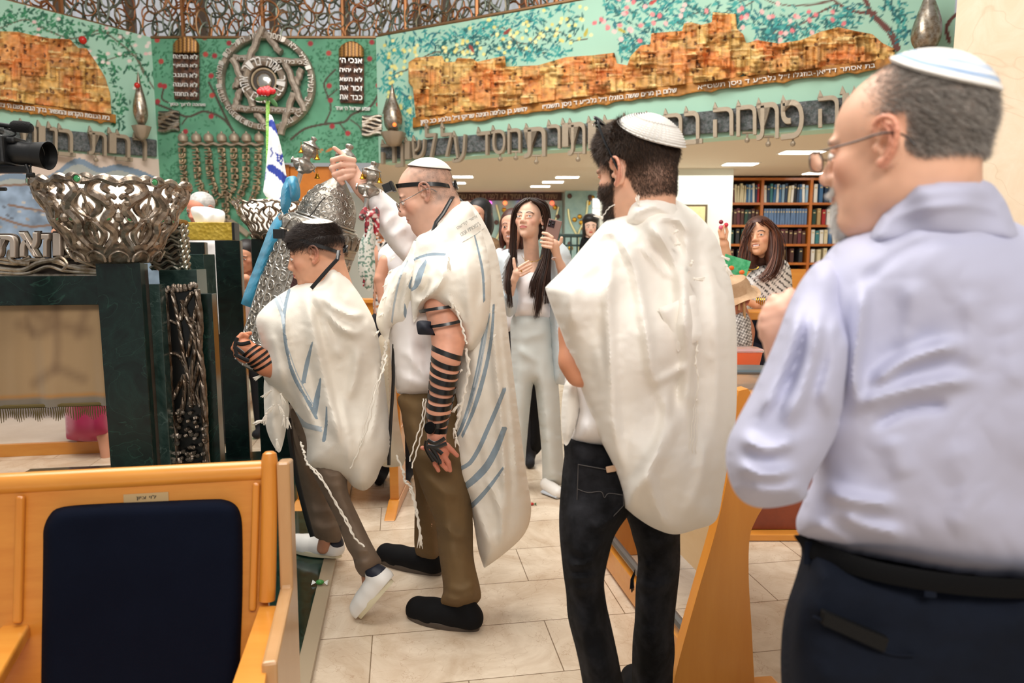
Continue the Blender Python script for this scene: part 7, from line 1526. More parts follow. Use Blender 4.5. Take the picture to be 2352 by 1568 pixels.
inflate(b, [(1468, 455, 1), (1440, 478), (1395, 505), (1372, 528), (1340, 565), (1300, 612), (1256, 656), (1254, 668), (1272, 720), (1290, 765), (1320, 850), (1345, 920), (1375, 1000), (1405, 1060), (1425, 1110), (1436, 1166, 1), (1465, 1190), (1505, 1214), (1550, 1227), (1600, 1215), (1645, 1194), (1662, 1120), (1676, 1040), (1690, 960), (1693, 850), (1691, 740), (1680, 650), (1660, 585), (1640, 535), (1600, 490), (1560, 462), (1530, 450), (1500, 448)], [(1470, 480, 1.72), (1290, 680, 1.62), (1600, 600, 1.80), (1450, 800, 1.66), (1620, 900, 1.80), (1550, 1180, 1.76), (1430, 1100, 1.68)], .13, .12, R=110, grid=6, sm=6,
    folds=[([(1420, 560), (1400, 620), (1398, 720), (1402, 850), (1410, 980), (1425, 1080)], 13, .026, 's'), ([(1440, 540), (1465, 640), (1485, 760), (1500, 860), (1520, 920)], 11, .024, 't'), ([(1350, 560), (1400, 530), (1430, 560), (1450, 610)], 10, .020), ([(1480, 500), (1530, 560), (1556, 620), (1566, 700), (1570, 800)], 8, .030, 's'), ([(1565, 470), (1578, 560), (1580, 700), (1582, 850), (1570, 1000)], 10, .030, 't'), ([(1470, 560), (1520, 620), (1545, 640)], 8, .014), ([(1330, 620), (1310, 680), (1318, 760)], 16, .016), ([(1530, 880), (1538, 980), (1490, 1080), (1440, 1160)], 9, .034, 't'), ([(1490, 1080), (1500, 1140), (1530, 1215)], 12, .022), ([(1620, 560), (1640, 700), (1648, 860), (1640, 1000)], 14, .014), ([(1500, 880), (1560, 850), (1568, 830)], 8, .018, 't'), ([(1560, 860), (1540, 960), (1520, 1050)], 10, -.014), ([(1370, 800), (1385, 900), (1400, 1000)], 12, .012), ([(1620, 1000), (1610, 1100), (1570, 1190)], 14, .014), ([(1300, 640), (1360, 640), (1420, 600)], 20, -.012), ([(1505, 500), (1560, 505), (1590, 540)], 9, .018)], wr=(.012, .014))
# turned collar and the folded pocket flap lying on the back
inflate(b, [(1440, 500), (1452, 470), (1480, 455), (1520, 448), (1545, 460), (1562, 500), (1560, 540), (1535, 530), (1500, 520), (1465, 522), (1445, 515)], [(1450, 490, 1.63), (1550, 500, 1.66)], .035, .05, R=18, grid=5, folds=[([(1455, 492), (1500, 475), (1540, 490)], 7, .010)])
inflate(b, [(1512, 708, 1), (1545, 695), (1590, 678), (1600, 690), (1612, 760), (1605, 780), (1556, 808, 1), (1535, 760)], [(1512, 708, 1.565), (1600, 700, 1.60), (1556, 808, 1.585)], .012, .02, R=10, grid=5)
b.obj('prayer_shawl', [PW, PW], R)
b = MB()
inflate(b, [(1300, 875), (1330, 880), (1330, 940), (1318, 990), (1300, 1024), (1290, 990), (1290, 930)], 1.74, .03, .03, R=16, grid=5); b.obj('shawl_front_end', PW, R)
b = MB(); rr_ = [(1585, 745), (1600, 765), (1602, 790), (1598, 830), (1604, 870), (1600, 920)]; cord(b, rr_, [1.59, 1.60], 2.0, (.2, .35, .5, .65), 1.2)
for dx in (-5, 0, 5): cord(b, [(1600, 900), (1598+dx, 950), (1590+dx*1.5, 1040)], 1.62, 1.0)
for x, y, a, L in ((1466, 468, 4.6, 20), (1382, 500, 3.6, 18), (1595, 640, .1, 24), (1660, 590, .4, 18), (1668, 610, 1.2, 30), (1555, 530, 2.6, 14), (1560, 560, 2.9, 12), (1590, 600, 2, 14), (1606, 710, 1.8, 14)): fringe_tassel(b, x, y, 1.60 if x < 1600 else 1.66, L, 8, a, 5)
cord(b, [(1412, 470), (1398, 478), (1384, 498)], 1.58, .9); tag(b.obj('fringes', MATS['white_fringe'], R), kind='stuff')
# ================================================================ 4. older man in the lavender shirt, nearest
Y4 = .98; T4 = (axes(math.radians(41), math.radians(-3), math.radians(-2)), P(2074, 335, Y4), .96); R = person('older man from behind in lavender shirt, navy trousers, glasses and blue-striped skull cap', P(2150, 1000, .98)); mb = MB()
S = Sdf(); head(S, T4, 1.08); nb = P(2150, 540, 1.05); S.cap(tow([(0, -.02, -.05)], T4)[0], nb, .058, .064, .03); S.cap(tow([(0, -.04, -.03)], T4)[0], P(2150, 500, 1.02), .050, .052, .03); S.ell(tow([(0, .045, -.108)], T4)[0], (.038, .038, .022), None, .03)
V, Q = S.mesh(.0021, 2)
hb = lambda x, y, z, n=0: ss(-.006, .006, z+.026*ss(-.012, -.045, y)-.02*ss(.0, .03, y))*ss(.045, .0, y-.25*(z-.06))*ss(.125, .11, z)
hf = lambda x, y, z, n: hb(x, y, z)*earmask(x, y, z)*(.2+.65*ss(.03, -.05, y))
gt = lambda x, y, z: ss(.085, .095, y-.15*z)*ss(-.045, -.052, z)*(1-ss(.009, .006, np.abs(z+.0645)))*ss(.034, .028, np.abs(x))
c = paint(V, T4, '#e6b396', brow='#9a8a80', hairf=hf, hairc='#8a7f78', red='#cf6f55'); join(mb, V, Q, c)
h4 = 1.02; S = Sdf(); S.ell(P(1795, 735, h4), (.022, .035, .040), None, .012); S.cap(P(1790, 760, h4), P(1805, 850, 1.03), .026, .026, .015)
for f in ([(1800, 700), (1780, 690), (1768, 705)], [(1792, 705), (1768, 710), (1756, 730)], [(1788, 722), (1762, 728), (1752, 750)], [(1786, 742), (1762, 750), (1756, 770)]): finger(S, [P(x, y, h4-.015+.012*i) for i, (x, y) in enumerate(f)], .0115, .009)
finger(S, [P(1800, 715, h4-.02), P(1812, 690, h4-.01), P(1815, 674, h4)], .012, .009)
V2_, Q2_ = S.mesh(.0028, 2); join(mb, V2_, Q2_, np.tile(lin3('#ecb8a0'), (len(V2_), 1)))
coarse_body(mb, '#e6b396', P(2150, 1330, 1.15), P(2180, 800, 1.13), nb, [[(2000, 1500, 1.1), (2000, 1900, 1.1)], [(2350, 1500, 1.12), (2350, 1900, 1.12)]], .8, arms=[[P(1950, 720, 1.03), P(1780, 1060, .96), P(1800, 860, 1.03)]])
mb.obj('body', M_skin, R, fixn=False); eyes(T4, R, (0, -.1))
flow = lambda x, y, z: (x*1.5, -.9, -.55 if z < .06 else -.1)
GC = ['#857d76', '#a79f97', '#6b6560', '#beb6ae', '#56514d', '#d0c9c2']
shorthair(V, Q, T4, lambda x, y, z: hb(x, y, z)*(.25+.75*ss(.03, -.04, y))*earmask(x, y, z), 30000, .014, .00028, GC, flow, 'grey_hair', R, .35, curl=.15)
shorthair(V, Q, T4, lambda x, y, z: gt(x, y, z), 7000, .012, .0003, ['#e6e2dc', '#cfcac4', '#f2f0ec'], lambda x, y, z: (0, .4, -1), 'white_goatee', R, .6)
stripe4 = lambda t: '#9fb8d8' if (.60 < t < .66 or .70 < t < .735 or .80 < t < .90) else '#f1eeea'
cap_on(T4, (.02, -.62, 1), .86, 'skull_cap', R, matvc('knit_cap', .9, sheen=.3, bs=420, bstr=.5, bdist=.002), stripe4, k=1.06, thick=.005, bumps=lambda f, a: .0005*np.sin(a*90+f*60)*(f > .5))
glasses(T4, R, mat('thin_grey_rim', '#6a625c', .3, .7), mat('black_arm', '#0c0c0d', .35), w_=.046, h_=.030, yoff=.112, z0=-.008)
LV = mat('lavender_cotton', '#b5b6cd', .75, bs=500, bstr=.15, bdist=.0006, sheen=.1)
b = MB(); inflate(b, [(1985, 520), (2040, 500), (2100, 470), (2200, 470), (2310, 500), (2420, 560), (2520, 640), (2560, 800), (2560, 1100), (2540, 1345, 1), (2352, 1336), (2200, 1322), (2050, 1292), (1930, 1268), (1848, 1240), (1828, 1200), (1845, 1150), (1870, 1080), (1850, 950), (1840, 800), (1850, 690), (1880, 610), (1930, 550)], [(2200, 560, 1.00), (1900, 650, 1.03), (2000, 900, 1.03), (2350, 900, 1.02), (2100, 1280, 1.06), (2500, 1200, 1.1)], .13, .13, R=170, grid=8, sm=10,
    folds=[([(1995, 890), (2060, 840), (2130, 810), (2210, 790)], 18, .020, 's'), ([(1960, 930), (2060, 900), (2160, 880), (2240, 870)], 18, .016), ([(1990, 640), (2080, 575), (2180, 548), (2352, 540)], 5, -.006, 'R'), ([(1985, 650), (1975, 740), (1960, 850), (1965, 930)], 10, .020, 't'), ([(2230, 660), (2240, 760), (2225, 850)], 34, .007), ([(2100, 640), (2095, 740), (2070, 810)], 30, .007), ([(1930, 1180), (1990, 1210), (2080, 1230)], 18, .018), ([(1890, 1120), (1960, 1150), (2060, 1160)], 18, .018), ([(1870, 1200), (1960, 1250)], 14, .014), ([(2200, 1000), (2230, 1120), (2200, 1240)], 36, .008), ([(2050, 1000), (2080, 1100)], 30, .007), ([(2320, 700), (2330, 900)], 36, .006), ([(2000, 980), (2080, 940), (2180, 930)], 14, -.012)], wr=(.004, .012)); sh = b.obj('shirt', LV, R)
b = MB(); inflate(b, [(1880, 600), (1920, 600), (1960, 650), (1975, 740), (1965, 860), (1940, 960), (1900, 1040), (1860, 1110), (1850, 1145), (1800, 1162), (1745, 1166), (1705, 1150), (1680, 1115), (1667, 1060), (1672, 1010), (1695, 960), (1730, 895), (1760, 830), (1785, 770), (1805, 715), (1825, 670), (1850, 630)], [(1900, 650, .985), (1850, 800, .94), (1760, 1080, .92)], .075, .075, R=95, grid=8, folds=[([(1840, 700), (1815, 790), (1780, 880), (1740, 960)], 12, .020), ([(1880, 700), (1870, 800), (1840, 900), (1800, 980)], 13, .022), ([(1915, 720), (1910, 830), (1880, 940)], 12, .018), ([(1945, 760), (1930, 860), (1900, 960)], 9, .016, 't'), ([(1700, 1000), (1760, 1030), (1830, 1010)], 14, .016), ([(1690, 1060), (1750, 1090), (1830, 1080)], 14, .015), ([(1720, 1120), (1790, 1130), (1840, 1110)], 12, .012), ([(1860, 720), (1835, 810), (1800, 900)], 6, -.010)], wr=(.006, .010)); b.obj('sleeve', LV, sh)
b = MB(); inflate(b, [(1995, 556), (2035, 480), (2070, 444), (2105, 418), (2160, 411), (2230, 410), (2272, 418), (2295, 440), (2318, 480), (2340, 560), (2280, 560), (2200, 556), (2120, 560), (2050, 570)], [(2030, 500, .955), (2180, 450, .915), (2310, 480, .96)], .035, .07, R=26, grid=7, folds=[([(2040, 505), (2120, 480), (2220, 470), (2310, 490)], 7, .004)]); b.obj('collar', LV, sh)
NV = mat('navy_trousers', '#0b0f19', .85, spec=.15, bs=400, bstr=.2, bdist=.001, col2='#101623', cs=4)
b = MB(); inflate(b, [(1850, 1236), (1950, 1262), (2100, 1290), (2300, 1318), (2540, 1330), (2560, 1500), (2560, 2300), (2500, 2425, 1), (1900, 2425, 1), (1820, 2000), (1796, 1600), (1794, 1480), (1804, 1400), (1826, 1330), (1840, 1280)], [(2100, 1300, 1.08), (2100, 1700, 1.05)], .13, .13, R=130, grid=12, folds=[([(1850, 1330), (1835, 1420), (1830, 1500)], 8, .012, 't'), ([(1900, 1300), (1870, 1420)], 16, .01)], wr=(.006, .012)); tr = b.obj('trousers', NV, R)
b = MB(); bl = [P(x, y, 1.08-.135*math.sqrt(max(0.0, 1-((x-2200)/370)**2))-.006) for x, y in cr([(1838, 1244), (1900, 1276), (2000, 1308), (2100, 1328), (2200, 1342), (2300, 1350), (2400, 1352), (2520, 1350)], 5)]; b.tube(bl, .0150, 10, flat=.2, up=(0, -1, .1)); b.obj('belt', mat('belt_leather', '#08080a', .7, spec=.12, bs=200, bstr=.2), R)
for x, y in ((1862, 1270), (2140, 1345)): b = MB(); b.tube([P(x, y-26, .945 if x > 2000 else 1.02), P(x-3, y+26, .94 if x > 2000 else 1.015)], .009, 8, flat=.3, up=(0, -1, 0)); b.obj('belt_loop', NV, tr)
b = MB(); b.tube([P(x, y, .932) for x, y in cr([(1868, 1415), (1900, 1430), (1960, 1465), (2040, 1500), (2100, 1505)], 5)], .0022, 6); b.obj('pocket_edge', NV, tr)
b = MB(); q = [P(1893, 1404, .925), P(2045, 1468, .925), P(2034, 1500, .925), P(1890, 1436, .925)]; b.prism(q, (0, .012, 0)); tag(b.obj('wallet', mat('black_wallet', '#0b0b0c', .6, spec=.2, bs=300, bstr=.3), smooth=False, bevel=.003), 'black wallet poking out of the back pocket of the navy trousers', 'wallet')
for X_, Y_ in ((.62, 1.0), (.86, 1.04)): shoe('shoe', R, (X_, Y_, .001), (X_-.08, Y_+.26, .001), .105, .085, BS, SOL, 0)
# ================================================================ the silver scroll case
YT = 2.93; bx = P(652, 790, YT); tx = P(737, 522, YT+.02); ax = tx-bx; Lb = np.linalg.norm(ax); ax /= Lb; sx = np.cross(ax, [0, 1, 0]); sx /= np.linalg.norm(sx); sx = -sx if sx[0] < 0 else sx; fy = np.cross(ax, sx); RT = np.stack([sx, fy if fy[1] > 0 else -fy, ax], -1)
R = TIK = thing('scroll_case', 'engraved silver domed scroll case leaning in the boy arms under the bald man hand', 'scroll case', bx)
SV = mat('embossed_silver', '#b5afa6', .42, .8, bs=55, bstr=.45, bdist=.006, kind='vor', col2='#8b8378', cs=18); SP_ = mat('polished_silver', '#d2cec6', .3, .85)
H0 = -.12; rb = .168
b = MB(); b.lathe([(rb*.9, H0), (rb, H0+.01), (rb, Lb-.065), (rb*.98, Lb-.06)], bx, 56, R=RT, cap=True); b.obj('case_body', SV, R)
def cy(a, h, r=rb+.002): return bx+RT@np.array([r*math.cos(a), r*math.sin(a), h])
b = MB(); rg = random.Random(8)
for k in range(13):
    a0 = -PI*.97+k*.245
    for j in range(10):
        h0 = H0+.04+j*(Lb-H0-.14)/9.5; sg = 1 if (j+k) % 2 else -1; t = np.linspace(0, 1, 30); rr = .023*(1-t*.85); th_ = t*3.3*PI+j; b.tube([cy(a0+sg*r_*math.cos(q)/rb, h0+r_*1.15*math.sin(q)) for r_, q in zip(rr, th_)], .0012+.0012*(1-t), 5)
for a0 in np.arange(-PI, 0.1, .49): b.tube([cy(a0, h) for h in np.linspace(H0+.01, Lb-.1, 12)], .0042, 6)
b.obj('scroll_engraving', SP_, R)
b = MB(); b.tube([cy(a, Lb-.085) for a in np.linspace(-PI, 0, 40)], .005, 6); b.tube([cy(a, Lb-.055) for a in np.linspace(-PI, 0, 40)], .006, 6); b.lathe([(rb+.002, Lb-.083), (rb+.003, Lb-.057)], bx, 56, R=RT, cap=False); b.obj('inscribed_band', mat('warm_silver', '#b8a894', .35, .9), R)
b = MB()
for k, ch in enumerate('HONOR AND LOVE'):
    if ch == ' ': continue
    a = -1.25+k*.062; text_fit(b, ch, lambda u, v, a=a: cy(a+.045*u, Lb-.078+.016*v, rb+.004), RT@np.array([math.cos(a), math.sin(a), 0])*.001)
for o_ in (0,): pass
b.obj('band_lettering', mat('dark_silver', '#5a5048', .5, .5), R)
b = MB(); n_ = 20
for k in range(n_):     # shell crown around the shoulder
    a = k*2*PI/n_; 
    for m in range(-3, 4): b.tube([cy(a, Lb-.05, rb+.004), cy(a+m*.035, Lb-.012, rb+.008), cy(a+m*.042, Lb+.004-abs(m)*.003, rb+.004)], [.002, .0045, .003], 5)
    b.tube([cy(a+x, Lb+.008-.012*(x/.14)**2, rb+.005) for x in np.linspace(-.14, .14, 7)], .003, 5)
b.lathe([(rb, Lb-.05), (rb+.006, Lb-.01), (rb*.93, Lb+.012), (rb*.75, Lb+.02)], bx, 56, R=RT, cap=False); b.obj('shell_crown', SV, R)
dt = (P(783, 402, YT+.03)-tx); DH = np.linalg.norm(dt)
pr = [(.128, 0), (.134, .008), (.126, .016), (.122, .03), (.119, .06), (.108, .095), (.088, .13), (.06, .16), (.036, .185), (.021, .205), (.014, .225)]
c0 = bx+ax*(Lb+.012)+sx*.012; k_ = DH/.225
b = MB(); b.lathe([(r_*.98, h*k_) for r_, h in cr(pr, 4)], c0, 56, R=RT); b.obj('dome', SV, R)
b = MB(); b.tube([c0+RT@np.array([.135*math.cos(a), .135*math.sin(a), .006]) for a in np.linspace(0, 2*PI, 50)[:-1]], .006, 8, closed=True); b.tube([c0+RT@np.array([.128*math.cos(a), .128*math.sin(a), .02]) for a in np.linspace(0, 2*PI, 50)[:-1]], .004, 8, closed=True); b.obj('dome_rim', SP_, R)
b = MB(); 
for k in range(11):
    a0 = -PI*.96+k*.27
    for j, (h, r_) in enumerate(((.04, .121), (.075, .115), (.105, .104), (.135, .085))):
        t = np.linspace(0, 1, 24); q = t*3*PI+k; w_ = .017*(1-t*.8); b.tube([c0+RT@np.array([(r_+.001-.9*max(0, (hh-h*k_))*(.25+j*.25))*math.cos(aa), (r_+.001-.9*max(0, (hh-h*k_))*(.25+j*.25))*math.sin(aa), hh]) for aa, hh in [(a0+(1 if j % 2 else -1)*w*math.cos(qq)/r_, h*k_+w*math.sin(qq)) for w, qq in zip(w_, q)]], .0013, 5)
b.obj('dome_engraving', SP_, R)
b = MB(); sm_ = [( -1.75, .0)]; pts = []
for h, r_ in cr(pr, 3)[4:]: pts.append(c0+RT@np.array([(r_*.98+.001)*math.cos(-1.62), (r_*.98+.001)*math.sin(-1.62), h*k_]))
b.tube(pts, .0022, 5); b.obj('dome_split', mat('dark_gap', '#15120f', .8), R)
b = MB(); ct = c0+ax*(.225*k_); fpr = [(.014, 0), (.020, .006), (.012, .014), (.012, .03), (.020, .036), (.040, .05), (.045, .065), (.036, .08), (.018, .092), (.012, .10), (.017, .108), (.015, .118), (.0, .124)]
b.lathe(cr(fpr, 3), ct, 32, R=RT, mod=lambda rr, zz, a: (rr*(1+.05*np.cos(a*8)[None, :]*(rr > .02)), zz)); b.obj('finial', SV, R)
# open seam showing the red inside
b = MB(); b.box(bx+RT@np.array([.02, -rb-.001, (Lb-.12)/2]), (.035, .008, Lb-.1+.1), RT); b.obj('leather_seam', mat('maroon_tooled_leather', '#3f1a18', .5, bs=120, bstr=.6), R, smooth=False)
b = MB(); b.box(bx+RT@np.array([.040, -rb-.001, (Lb-.12)/2]), (.003, .011, Lb), RT); b.obj('gold_edge', M_gold, R, smooth=False)
# two finials on sticks with bells
def rimon(top, bot, foot, label, seed):
    t, bb, f = P(*top), P(*bot), P(*foot); a = t-bb; L = np.linalg.norm(a); a /= L; u = np.cross(a, [0, 1, 0]); u /= np.linalg.norm(u); R_ = np.stack([u, np.cross(a, u), a], -1); R = thing('torah_finial', label, 'finial', f)
    pr = [(.011, 0), (.017, .04), (.036, .10), (.046, .2), (.048, .27), (.036, .33), (.02, .38), (.017, .46), (.026, .5), (.036, .58), (.037, .66), (.030, .73), (.036, .76), (.02, .82), (.010, .88), (.012, .92), (.012, .97), (0, 1.)]
    b = MB(); b.lathe([(r_*.95, h*L) for r_, h in cr(pr, 3)], bb, 28, R=R_, mod=lambda rr, zz, an: (rr*(1+.10*np.cos(an*6+zz*50)*(rr > .02)), zz)); b.obj('turret', SV, R)
    b = MB()
    for k in range(5): b.tube([bb+R_@np.array([.05*math.cos(q+k*1.25), .05*math.sin(q+k*1.25), L*(.18+.13*s_)]) for s_, q in ((0, 0), (.5, .3), (1, .1))], .004, 6)
    b.obj('filigree', SP_, R)
    b = MB(); b.tube([f, bb+a*.01], .0105, 10); b.lathe([(.014, -.012), (.019, -.004), (.013, .004)], f+(bb-f)*.3, 16, R=R_); b.lathe([(.010, 0), (.022, .006), (.022, .016), (.012, .022)], f, 16, R=R_); b.obj('handle', SP_, R)
    for k in range(6):
        q = k*PI/3+.4; h = .30 if k % 2 else .74; r_ = .052 if k % 2 else .042; p = bb+R_@np.array([r_*math.cos(q), r_*math.sin(q), L*h]); e_ = p-np.array([0, 0, .028]); b = MB(); b.tube([p, e_], .0012, 5); b.lathe([(.0, .006), (.005, .004), (.007, -.006), (.0125, -.014), (.011, -.016), (.0, -.012)], e_, 14); b.obj('bell', mat('brass_bell', '#c8922c', .28, 1) if k % 3 != 1 else SP_, R)
rimon((723, 314, 2.90), (690, 398, 2.90), (672, 462, 2.90), 'silver bell-hung finial tied with the blue scarf, left of the dome', 1)
rimon((860, 370, 2.86), (843, 455, 2.86), (834, 508, 2.86), 'silver bell-hung finial tied with the red scarf, right of the dome', 2)
# scarves
BL = mat('teal_blue_satin', '#2f8fb4', .4, sheen=.4, bs=60, bstr=.3); b = MB()
inflate(b, [(656, 410), (678, 404), (686, 420), (690, 440), (686, 458), (664, 462), (660, 440)], 2.86, .03, .03, R=16, grid=4, folds=[([(664, 414), (672, 440), (668, 458)], 4, .012), ([(676, 410), (684, 440)], 3, .01)])
inflate(b, [(664, 408), (648, 430), (644, 470), (650, 490, 1), (664, 480), (670, 450)], 2.85, .02, .02, R=12, grid=4, folds=[([(658, 420), (652, 480)], 4, .01)]); b.obj('knot', BL, None)
sc = bpy.data.objects[-1] if False else None
for o_ in COLL.objects:
    if o_.name.startswith('knot'): kn = o_
RS = thing('scarf', 'bright blue scarf knotted on the left finial and hanging to a point', 'scarf', P(670, 440, 2.86)); kn.parent = RS; kn.matrix_parent_inverse = Matrix.Translation(-Vector(RS.location))
b = MB(); inflate(b, [(640, 492), (662, 480), (652, 540), (628, 600), (606, 650), (592, 690), (580, 708, 1), (553, 698, 1), (562, 670), (585, 610), (604, 560), (620, 520)], [(650, 490, 2.86), (570, 700, 2.90)], .03, .02, R=18, grid=5, folds=[([(640, 500), (615, 580), (580, 680)], 5, .012), ([(655, 500), (635, 570)], 4, .01)], wr=(.06, .006)); b.obj('fall', BL, RS)
def printed(V, base, marks):
    c = np.tile(lin3(base), (len(V), 1))
    for sc_, th_, col, sd in marks: n = noise2(V, sc_, sd, 2); c = mixc(c, col, (n > th_)*1.)
    return c
PRM = matvc('printed_satin', .5, sheen=.3)
RS = thing('scarf', 'red, white and green printed scarf knotted on the right finial', 'scarf', P(850, 480, 2.8)); b = MB()
redf = lambda V: printed(V, '#a81a2c', [(.12, .12, '#e9d9d2', 3), (.1, .28, '#2c0f18', 7)])
inflate(b, [(826, 490), (838, 474), (850, 484), (862, 474), (872, 486), (868, 505), (852, 512), (838, 506), (826, 502)], 2.82, .03, .02, R=14, grid=3.5, colfn=redf, folds=[([(832, 480), (850, 500)], 4, .01), ([(866, 480), (850, 496)], 4, .01)]); inflate(b, [(856, 492), (868, 500), (872, 520), (866, 540), (858, 534, 1), (858, 510)], 2.81, .015, .015, R=8, grid=3.5, colfn=redf); b.obj('knot', PRM, RS)
b = MB(); inflate(b, [(836, 504), (852, 500), (858, 530), (860, 580), (862, 620), (855, 655), (846, 668), (832, 648), (822, 610), (826, 560), (838, 530)], 2.80, .03, .02, R=16, grid=3.5, colfn=lambda V: printed(V, '#dfe3da', [(.16, .14, '#5c8a78', 5)]), folds=[([(846, 510), (840, 580), (842, 650)], 5, .012), ([(852, 520), (854, 600)], 4, .01)]); inflate(b, [(838, 505), (848, 503), (846, 560), (843, 610), (838, 650), (833, 655), (837, 600), (838, 550)], 2.775, .012, .012, R=6, grid=3.5, colfn=lambda V: printed(V, '#8f1626', [(.15, .1, '#3a0c16', 5), (.15, .3, '#d8c8c0', 9)])); b.obj('fall', PRM, RS)
# ================================================================ flag with rose
YF = 4.62; R = thing('flag', 'blue and white flag with a star hanging from a glittering green stick', 'flag', P(615, 480, YF)); b = MB()
b.tube([P(615, 232, YF), P(616, 490, YF)], .013, 8); b.obj('stick', mat('green_tinsel', '#86d94a', .35, bs=150, bstr=1, bdist=.01, col2='#c9f58a', cs=80), R)
def flagc(V):
    c = np.tile(lin3('#eef0f4'), (len(V), 1)); bl = '#2b3f9e'
    for l, w_ in (([(622, 282), (632, 290), (640, 303)], 15), ([(622, 385), (640, 398), (660, 418)], 17), ([(606, 380), (608, 410)], 5), ([(648, 456), (660, 446)], 12)): d = pdist(V, np.array(l, float))[0]; c = mixc(c, bl, (d < w_/2)*1.)
    for l in ([(634, 352), (648, 360), (641, 372), (634, 352)], [(636, 366), (650, 354), (646, 378), (636, 366)], [(622, 340), (626, 350), (622, 358)]): d = pdist(V, np.array(l, float))[0]; c = mixc(c, bl, (d < 1.6)*1.)
    return c
b = MB(); inflate(b, [(618, 262, 1), (626, 268), (636, 300), (646, 340), (654, 380), (660, 420), (660, 445), (648, 464, 1), (630, 462), (612, 452), (604, 440, 1), (609, 400), (616, 330)], YF-.02, .025, .012, R=12, grid=3.2, colfn=flagc, folds=[([(622, 290), (630, 370), (628, 450)], 4, .012), ([(634, 310), (646, 400), (645, 450)], 4, .012, 's')]); b.obj('cloth', matvc('flag_cloth', .7), R)
c = P(612, 214, YF-.02); R = thing('rose', 'red artificial rose on top of the green flag stick', 'flower', c); b = MB()
for k in range(14): a = k*2.4; r_ = .008+.0028*k; b.ball(c+np.array([r_*math.cos(a), -.01+.3*r_*math.sin(a), .012+.4*r_*math.sin(a)]), (.022, .012, .020), 10, R=np.array(Matrix.Rotation(a, 3, 'Y')))
b.obj('petals', mat('rose_red', '#c3161c', .45), R)
b = MB()
for (x, y, a) in ((600, 226, 3.0), (624, 222, -.6), (628, 234, .9)):
    p = P(x, y, YF-.03); b.ball(p, (.04, .004, .016), 12, R=np.array(Matrix.Rotation(a, 3, 'Y')))
b.tube([c, P(615, 236, YF)], .006, 6); b.obj('leaves', mat('leaf_green', '#3c6b36', .5), R)
# ================================================================ video camera at the left edge
YC = 2.45; R = thing('video_camera', 'black video camera with a fluffy microphone entering at the left edge', 'camera', P(0, 405, YC)); MK = mat('camera_black', '#101113', .45, bs=90, bstr=.1); u = mpp(YC)
def hc(x0, x1, y, r, n=2): return [P(x, y, YC) for x in np.linspace(x0, x1, n)], r*u
b = MB(); c1 = P(-10, 348, YC); b.box(c1, (60*u*1.4, .11, 62*u)); b.box(P(30, 325, YC), (36*u, .07, 14*u)); b.box(P(-30, 300, YC), (60*u, .05, 12*u)); b.obj('body', MK, R, bevel=.008, smooth=False)
b = MB(); b.tube([P(x, y, YC) for x, y in ((28, 350), (38, 351), (52, 352), (70, 354), (84, 355))], np.array([24, 25, 26, 25, 27])*u, 28); b.obj('lens', MK, R)
b = MB(); b.tube([P(x, y, YC) for x, y in ((84, 355), (96, 356), (112, 358))], np.array([27, 28.5, 31])*u, 28, cap=False); b.tube([P(x, y, YC) for x, y in ((112, 358), (96, 356))], np.array([29.5, 26])*u, 28, cap=False); b.obj('lens_hood', mat('hood_black', '#0c0c0d', .5), R)
b = MB(); b.tube([P(x, y, YC) for x, y in ((27, 290), (29, 290), (34, 290), (50, 291), (66, 293), (72, 294), (74, 294))], np.array([3, 10, 12.5, 13, 12.5, 9, 2])*u, 20); b.obj('microphone', mat('mic_foam', '#08080a', .95, bs=300, bstr=.6), R)
b = MB(); b.tube([P(x, y, YC) for x, y in ((-40, 286), (0, 286), (27, 290))], 5*u, 10); b.tube([P(x, y, YC) for x, y in cr([(10, 294), (28, 300), (36, 306), (30, 312), (8, 313)], 4)], 2*u, 6); b.obj('mic_mount', MK, R)
b = MB(); b.box(P(10, 390, YC), (110*u, .03, 14*u)); b.tube([P(60, 378, YC-.02), P(66, 392, YC-.02), P(64, 408, YC-.02)], 4*u, 8); b.tube([P(72, 378, YC-.02), P(66, 392, YC-.02)], 2.5*u, 6); b.tube([P(64, 401, YC-.02), P(78, 402, YC-.02)], 5.5*u, 12); b.obj('rail_and_knob', MK, R)
R = thing('tripod', 'black tripod carrying the video camera beyond the left edge', 'tripod', P(-40, 1500, YC)*np.array([1, 1, 0])); t0 = P(-60, 420, YC)
for k in range(3): b = MB(); a = k*2.1+.5; e_ = np.array([t0[0]+.12*math.cos(a)-.22, t0[1]+.2*math.sin(a), .001]); b.tube([t0, e_], .014, 8); b.obj('leg', MK, R)
b = MB(); b.ball(t0, .04, 12); b.tube([t0, P(-60, 398, YC)], .02, 8); b.tube([P(-20, 434, YC), P(14, 434, YC)], 4*u, 8); b.obj('head', MK, R)
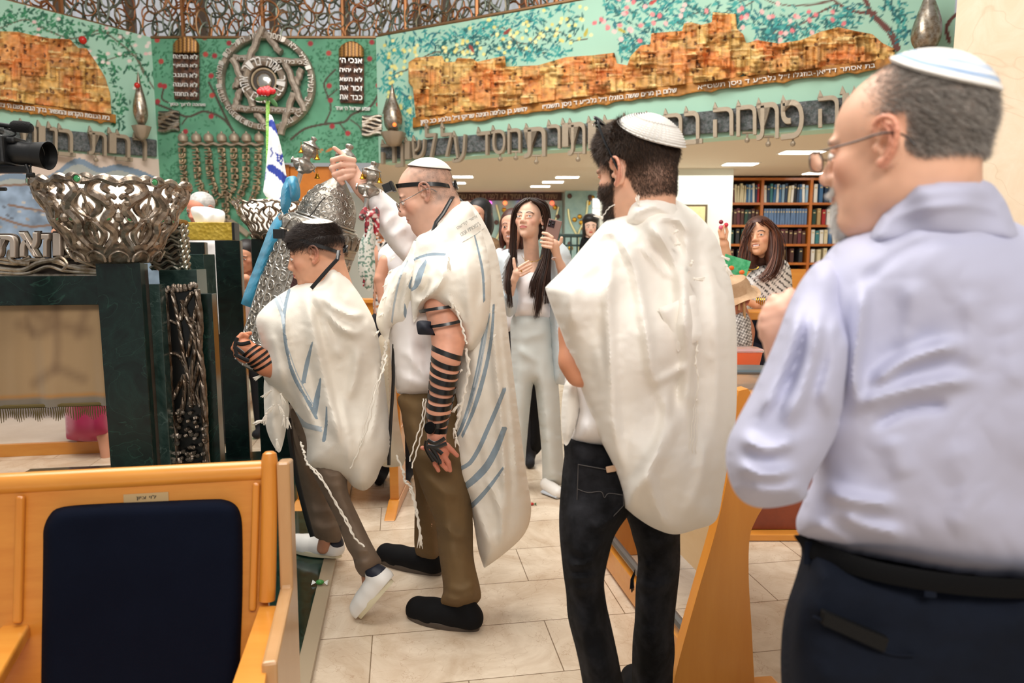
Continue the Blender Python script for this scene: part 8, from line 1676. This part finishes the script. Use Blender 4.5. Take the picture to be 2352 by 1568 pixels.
# ================================================================ the other people
def locks(name, guides, n, r, cols, parent, spread=.012, seg=14):
    """long hair: many thin strands following guide curves (world points)"""
    b = MB(); rg = np.random.default_rng(len(guides)*n)
    for g in guides:
        g = np.array(g)
        for k in range(n):
            o0 = rg.normal(0, spread, 3)*(1, .6, .3); o1 = rg.normal(0, spread*1.5, 3)*(1, .6, .3); L = cr(g, 4); t = np.linspace(0, 1, len(L))[:, None]; e = rg.uniform(.86, 1.0); m = max(3, int(len(L)*e)); p = (L+o0*(1-t)+o1*t+.003*np.sin(t*9+k))[:m]
            b.tube(p, r*(1-.75*np.linspace(0, 1, m)**2), 4, col=np.array(lin(cols[rg.integers(len(cols))]))*rg.uniform(.7, 1.25), cap=False)
    return b.obj(name, M_hair, parent, fixn=False)
def hairshell(T, parent, col, vols, cuts=(), h=.006, nm='hair'):
    S = Sdf()
    for c, r in vols: S.ell(c, r, None, .02, 'u', T)
    for c, r in cuts: S.ell(c, r, None, .01, 's', T)
    V, Q = S.mesh(h, 2); n = noise2(V[:, [0, 2]], 60, 2, 2); b = MB(); b.add(V, Q, 0, np.tile(lin3(col), (len(V), 1))*(1+.4*n)[:, None]); return b.obj(nm, M_hair, parent, fixn=False)
def simple(label, T, skin, hair, col, chest, hips, cloth, legs=(), arms=(), h=.005, look=(0, 0), kw={}, pk={}, brow=None, hands=()):
    """a person further back: one body mesh, hair, eyes and traced clothes"""
    R = person(label, T[1]); S = Sdf(); head(S, T, kw.get('jaw', .92), ears=kw.get('ears', True), nose=kw.get('nose', .96), open_=kw.get('open_', 0)); nk = np.array(P(*chest)); S.cap(tow([(0, -.015, -.06)], T)[0], nk+(0, 0, .1), .044, .044, .02)
    V, Q = S.mesh(h, 2); mb = MB(); join(mb, V, Q, paint(V, T, skin, brow=brow or col, **pk))
    S = Sdf(); S.cap(nk+(0, 0, .1), nk, .044, .07, .04); S.cap(nk, P(*hips), .07, .07, .05)
    for l in legs: S.chain([P(*q) for q in l], [.045, .04, .034][:len(l)] if len(l) < 4 else .04, .02)
    V, Q = S.mesh(.014, 1); join(mb, V, Q, np.tile(lin3(skin), (len(V), 1)))
    if arms or hands:
        S = Sdf()
        for l in arms: pc(S, l, .012)
        for l in hands: pc(S, l, .003)
        V, Q = S.mesh(.0035, 1); join(mb, V, Q, np.tile(lin3(skin), (len(V), 1)))
    mb.obj('body', M_skin, R, fixn=False); eyes(T, R, look)
    if not legs:
        S = Sdf(); hp = np.array(P(*hips))
        for s_ in (-1, 1): S.chain([hp, (hp[0]+s_*.07, hp[1], .5), (hp[0]+s_*.08, hp[1], .08)], [.09, .065, .05], .02); S.cap((hp[0]+s_*.08, hp[1], .04), (hp[0]+s_*.08, hp[1]-.12, .035), .036, .034, .02)
        V, Q = S.mesh(.012, 1); b = MB(); b.add(V, Q); b.obj('trousers', mat('dark_trousers', '#1b1b20', .85), R, fixn=False)
    if hair: hairshell(T, R, col, *hair)
    for nm, ol, Y, bf, Rr, m, kf in cloth:
        b = MB(); inflate(b, ol, Y, bf, R=Rr, grid=kf.get('grid', 6), folds=kf.get('folds', ()), wr=kf.get('wr', (.03, .008)), colfn=kf.get('colfn')); b.obj(nm, m, R)
    return R
LONG = [((0, -.02, .05), (.086, .100, .085)), ((.075, -.01, -.04), (.022, .05, .10)), ((-.075, -.01, -.04), (.022, .05, .10)), ((0, -.07, -.05), (.08, .05, .12))]
FACE = [((0, .11, -.026), (.060, .07, .090))]
CG = mat('pale_blue_cardigan', '#cfd9de', .85, bs=180, bstr=.3, bdist=.002); GT = mat('pale_grey_trousers', '#cdd2cf', .8, bs=200, bstr=.15, bdist=.001); WT_ = mat('white_ribbed_top', '#f1eef0', .8)
# -- the young woman with the phone
T5 = (axes(math.radians(157), math.radians(11)), P(1217, 504, 4.0), 1.0)
Yw = 3.86; FG = []
for f in ([(1192, 614), (1204, 606), (1214, 600)], [(1194, 620), (1208, 612), (1220, 607)], [(1196, 627), (1210, 620), (1221, 613)], [(1196, 633), (1206, 628), (1216, 623)]): FG.append([(x, y, Yw-.01, 3.6-.4*i) for i, (x, y) in enumerate(f)])
FG.append([(1184, 620, Yw, 4), (1181, 606, Yw, 3.8), (1180, 594, Yw, 3.4)])
Y6 = 3.80
for f in ([(1268, 545), (1257, 537), (1247, 535)], [(1268, 552), (1254, 547), (1244, 547)], [(1268, 560), (1254, 557), (1243, 556)], [(1266, 568), (1254, 566), (1246, 564)]): FG.append([(x, y, Y6-.035+.004*i, 4.2-.4*i) for i, (x, y) in enumerate(f)])
FG.append([(1280, 565, Y6, 4.5), (1288, 556, Y6-.01, 4), (1290, 546, Y6-.02, 3.6)])
R5 = simple('young woman with long dark hair looking up, phone raised, hand on chest', T5, '#ecc0a6', None, '#3a2620', (1222, 640, 4.05), (1228, 760, 4.05), [
    ('trousers', [(1180, 722), (1262, 722), (1275, 800), (1284, 900), (1290, 1000), (1296, 1080), (1300, 1112), (1246, 1112, 1), (1244, 1040), (1236, 950), (1226, 880), (1216, 950), (1208, 1040), (1202, 1100), (1170, 1100, 1), (1172, 950), (1174, 820)], 4.05, .10, 28, GT, dict(folds=[([(1190, 800), (1230, 830)], 8, .012), ([(1240, 820), (1262, 1080)], 6, .014), ([(1195, 780), (1260, 760)], 7, .01)])),
    ('white_top', [(1186, 632), (1200, 622), (1235, 620), (1262, 630), (1262, 680), (1263, 728), (1225, 731), (1183, 726), (1185, 680)], 4.02, .10, 30, WT_, dict(grid=5, folds=[([(1186, 690), (1225, 696), (1262, 690)], 5, .01)])),
    ('cardigan', [(1175, 572), (1158, 574), (1144, 590), (1142, 640), (1150, 700), (1168, 728), (1186, 715), (1192, 690), (1186, 660), (1168, 668), (1166, 640), (1176, 610), (1184, 585)], 4.0, .08, 16, CG, dict(grid=5, folds=[([(1160, 590), (1156, 660), (1172, 710)], 6, .015)])),
    ('cardigan_side', [(1262, 560), (1280, 552), (1300, 566), (1312, 590), (1316, 640), (1305, 700), (1303, 800), (1300, 885, 1), (1272, 880, 1), (1266, 800), (1262, 720), (1264, 640)], 4.02, .08, 16, CG, dict(grid=5, folds=[([(1275, 640), (1280, 760), (1284, 880)], 6, .02), ([(1292, 650), (1294, 860)], 5, .014)]))],
    legs=[[(1240, 800, 4.08), (1262, 960, 4.06), (1270, 1100, 4.05)], [(1205, 800, 4.08), (1195, 960, 4.1), (1190, 1090, 4.12)]],
    arms=[[(1166, 690, 3.98, 12), (1174, 660, 3.92, 9.5), (1182, 640, 3.88, 7.5), (1188, 626, 3.87, 11)], [(1296, 640, 3.95, 13), (1288, 610, 3.88, 10), (1280, 590, 3.84, 8), (1272, 560, 3.80, 12)]], h=.0028, look=(-.25, .35), brow='#33221b', hands=FG, kw=dict(jaw=.88), pk=dict(lips='#c26f68'))
hairshell(T5, R5, '#2c1b17', [((0, -.022, .046), (.083, .094, .084)), ((0, -.06, -.03), (.07, .05, .09))], [((0, .12, -.02), (.062, .085, .084))], .0045)
lk = lambda l: [P(x, y, Y) for x, y, Y in l]
locks('long_hair', [lk([(1208, 458, 3.95), (1189, 474, 3.95), (1180, 505, 3.97), (1177, 560, 3.97), (1172, 610, 3.93), (1168, 660, 3.88), (1174, 715, 3.89)]), lk([(1212, 457, 3.96), (1192, 472, 3.97), (1182, 520, 3.99), (1180, 590, 3.97), (1182, 640, 3.90)]), lk([(1222, 457, 3.93), (1246, 470, 3.92), (1256, 500, 3.95), (1258, 540, 3.96), (1252, 600, 3.92), (1242, 650, 3.88), (1236, 700, 3.87), (1232, 735, 3.87)]), lk([(1228, 457, 3.95), (1252, 472, 3.96), (1260, 520, 3.99), (1260, 580, 3.95), (1256, 640, 3.90), (1256, 710, 3.90)]), lk([(1226, 458, 3.94), (1250, 480, 3.95), (1256, 540, 3.97), (1246, 600, 3.92), (1226, 650, 3.88), (1224, 690, 3.87)])], 110, .0026, ['#2f1e18', '#38241c', '#412a21', '#261813'], R5, .0075)
b = MB(); t = np.linspace(0, PI, 14); b.tube([P(1222+26*math.cos(q)*.9, 585+16*math.sin(q), 3.9) for q in t], .0012, 5); b.ball(P(1222, 601, 3.895), .004, 8); b.tube([P(1196, 620, 3.84), P(1199, 624, 3.84)], .003, 6); b.obj('gold_necklace', M_gold, R5)
b = MB(); b.tube([P(1276+8*math.cos(q), 594+3*math.sin(q), 3.84+.02*math.sin(q)) for q in np.linspace(0, 2*PI, 18)[:-1]], .004, 6, closed=True); b.obj('watch_strap', mat('pale_pink_strap', '#e8cfc6', .5), R5)
b = MB(); b.ball(tow([(-.082, .0, -.048)], T5)[0], (.006, .006, .009), 8); b.obj('earring', SP_, R5)
R = thing('phone', 'rose brown phone with a big camera bump in the raised hand of the young woman', 'phone', P(1270, 570, 3.79)); Rp = np.array(Matrix.Rotation(math.radians(14), 3, 'Y'))@np.array(Matrix.Rotation(math.radians(-8), 3, 'Z')); cph = P(1268, 537, 3.795)
b = MB(); b.box(cph, (.076, .0085, .155), Rp); b.obj('case', mat('rose_brown_case', '#8a6a60', .3), R, smooth=False, bevel=.004, seg=4); b = MB(); b.box(cph+Rp@np.array([-.016, -.006, .052]), (.037, .004, .038), Rp); cb = b.obj('camera_bump', mat('dark_plum', '#2c1a20', .2), R, smooth=False, bevel=.0035, seg=3)
for dx, dz in ((-.025, .062), (-.025, .043), (-.007, .053)): b = MB(); b.ball(cph+Rp@np.array([dx, -.009, dz]), (.0068, .003, .0068), 12); b.obj('lens', mat('lens_black', '#08060a', .08), cb)
b = MB(); S = Sdf(); S.cap(P(1255, 1112, 4.02), P(1282, 1132, 3.92), .04, .038, .01); V, Q = S.mesh(.006, 1); V[:, 2] = np.maximum(V[:, 2], .012); b.add(V, Q); sh5 = b.obj('sneaker', LW, R5, fixn=False); b = MB(); b.tube([P(1250, 1122, 4.0)*np.array([1, 1, 0])+(0, 0, .012), P(1286, 1142, 3.9)*np.array([1, 1, 0])+(0, 0, .012)], .034, 10, flat=.3, up=(0, 0, 1)); b.obj('sole', mat('grey_sole', '#b9c0c8', .6), sh5)
# -- laughing woman in houndstooth
def hounds(V): u = np.floor(V[:, 0]/4.2).astype(int); v = np.floor((V[:, 1]+.1*V[:, 0])/4.2).astype(int); c = np.tile(lin3('#efeae6'), (len(V), 1)); c[((u+v) % 2 == 0) & ((u*3+v) % 4 != 0)] = lin3('#131316'); return c
def ging(V): u = np.floor((V[:, 0]+.5*V[:, 1])/3.4).astype(int); v = np.floor((V[:, 1]-.4*V[:, 0])/3.4).astype(int); c = np.tile(lin3('#ece8e4'), (len(V), 1)); c[(u % 2 == 0) & (v % 2 == 0)] = lin3('#55504e'); c[(u % 2 == 0) ^ (v % 2 == 0)] = lin3('#a5a09c'); return c
MV = matvc('printed_cotton', .75)
T6 = (axes(math.radians(148), math.radians(9), math.radians(6)), P(1743, 545, 4.45), 1.06)
R6 = simple('laughing woman with long brown hair in a black and white houndstooth blouse', T6, '#e8b08c', (LONG+[((.06, .0, -.11), (.05, .06, .09)), ((-.07, -.02, -.12), (.04, .06, .10))], FACE), '#4a281c', (1765, 650, 4.55), (1770, 760, 4.55), [
    ('blouse', [(1712, 640), (1735, 615), (1770, 600), (1800, 596), (1815, 615), (1820, 660), (1815, 700), (1790, 715), (1750, 722), (1718, 715), (1706, 680)], 4.5, .13, 36, MV, dict(grid=3, colfn=hounds, folds=[([(1765, 620), (1775, 700)], 7, .02), ([(1730, 640), (1720, 700)], 6, .012)])),
    ('skirt', [(1716, 712), (1800, 712), (1800, 800), (1790, 1000), (1730, 1000), (1712, 800)], 4.6, .12, 36, mat('navy_skirt', '#10131f', .8, spec=.2), {})],
    arms=[[(1765, 708, 4.36, 12), (1735, 700, 4.30, 9), (1712, 690, 4.28, 8), (1700, 686, 4.28, 9)], [(1672, 600, 4.3, 11), (1664, 560, 4.28, 9), (1660, 545, 4.28, 8)]], h=.0032, look=(-.1, .1), brow='#3a2018', hands=[[(1656, 545, 4.26, 4), (1652, 530, 4.26, 3.4), (1655, 520, 4.26, 3)], [(1662, 545, 4.25, 4), (1660, 528, 4.25, 3.4), (1663, 518, 4.25, 3)], [(1667, 548, 4.26, 4), (1670, 532, 4.26, 3.4), (1668, 522, 4.26, 3)]], kw=dict(open_=1.3, jaw=.95), pk=dict(lips='#b34a44', teeth=True))
locks('long_hair', [lk([(1755, 508, 4.36), (1775, 530, 4.38), (1780, 580, 4.36), (1765, 625, 4.33), (1735, 645, 4.32)]), lk([(1760, 508, 4.4), (1788, 540, 4.42), (1792, 590, 4.4), (1778, 630, 4.36), (1750, 650, 4.34)]), lk([(1728, 512, 4.38), (1716, 540, 4.38), (1710, 580, 4.38), (1704, 620, 4.37)])], 45, .003, ['#4a281c', '#63382a', '#7a4a34', '#35190f'], R6, .016)
b = MB()
for i in range(5): b.tube([P(1738+i*4.5, 692+9*math.sin(q), 4.30+.026*math.cos(q)) for q in np.linspace(0, 2*PI, 16)[:-1]], .0035, 6, closed=True)
b.tube([P(1728+14*math.cos(q), 612+7*math.sin(q), 4.36) for q in np.linspace(0, PI, 9)], .003, 5); b.obj('gold_bangles', M_gold, R6)
b = MB()
for k in range(9): b.ball(P(1660+8*math.cos(k*2.1), 516+7*math.sin(k*2.1), 4.25), .014, 8, col=lin(['#d8304a', '#e86a84', '#8a2038'][k % 3]))
tag(b.obj('flower_bunch', matvc('petal', .6)), 'small red flowers held up beside the shoulder of the young man', 'flower')
b = MB(); b.prism([P(x, y, Y) for x, y, Y in ((1668, 583, 4.22), (1725, 600, 4.2), (1713, 638, 4.2), (1660, 622, 4.22))], (0, .02, .0)); b2 = b.obj('gift_bag', mat('green_print', '#1d9a5c', .5, col2='#5fc08a', cs=30), None, smooth=False); R = thing('gift_bag', 'bright green printed bag with orange dots held by the laughing woman', 'bag', P(1690, 630, 4.2)); b2.name = 'bag_body'; b2.parent = R; b2.matrix_parent_inverse = Matrix.Translation(-Vector(R.location))
b = MB(); b.ball(P(1680, 615, 4.205), (.018, .006, .014), 8); b.ball(P(1704, 625, 4.19), (.018, .006, .014), 8); b.obj('orange_dot', mat('orange_dot', '#e8702a', .5), R)
# -- child with tan hat
T7 = (axes(math.radians(120), math.radians(-8)), P(1690, 690, 3.9), .86)
R7 = simple('child in a tan brimmed hat and a black and white gingham shirt', T7, '#b9785a', None, '#1c1412', (1700, 760, 3.95), (1700, 830, 3.95), [('gingham_shirt', [(1672, 730), (1700, 712), (1718, 722), (1728, 760), (1724, 800), (1690, 815), (1660, 812), (1655, 770)], 3.9, .09, 24, MV, dict(grid=2.6, colfn=ging)), ('trousers', [(1665, 800), (1745, 790), (1752, 860), (1740, 1010), (1680, 1010), (1662, 900)], 3.98, .08, 26, mat('navy_cotton', '#151a2b', .8, spec=.2), {})], h=.005)
b = MB(); ht = T7; b.lathe([(.125, -.03), (.115, -.028), (.085, .0), (.082, .04), (.07, .075), (.04, .088), (0, .09)], tow([(0, -.01, .055)], T7)[0], 32, R=np.asarray(T7[0])@np.array(Matrix.Rotation(-.3, 3, 'X')), mod=lambda rr, zz, a: (rr, zz+np.where(rr > .09, .012*np.sin(a*3)[None, :], 0))); b.obj('hat', mat('tan_suede_hat', '#c9a887', .85, col2='#b08c6a', cs=12), R7)
b = MB(); b.tube([P(1708, 690, 3.83), P(1710, 720, 3.83), P(1708, 742, 3.84)], .008, 6); b.tube([P(1698, 690, 3.82), P(1697, 712, 3.82)], .006, 6); b.obj('hat_cord', mat('tan_cord', '#c49a6c', .8), R7)
# -- others in the hall
BKC = mat('black_cloth', '#121214', .8, spec=.2)
simple('woman with straight black hair half hidden behind the striped shawl', (axes(math.radians(150), 0), P(1100, 497, 5.0), 1.0), '#cf9a80', (LONG, FACE), '#100c0c', (1110, 580, 5.05), (1110, 700, 5.05), [('brown_jacket', [(1080, 560), (1110, 545), (1140, 548), (1158, 575), (1160, 660), (1150, 760), (1080, 760)], 5.0, .11, 24, mat('brown_jacket', '#8a6a48', .7, col2='#6b4f36', cs=20), {})])
simple('smiling woman with brown hair peeping from behind the young woman with the phone', (axes(math.radians(165), math.radians(4)), P(1178, 523, 4.55), .98), '#d9a58c', (LONG, FACE), '#47261e', (1176, 610, 4.6), (1190, 740, 4.6), [('white_blouse', [(1135, 590), (1160, 570), (1200, 570), (1225, 600), (1225, 700), (1215, 760), (1140, 760)], 4.6, .10, 26, WT_, {}), ('black_trousers', [(1165, 750), (1250, 750), (1256, 860), (1248, 960), (1244, 1030), (1212, 1044), (1206, 960), (1170, 900)], 4.6, .09, 24, BKC, {})], kw=dict(open_=.8), pk=dict(lips='#b8504c', teeth=True))
simple('small distant woman with curly black hair in a black coat by the railing', (axes(math.radians(178), 0), P(1356, 521, 8.3), 1.0), '#e6bfa8', (LONG+[((0, 0, .09), (.1, .1, .07))], FACE), '#141010', (1352, 560, 8.35), (1352, 620, 8.35), [('black_coat', [(1335, 548), (1350, 540), (1368, 545), (1385, 565), (1385, 640), (1380, 700), (1330, 700), (1328, 600)], 8.35, .12, 14, BKC, dict(grid=5))], pk=dict(lips='#b8302c'))
simple('grey-haired man whose forehead shows above the white tissue', (axes(math.radians(160), math.radians(-12)), P(461, 483, 5.0), 1.0), '#d98f74', ([((0, -.02, .045), (.084, .10, .085))], [((0, .10, -.02), (.075, .075, .10))]), '#b9b6b2', (465, 560, 5.05), (470, 700, 5.05), [('white_shirt', [(425, 545), (450, 530), (480, 530), (512, 548), (520, 640), (520, 760), (420, 760)], 5.05, .12, 26, SH, {})], brow='#a9a5a0')
simple('person with pinkish top seen through the gap between the marble slats', (axes(math.radians(170), math.radians(-15)), P(566, 588, 5.3), .95), '#d99c7c', (LONG, FACE), '#1d1412', (566, 650, 5.35), (566, 740, 5.35), [('pale_top', [(530, 640), (566, 626), (600, 640), (606, 760), (528, 760)], 5.35, .10, 22, mat('pale_pink_top', '#d8c0b8', .8), {})], arms=[[(590, 680, 5.2, 8), (572, 655, 5.15, 7), (566, 640, 5.12, 8)], [(545, 680, 5.2, 8), (560, 655, 5.15, 7), (564, 636, 5.12, 7)]])
simple('dark-haired woman in black top and bright pink skirt, arm raised, behind the curtain', (axes(math.radians(200), 0), P(150, 470, 4.75), 1.02), '#cf9578', (LONG+[((0, -.05, -.15), (.1, .07, .12))], FACE), '#171012', (165, 560, 4.85), (190, 760, 4.85), [('black_top', [(120, 540), (160, 510), (215, 520), (240, 580), (236, 700), (232, 760), (140, 760), (130, 650)], 4.85, .12, 30, BKC, {}), ('pink_skirt', [(150, 740), (240, 740), (250, 860), (256, 1008, 1), (200, 1014), (152, 1008, 1), (148, 900)], 4.8, .13, 36, mat('magenta_cloth', '#b01850', .75, sheen=.3), dict(folds=[([(175, 820), (172, 1005)], 8, .014), ([(215, 820), (218, 1005)], 8, .014)]))], legs=[[(215, 900, 4.82), (238, 1000, 4.76), (244, 1052, 4.74)], [(185, 900, 4.9), (190, 1000, 4.95), (192, 1040, 5.0)]], arms=[[(205, 470, 4.7, 16), (172, 500, 4.62, 14), (130, 535, 4.6, 11)]])
def flor(V): n = noise2(V, .16, 3, 2); m = noise2(V, .12, 9, 2); c = np.tile(lin3('#e9e2da'), (len(V), 1)); c = mixc(c, '#1c1a1c', (n > .1)*1.); return mixc(c, '#d98a4a', (m > .22)*1.)
simple('woman in a white short-sleeved top between the scroll case and the bald man', (axes(math.radians(60), math.radians(-25)), P(925, 545, 4.2), 1.0), '#d79f84', (LONG, FACE), '#2f1c16', (905, 610, 4.25), (900, 740, 4.25), [('white_top', [(868, 590), (880, 566), (910, 550), (935, 560), (945, 620), (940, 760), (872, 760), (880, 660)], 4.2, .11, 26, WT_, dict(folds=[([(885, 575), (890, 620)], 5, .012)]))], arms=[[(885, 600, 4.12, 15), (872, 640, 4.1, 13), (880, 690, 4.08, 11), (900, 700, 4.05, 9)]])
simple('woman in a black and orange floral blouse behind the white short-sleeved woman', (axes(math.radians(120), 0), P(888, 505, 4.7), .95), '#d79f84', (LONG, FACE), '#1d1412', (882, 590, 4.75), (882, 740, 4.75), [('floral_blouse', [(862, 560), (880, 540), (905, 536), (925, 560), (925, 760), (862, 760)], 4.75, .10, 20, MV, dict(grid=3.5, colfn=flor))])
bench(-1.22, -.62, 3.75+.0, 0, .82, 'beech pew showing between the boy and the bald man')
R = thing('table', 'beech table top behind the child in the tan hat', 'table', (P(1760, 740, 4.15)[0], 4.15, 0)); c = P(1765, 722, 4.15); b = MB(); b.box(c, (.42, .2, .05)); b.obj('table_top', M_wood, R, smooth=False, bevel=.008)
for dx in (-.17, .17):
    for dy in (-.07, .07): b = MB(); b.box((c[0]+dx, c[1]+dy, (c[2]-.025)/2), (.05, .05, c[2]-.027)); b.obj('leg', M_woodv, R, smooth=False)
# ================================================================ lettering woven into the shawl collars
from mathutils.bvhtree import BVHTree
def onto(o, items, name, m, r=None):
    me = o.data; V = [v.co[:] for v in me.vertices]; bv = BVHTree.FromPolygons(V, [p.vertices[:] for p in me.polygons]); c0 = Vector((0, 0, CZ))
    def h(x, y, off):
        d = Vector(ray(x, y)).normalized(); q = bv.ray_cast(c0, d)[0]
        return None if q is None else np.array(q-d*off)
    b = MB(); n = 0
    for it in items:
        if it[0] == 'text':
            _, s, (x0, y0), (x1, y1), hh = it; L = math.hypot(x1-x0, y1-y0); nx, ny = (y1-y0)/L, -(x1-x0)/L; Vt, Ft = text_arr(heb(s), .01); lo, hi = Vt.min(0), Vt.max(0); W = []
            for v in Vt:
                u = (v[0]-lo[0])/(hi[0]-lo[0]); w = (v[1]-lo[1])/(hi[1]-lo[1]); p = h(x0+(x1-x0)*u+nx*hh*w, y0+(y1-y0)*u+ny*hh*w, .0012 if v[2] > 0 else -.0005); W.append(p)
            if all(p is not None for p in W): b.add(W, Ft); n += 1
        else:
            p = [h(x, y, .0006) for x, y in cr(it[1], 6)]
            if all(q is not None for q in p): b.tube(p, .0008, 5); n += 1
    if n: return b.obj(name, m, o)
GL = mat('grey_weave', '#a9a9a4', .8)
sh_ = [o for o in COLL.objects if o.name.startswith('prayer_shawl')]
onto(sh_[0], [('text', 'להתעטף בציצית', (1048, 512), (1100, 478), 9), ('text', 'אשר קדשנו', (1052, 528), (1098, 500), 8), ('text', 'במצותיו וצונו', (1060, 542), (1104, 516), 8), ('line', [(1040, 505), (1070, 484), (1098, 470)]), ('line', [(1062, 556), (1090, 540), (1112, 524)])], 'collar_lettering', GL)
onto(sh_[1], [('text', 'ברוך אתה', (752, 634), (788, 626), 6), ('line', [(745, 640), (770, 634), (795, 630)])], 'collar_lettering', GL)
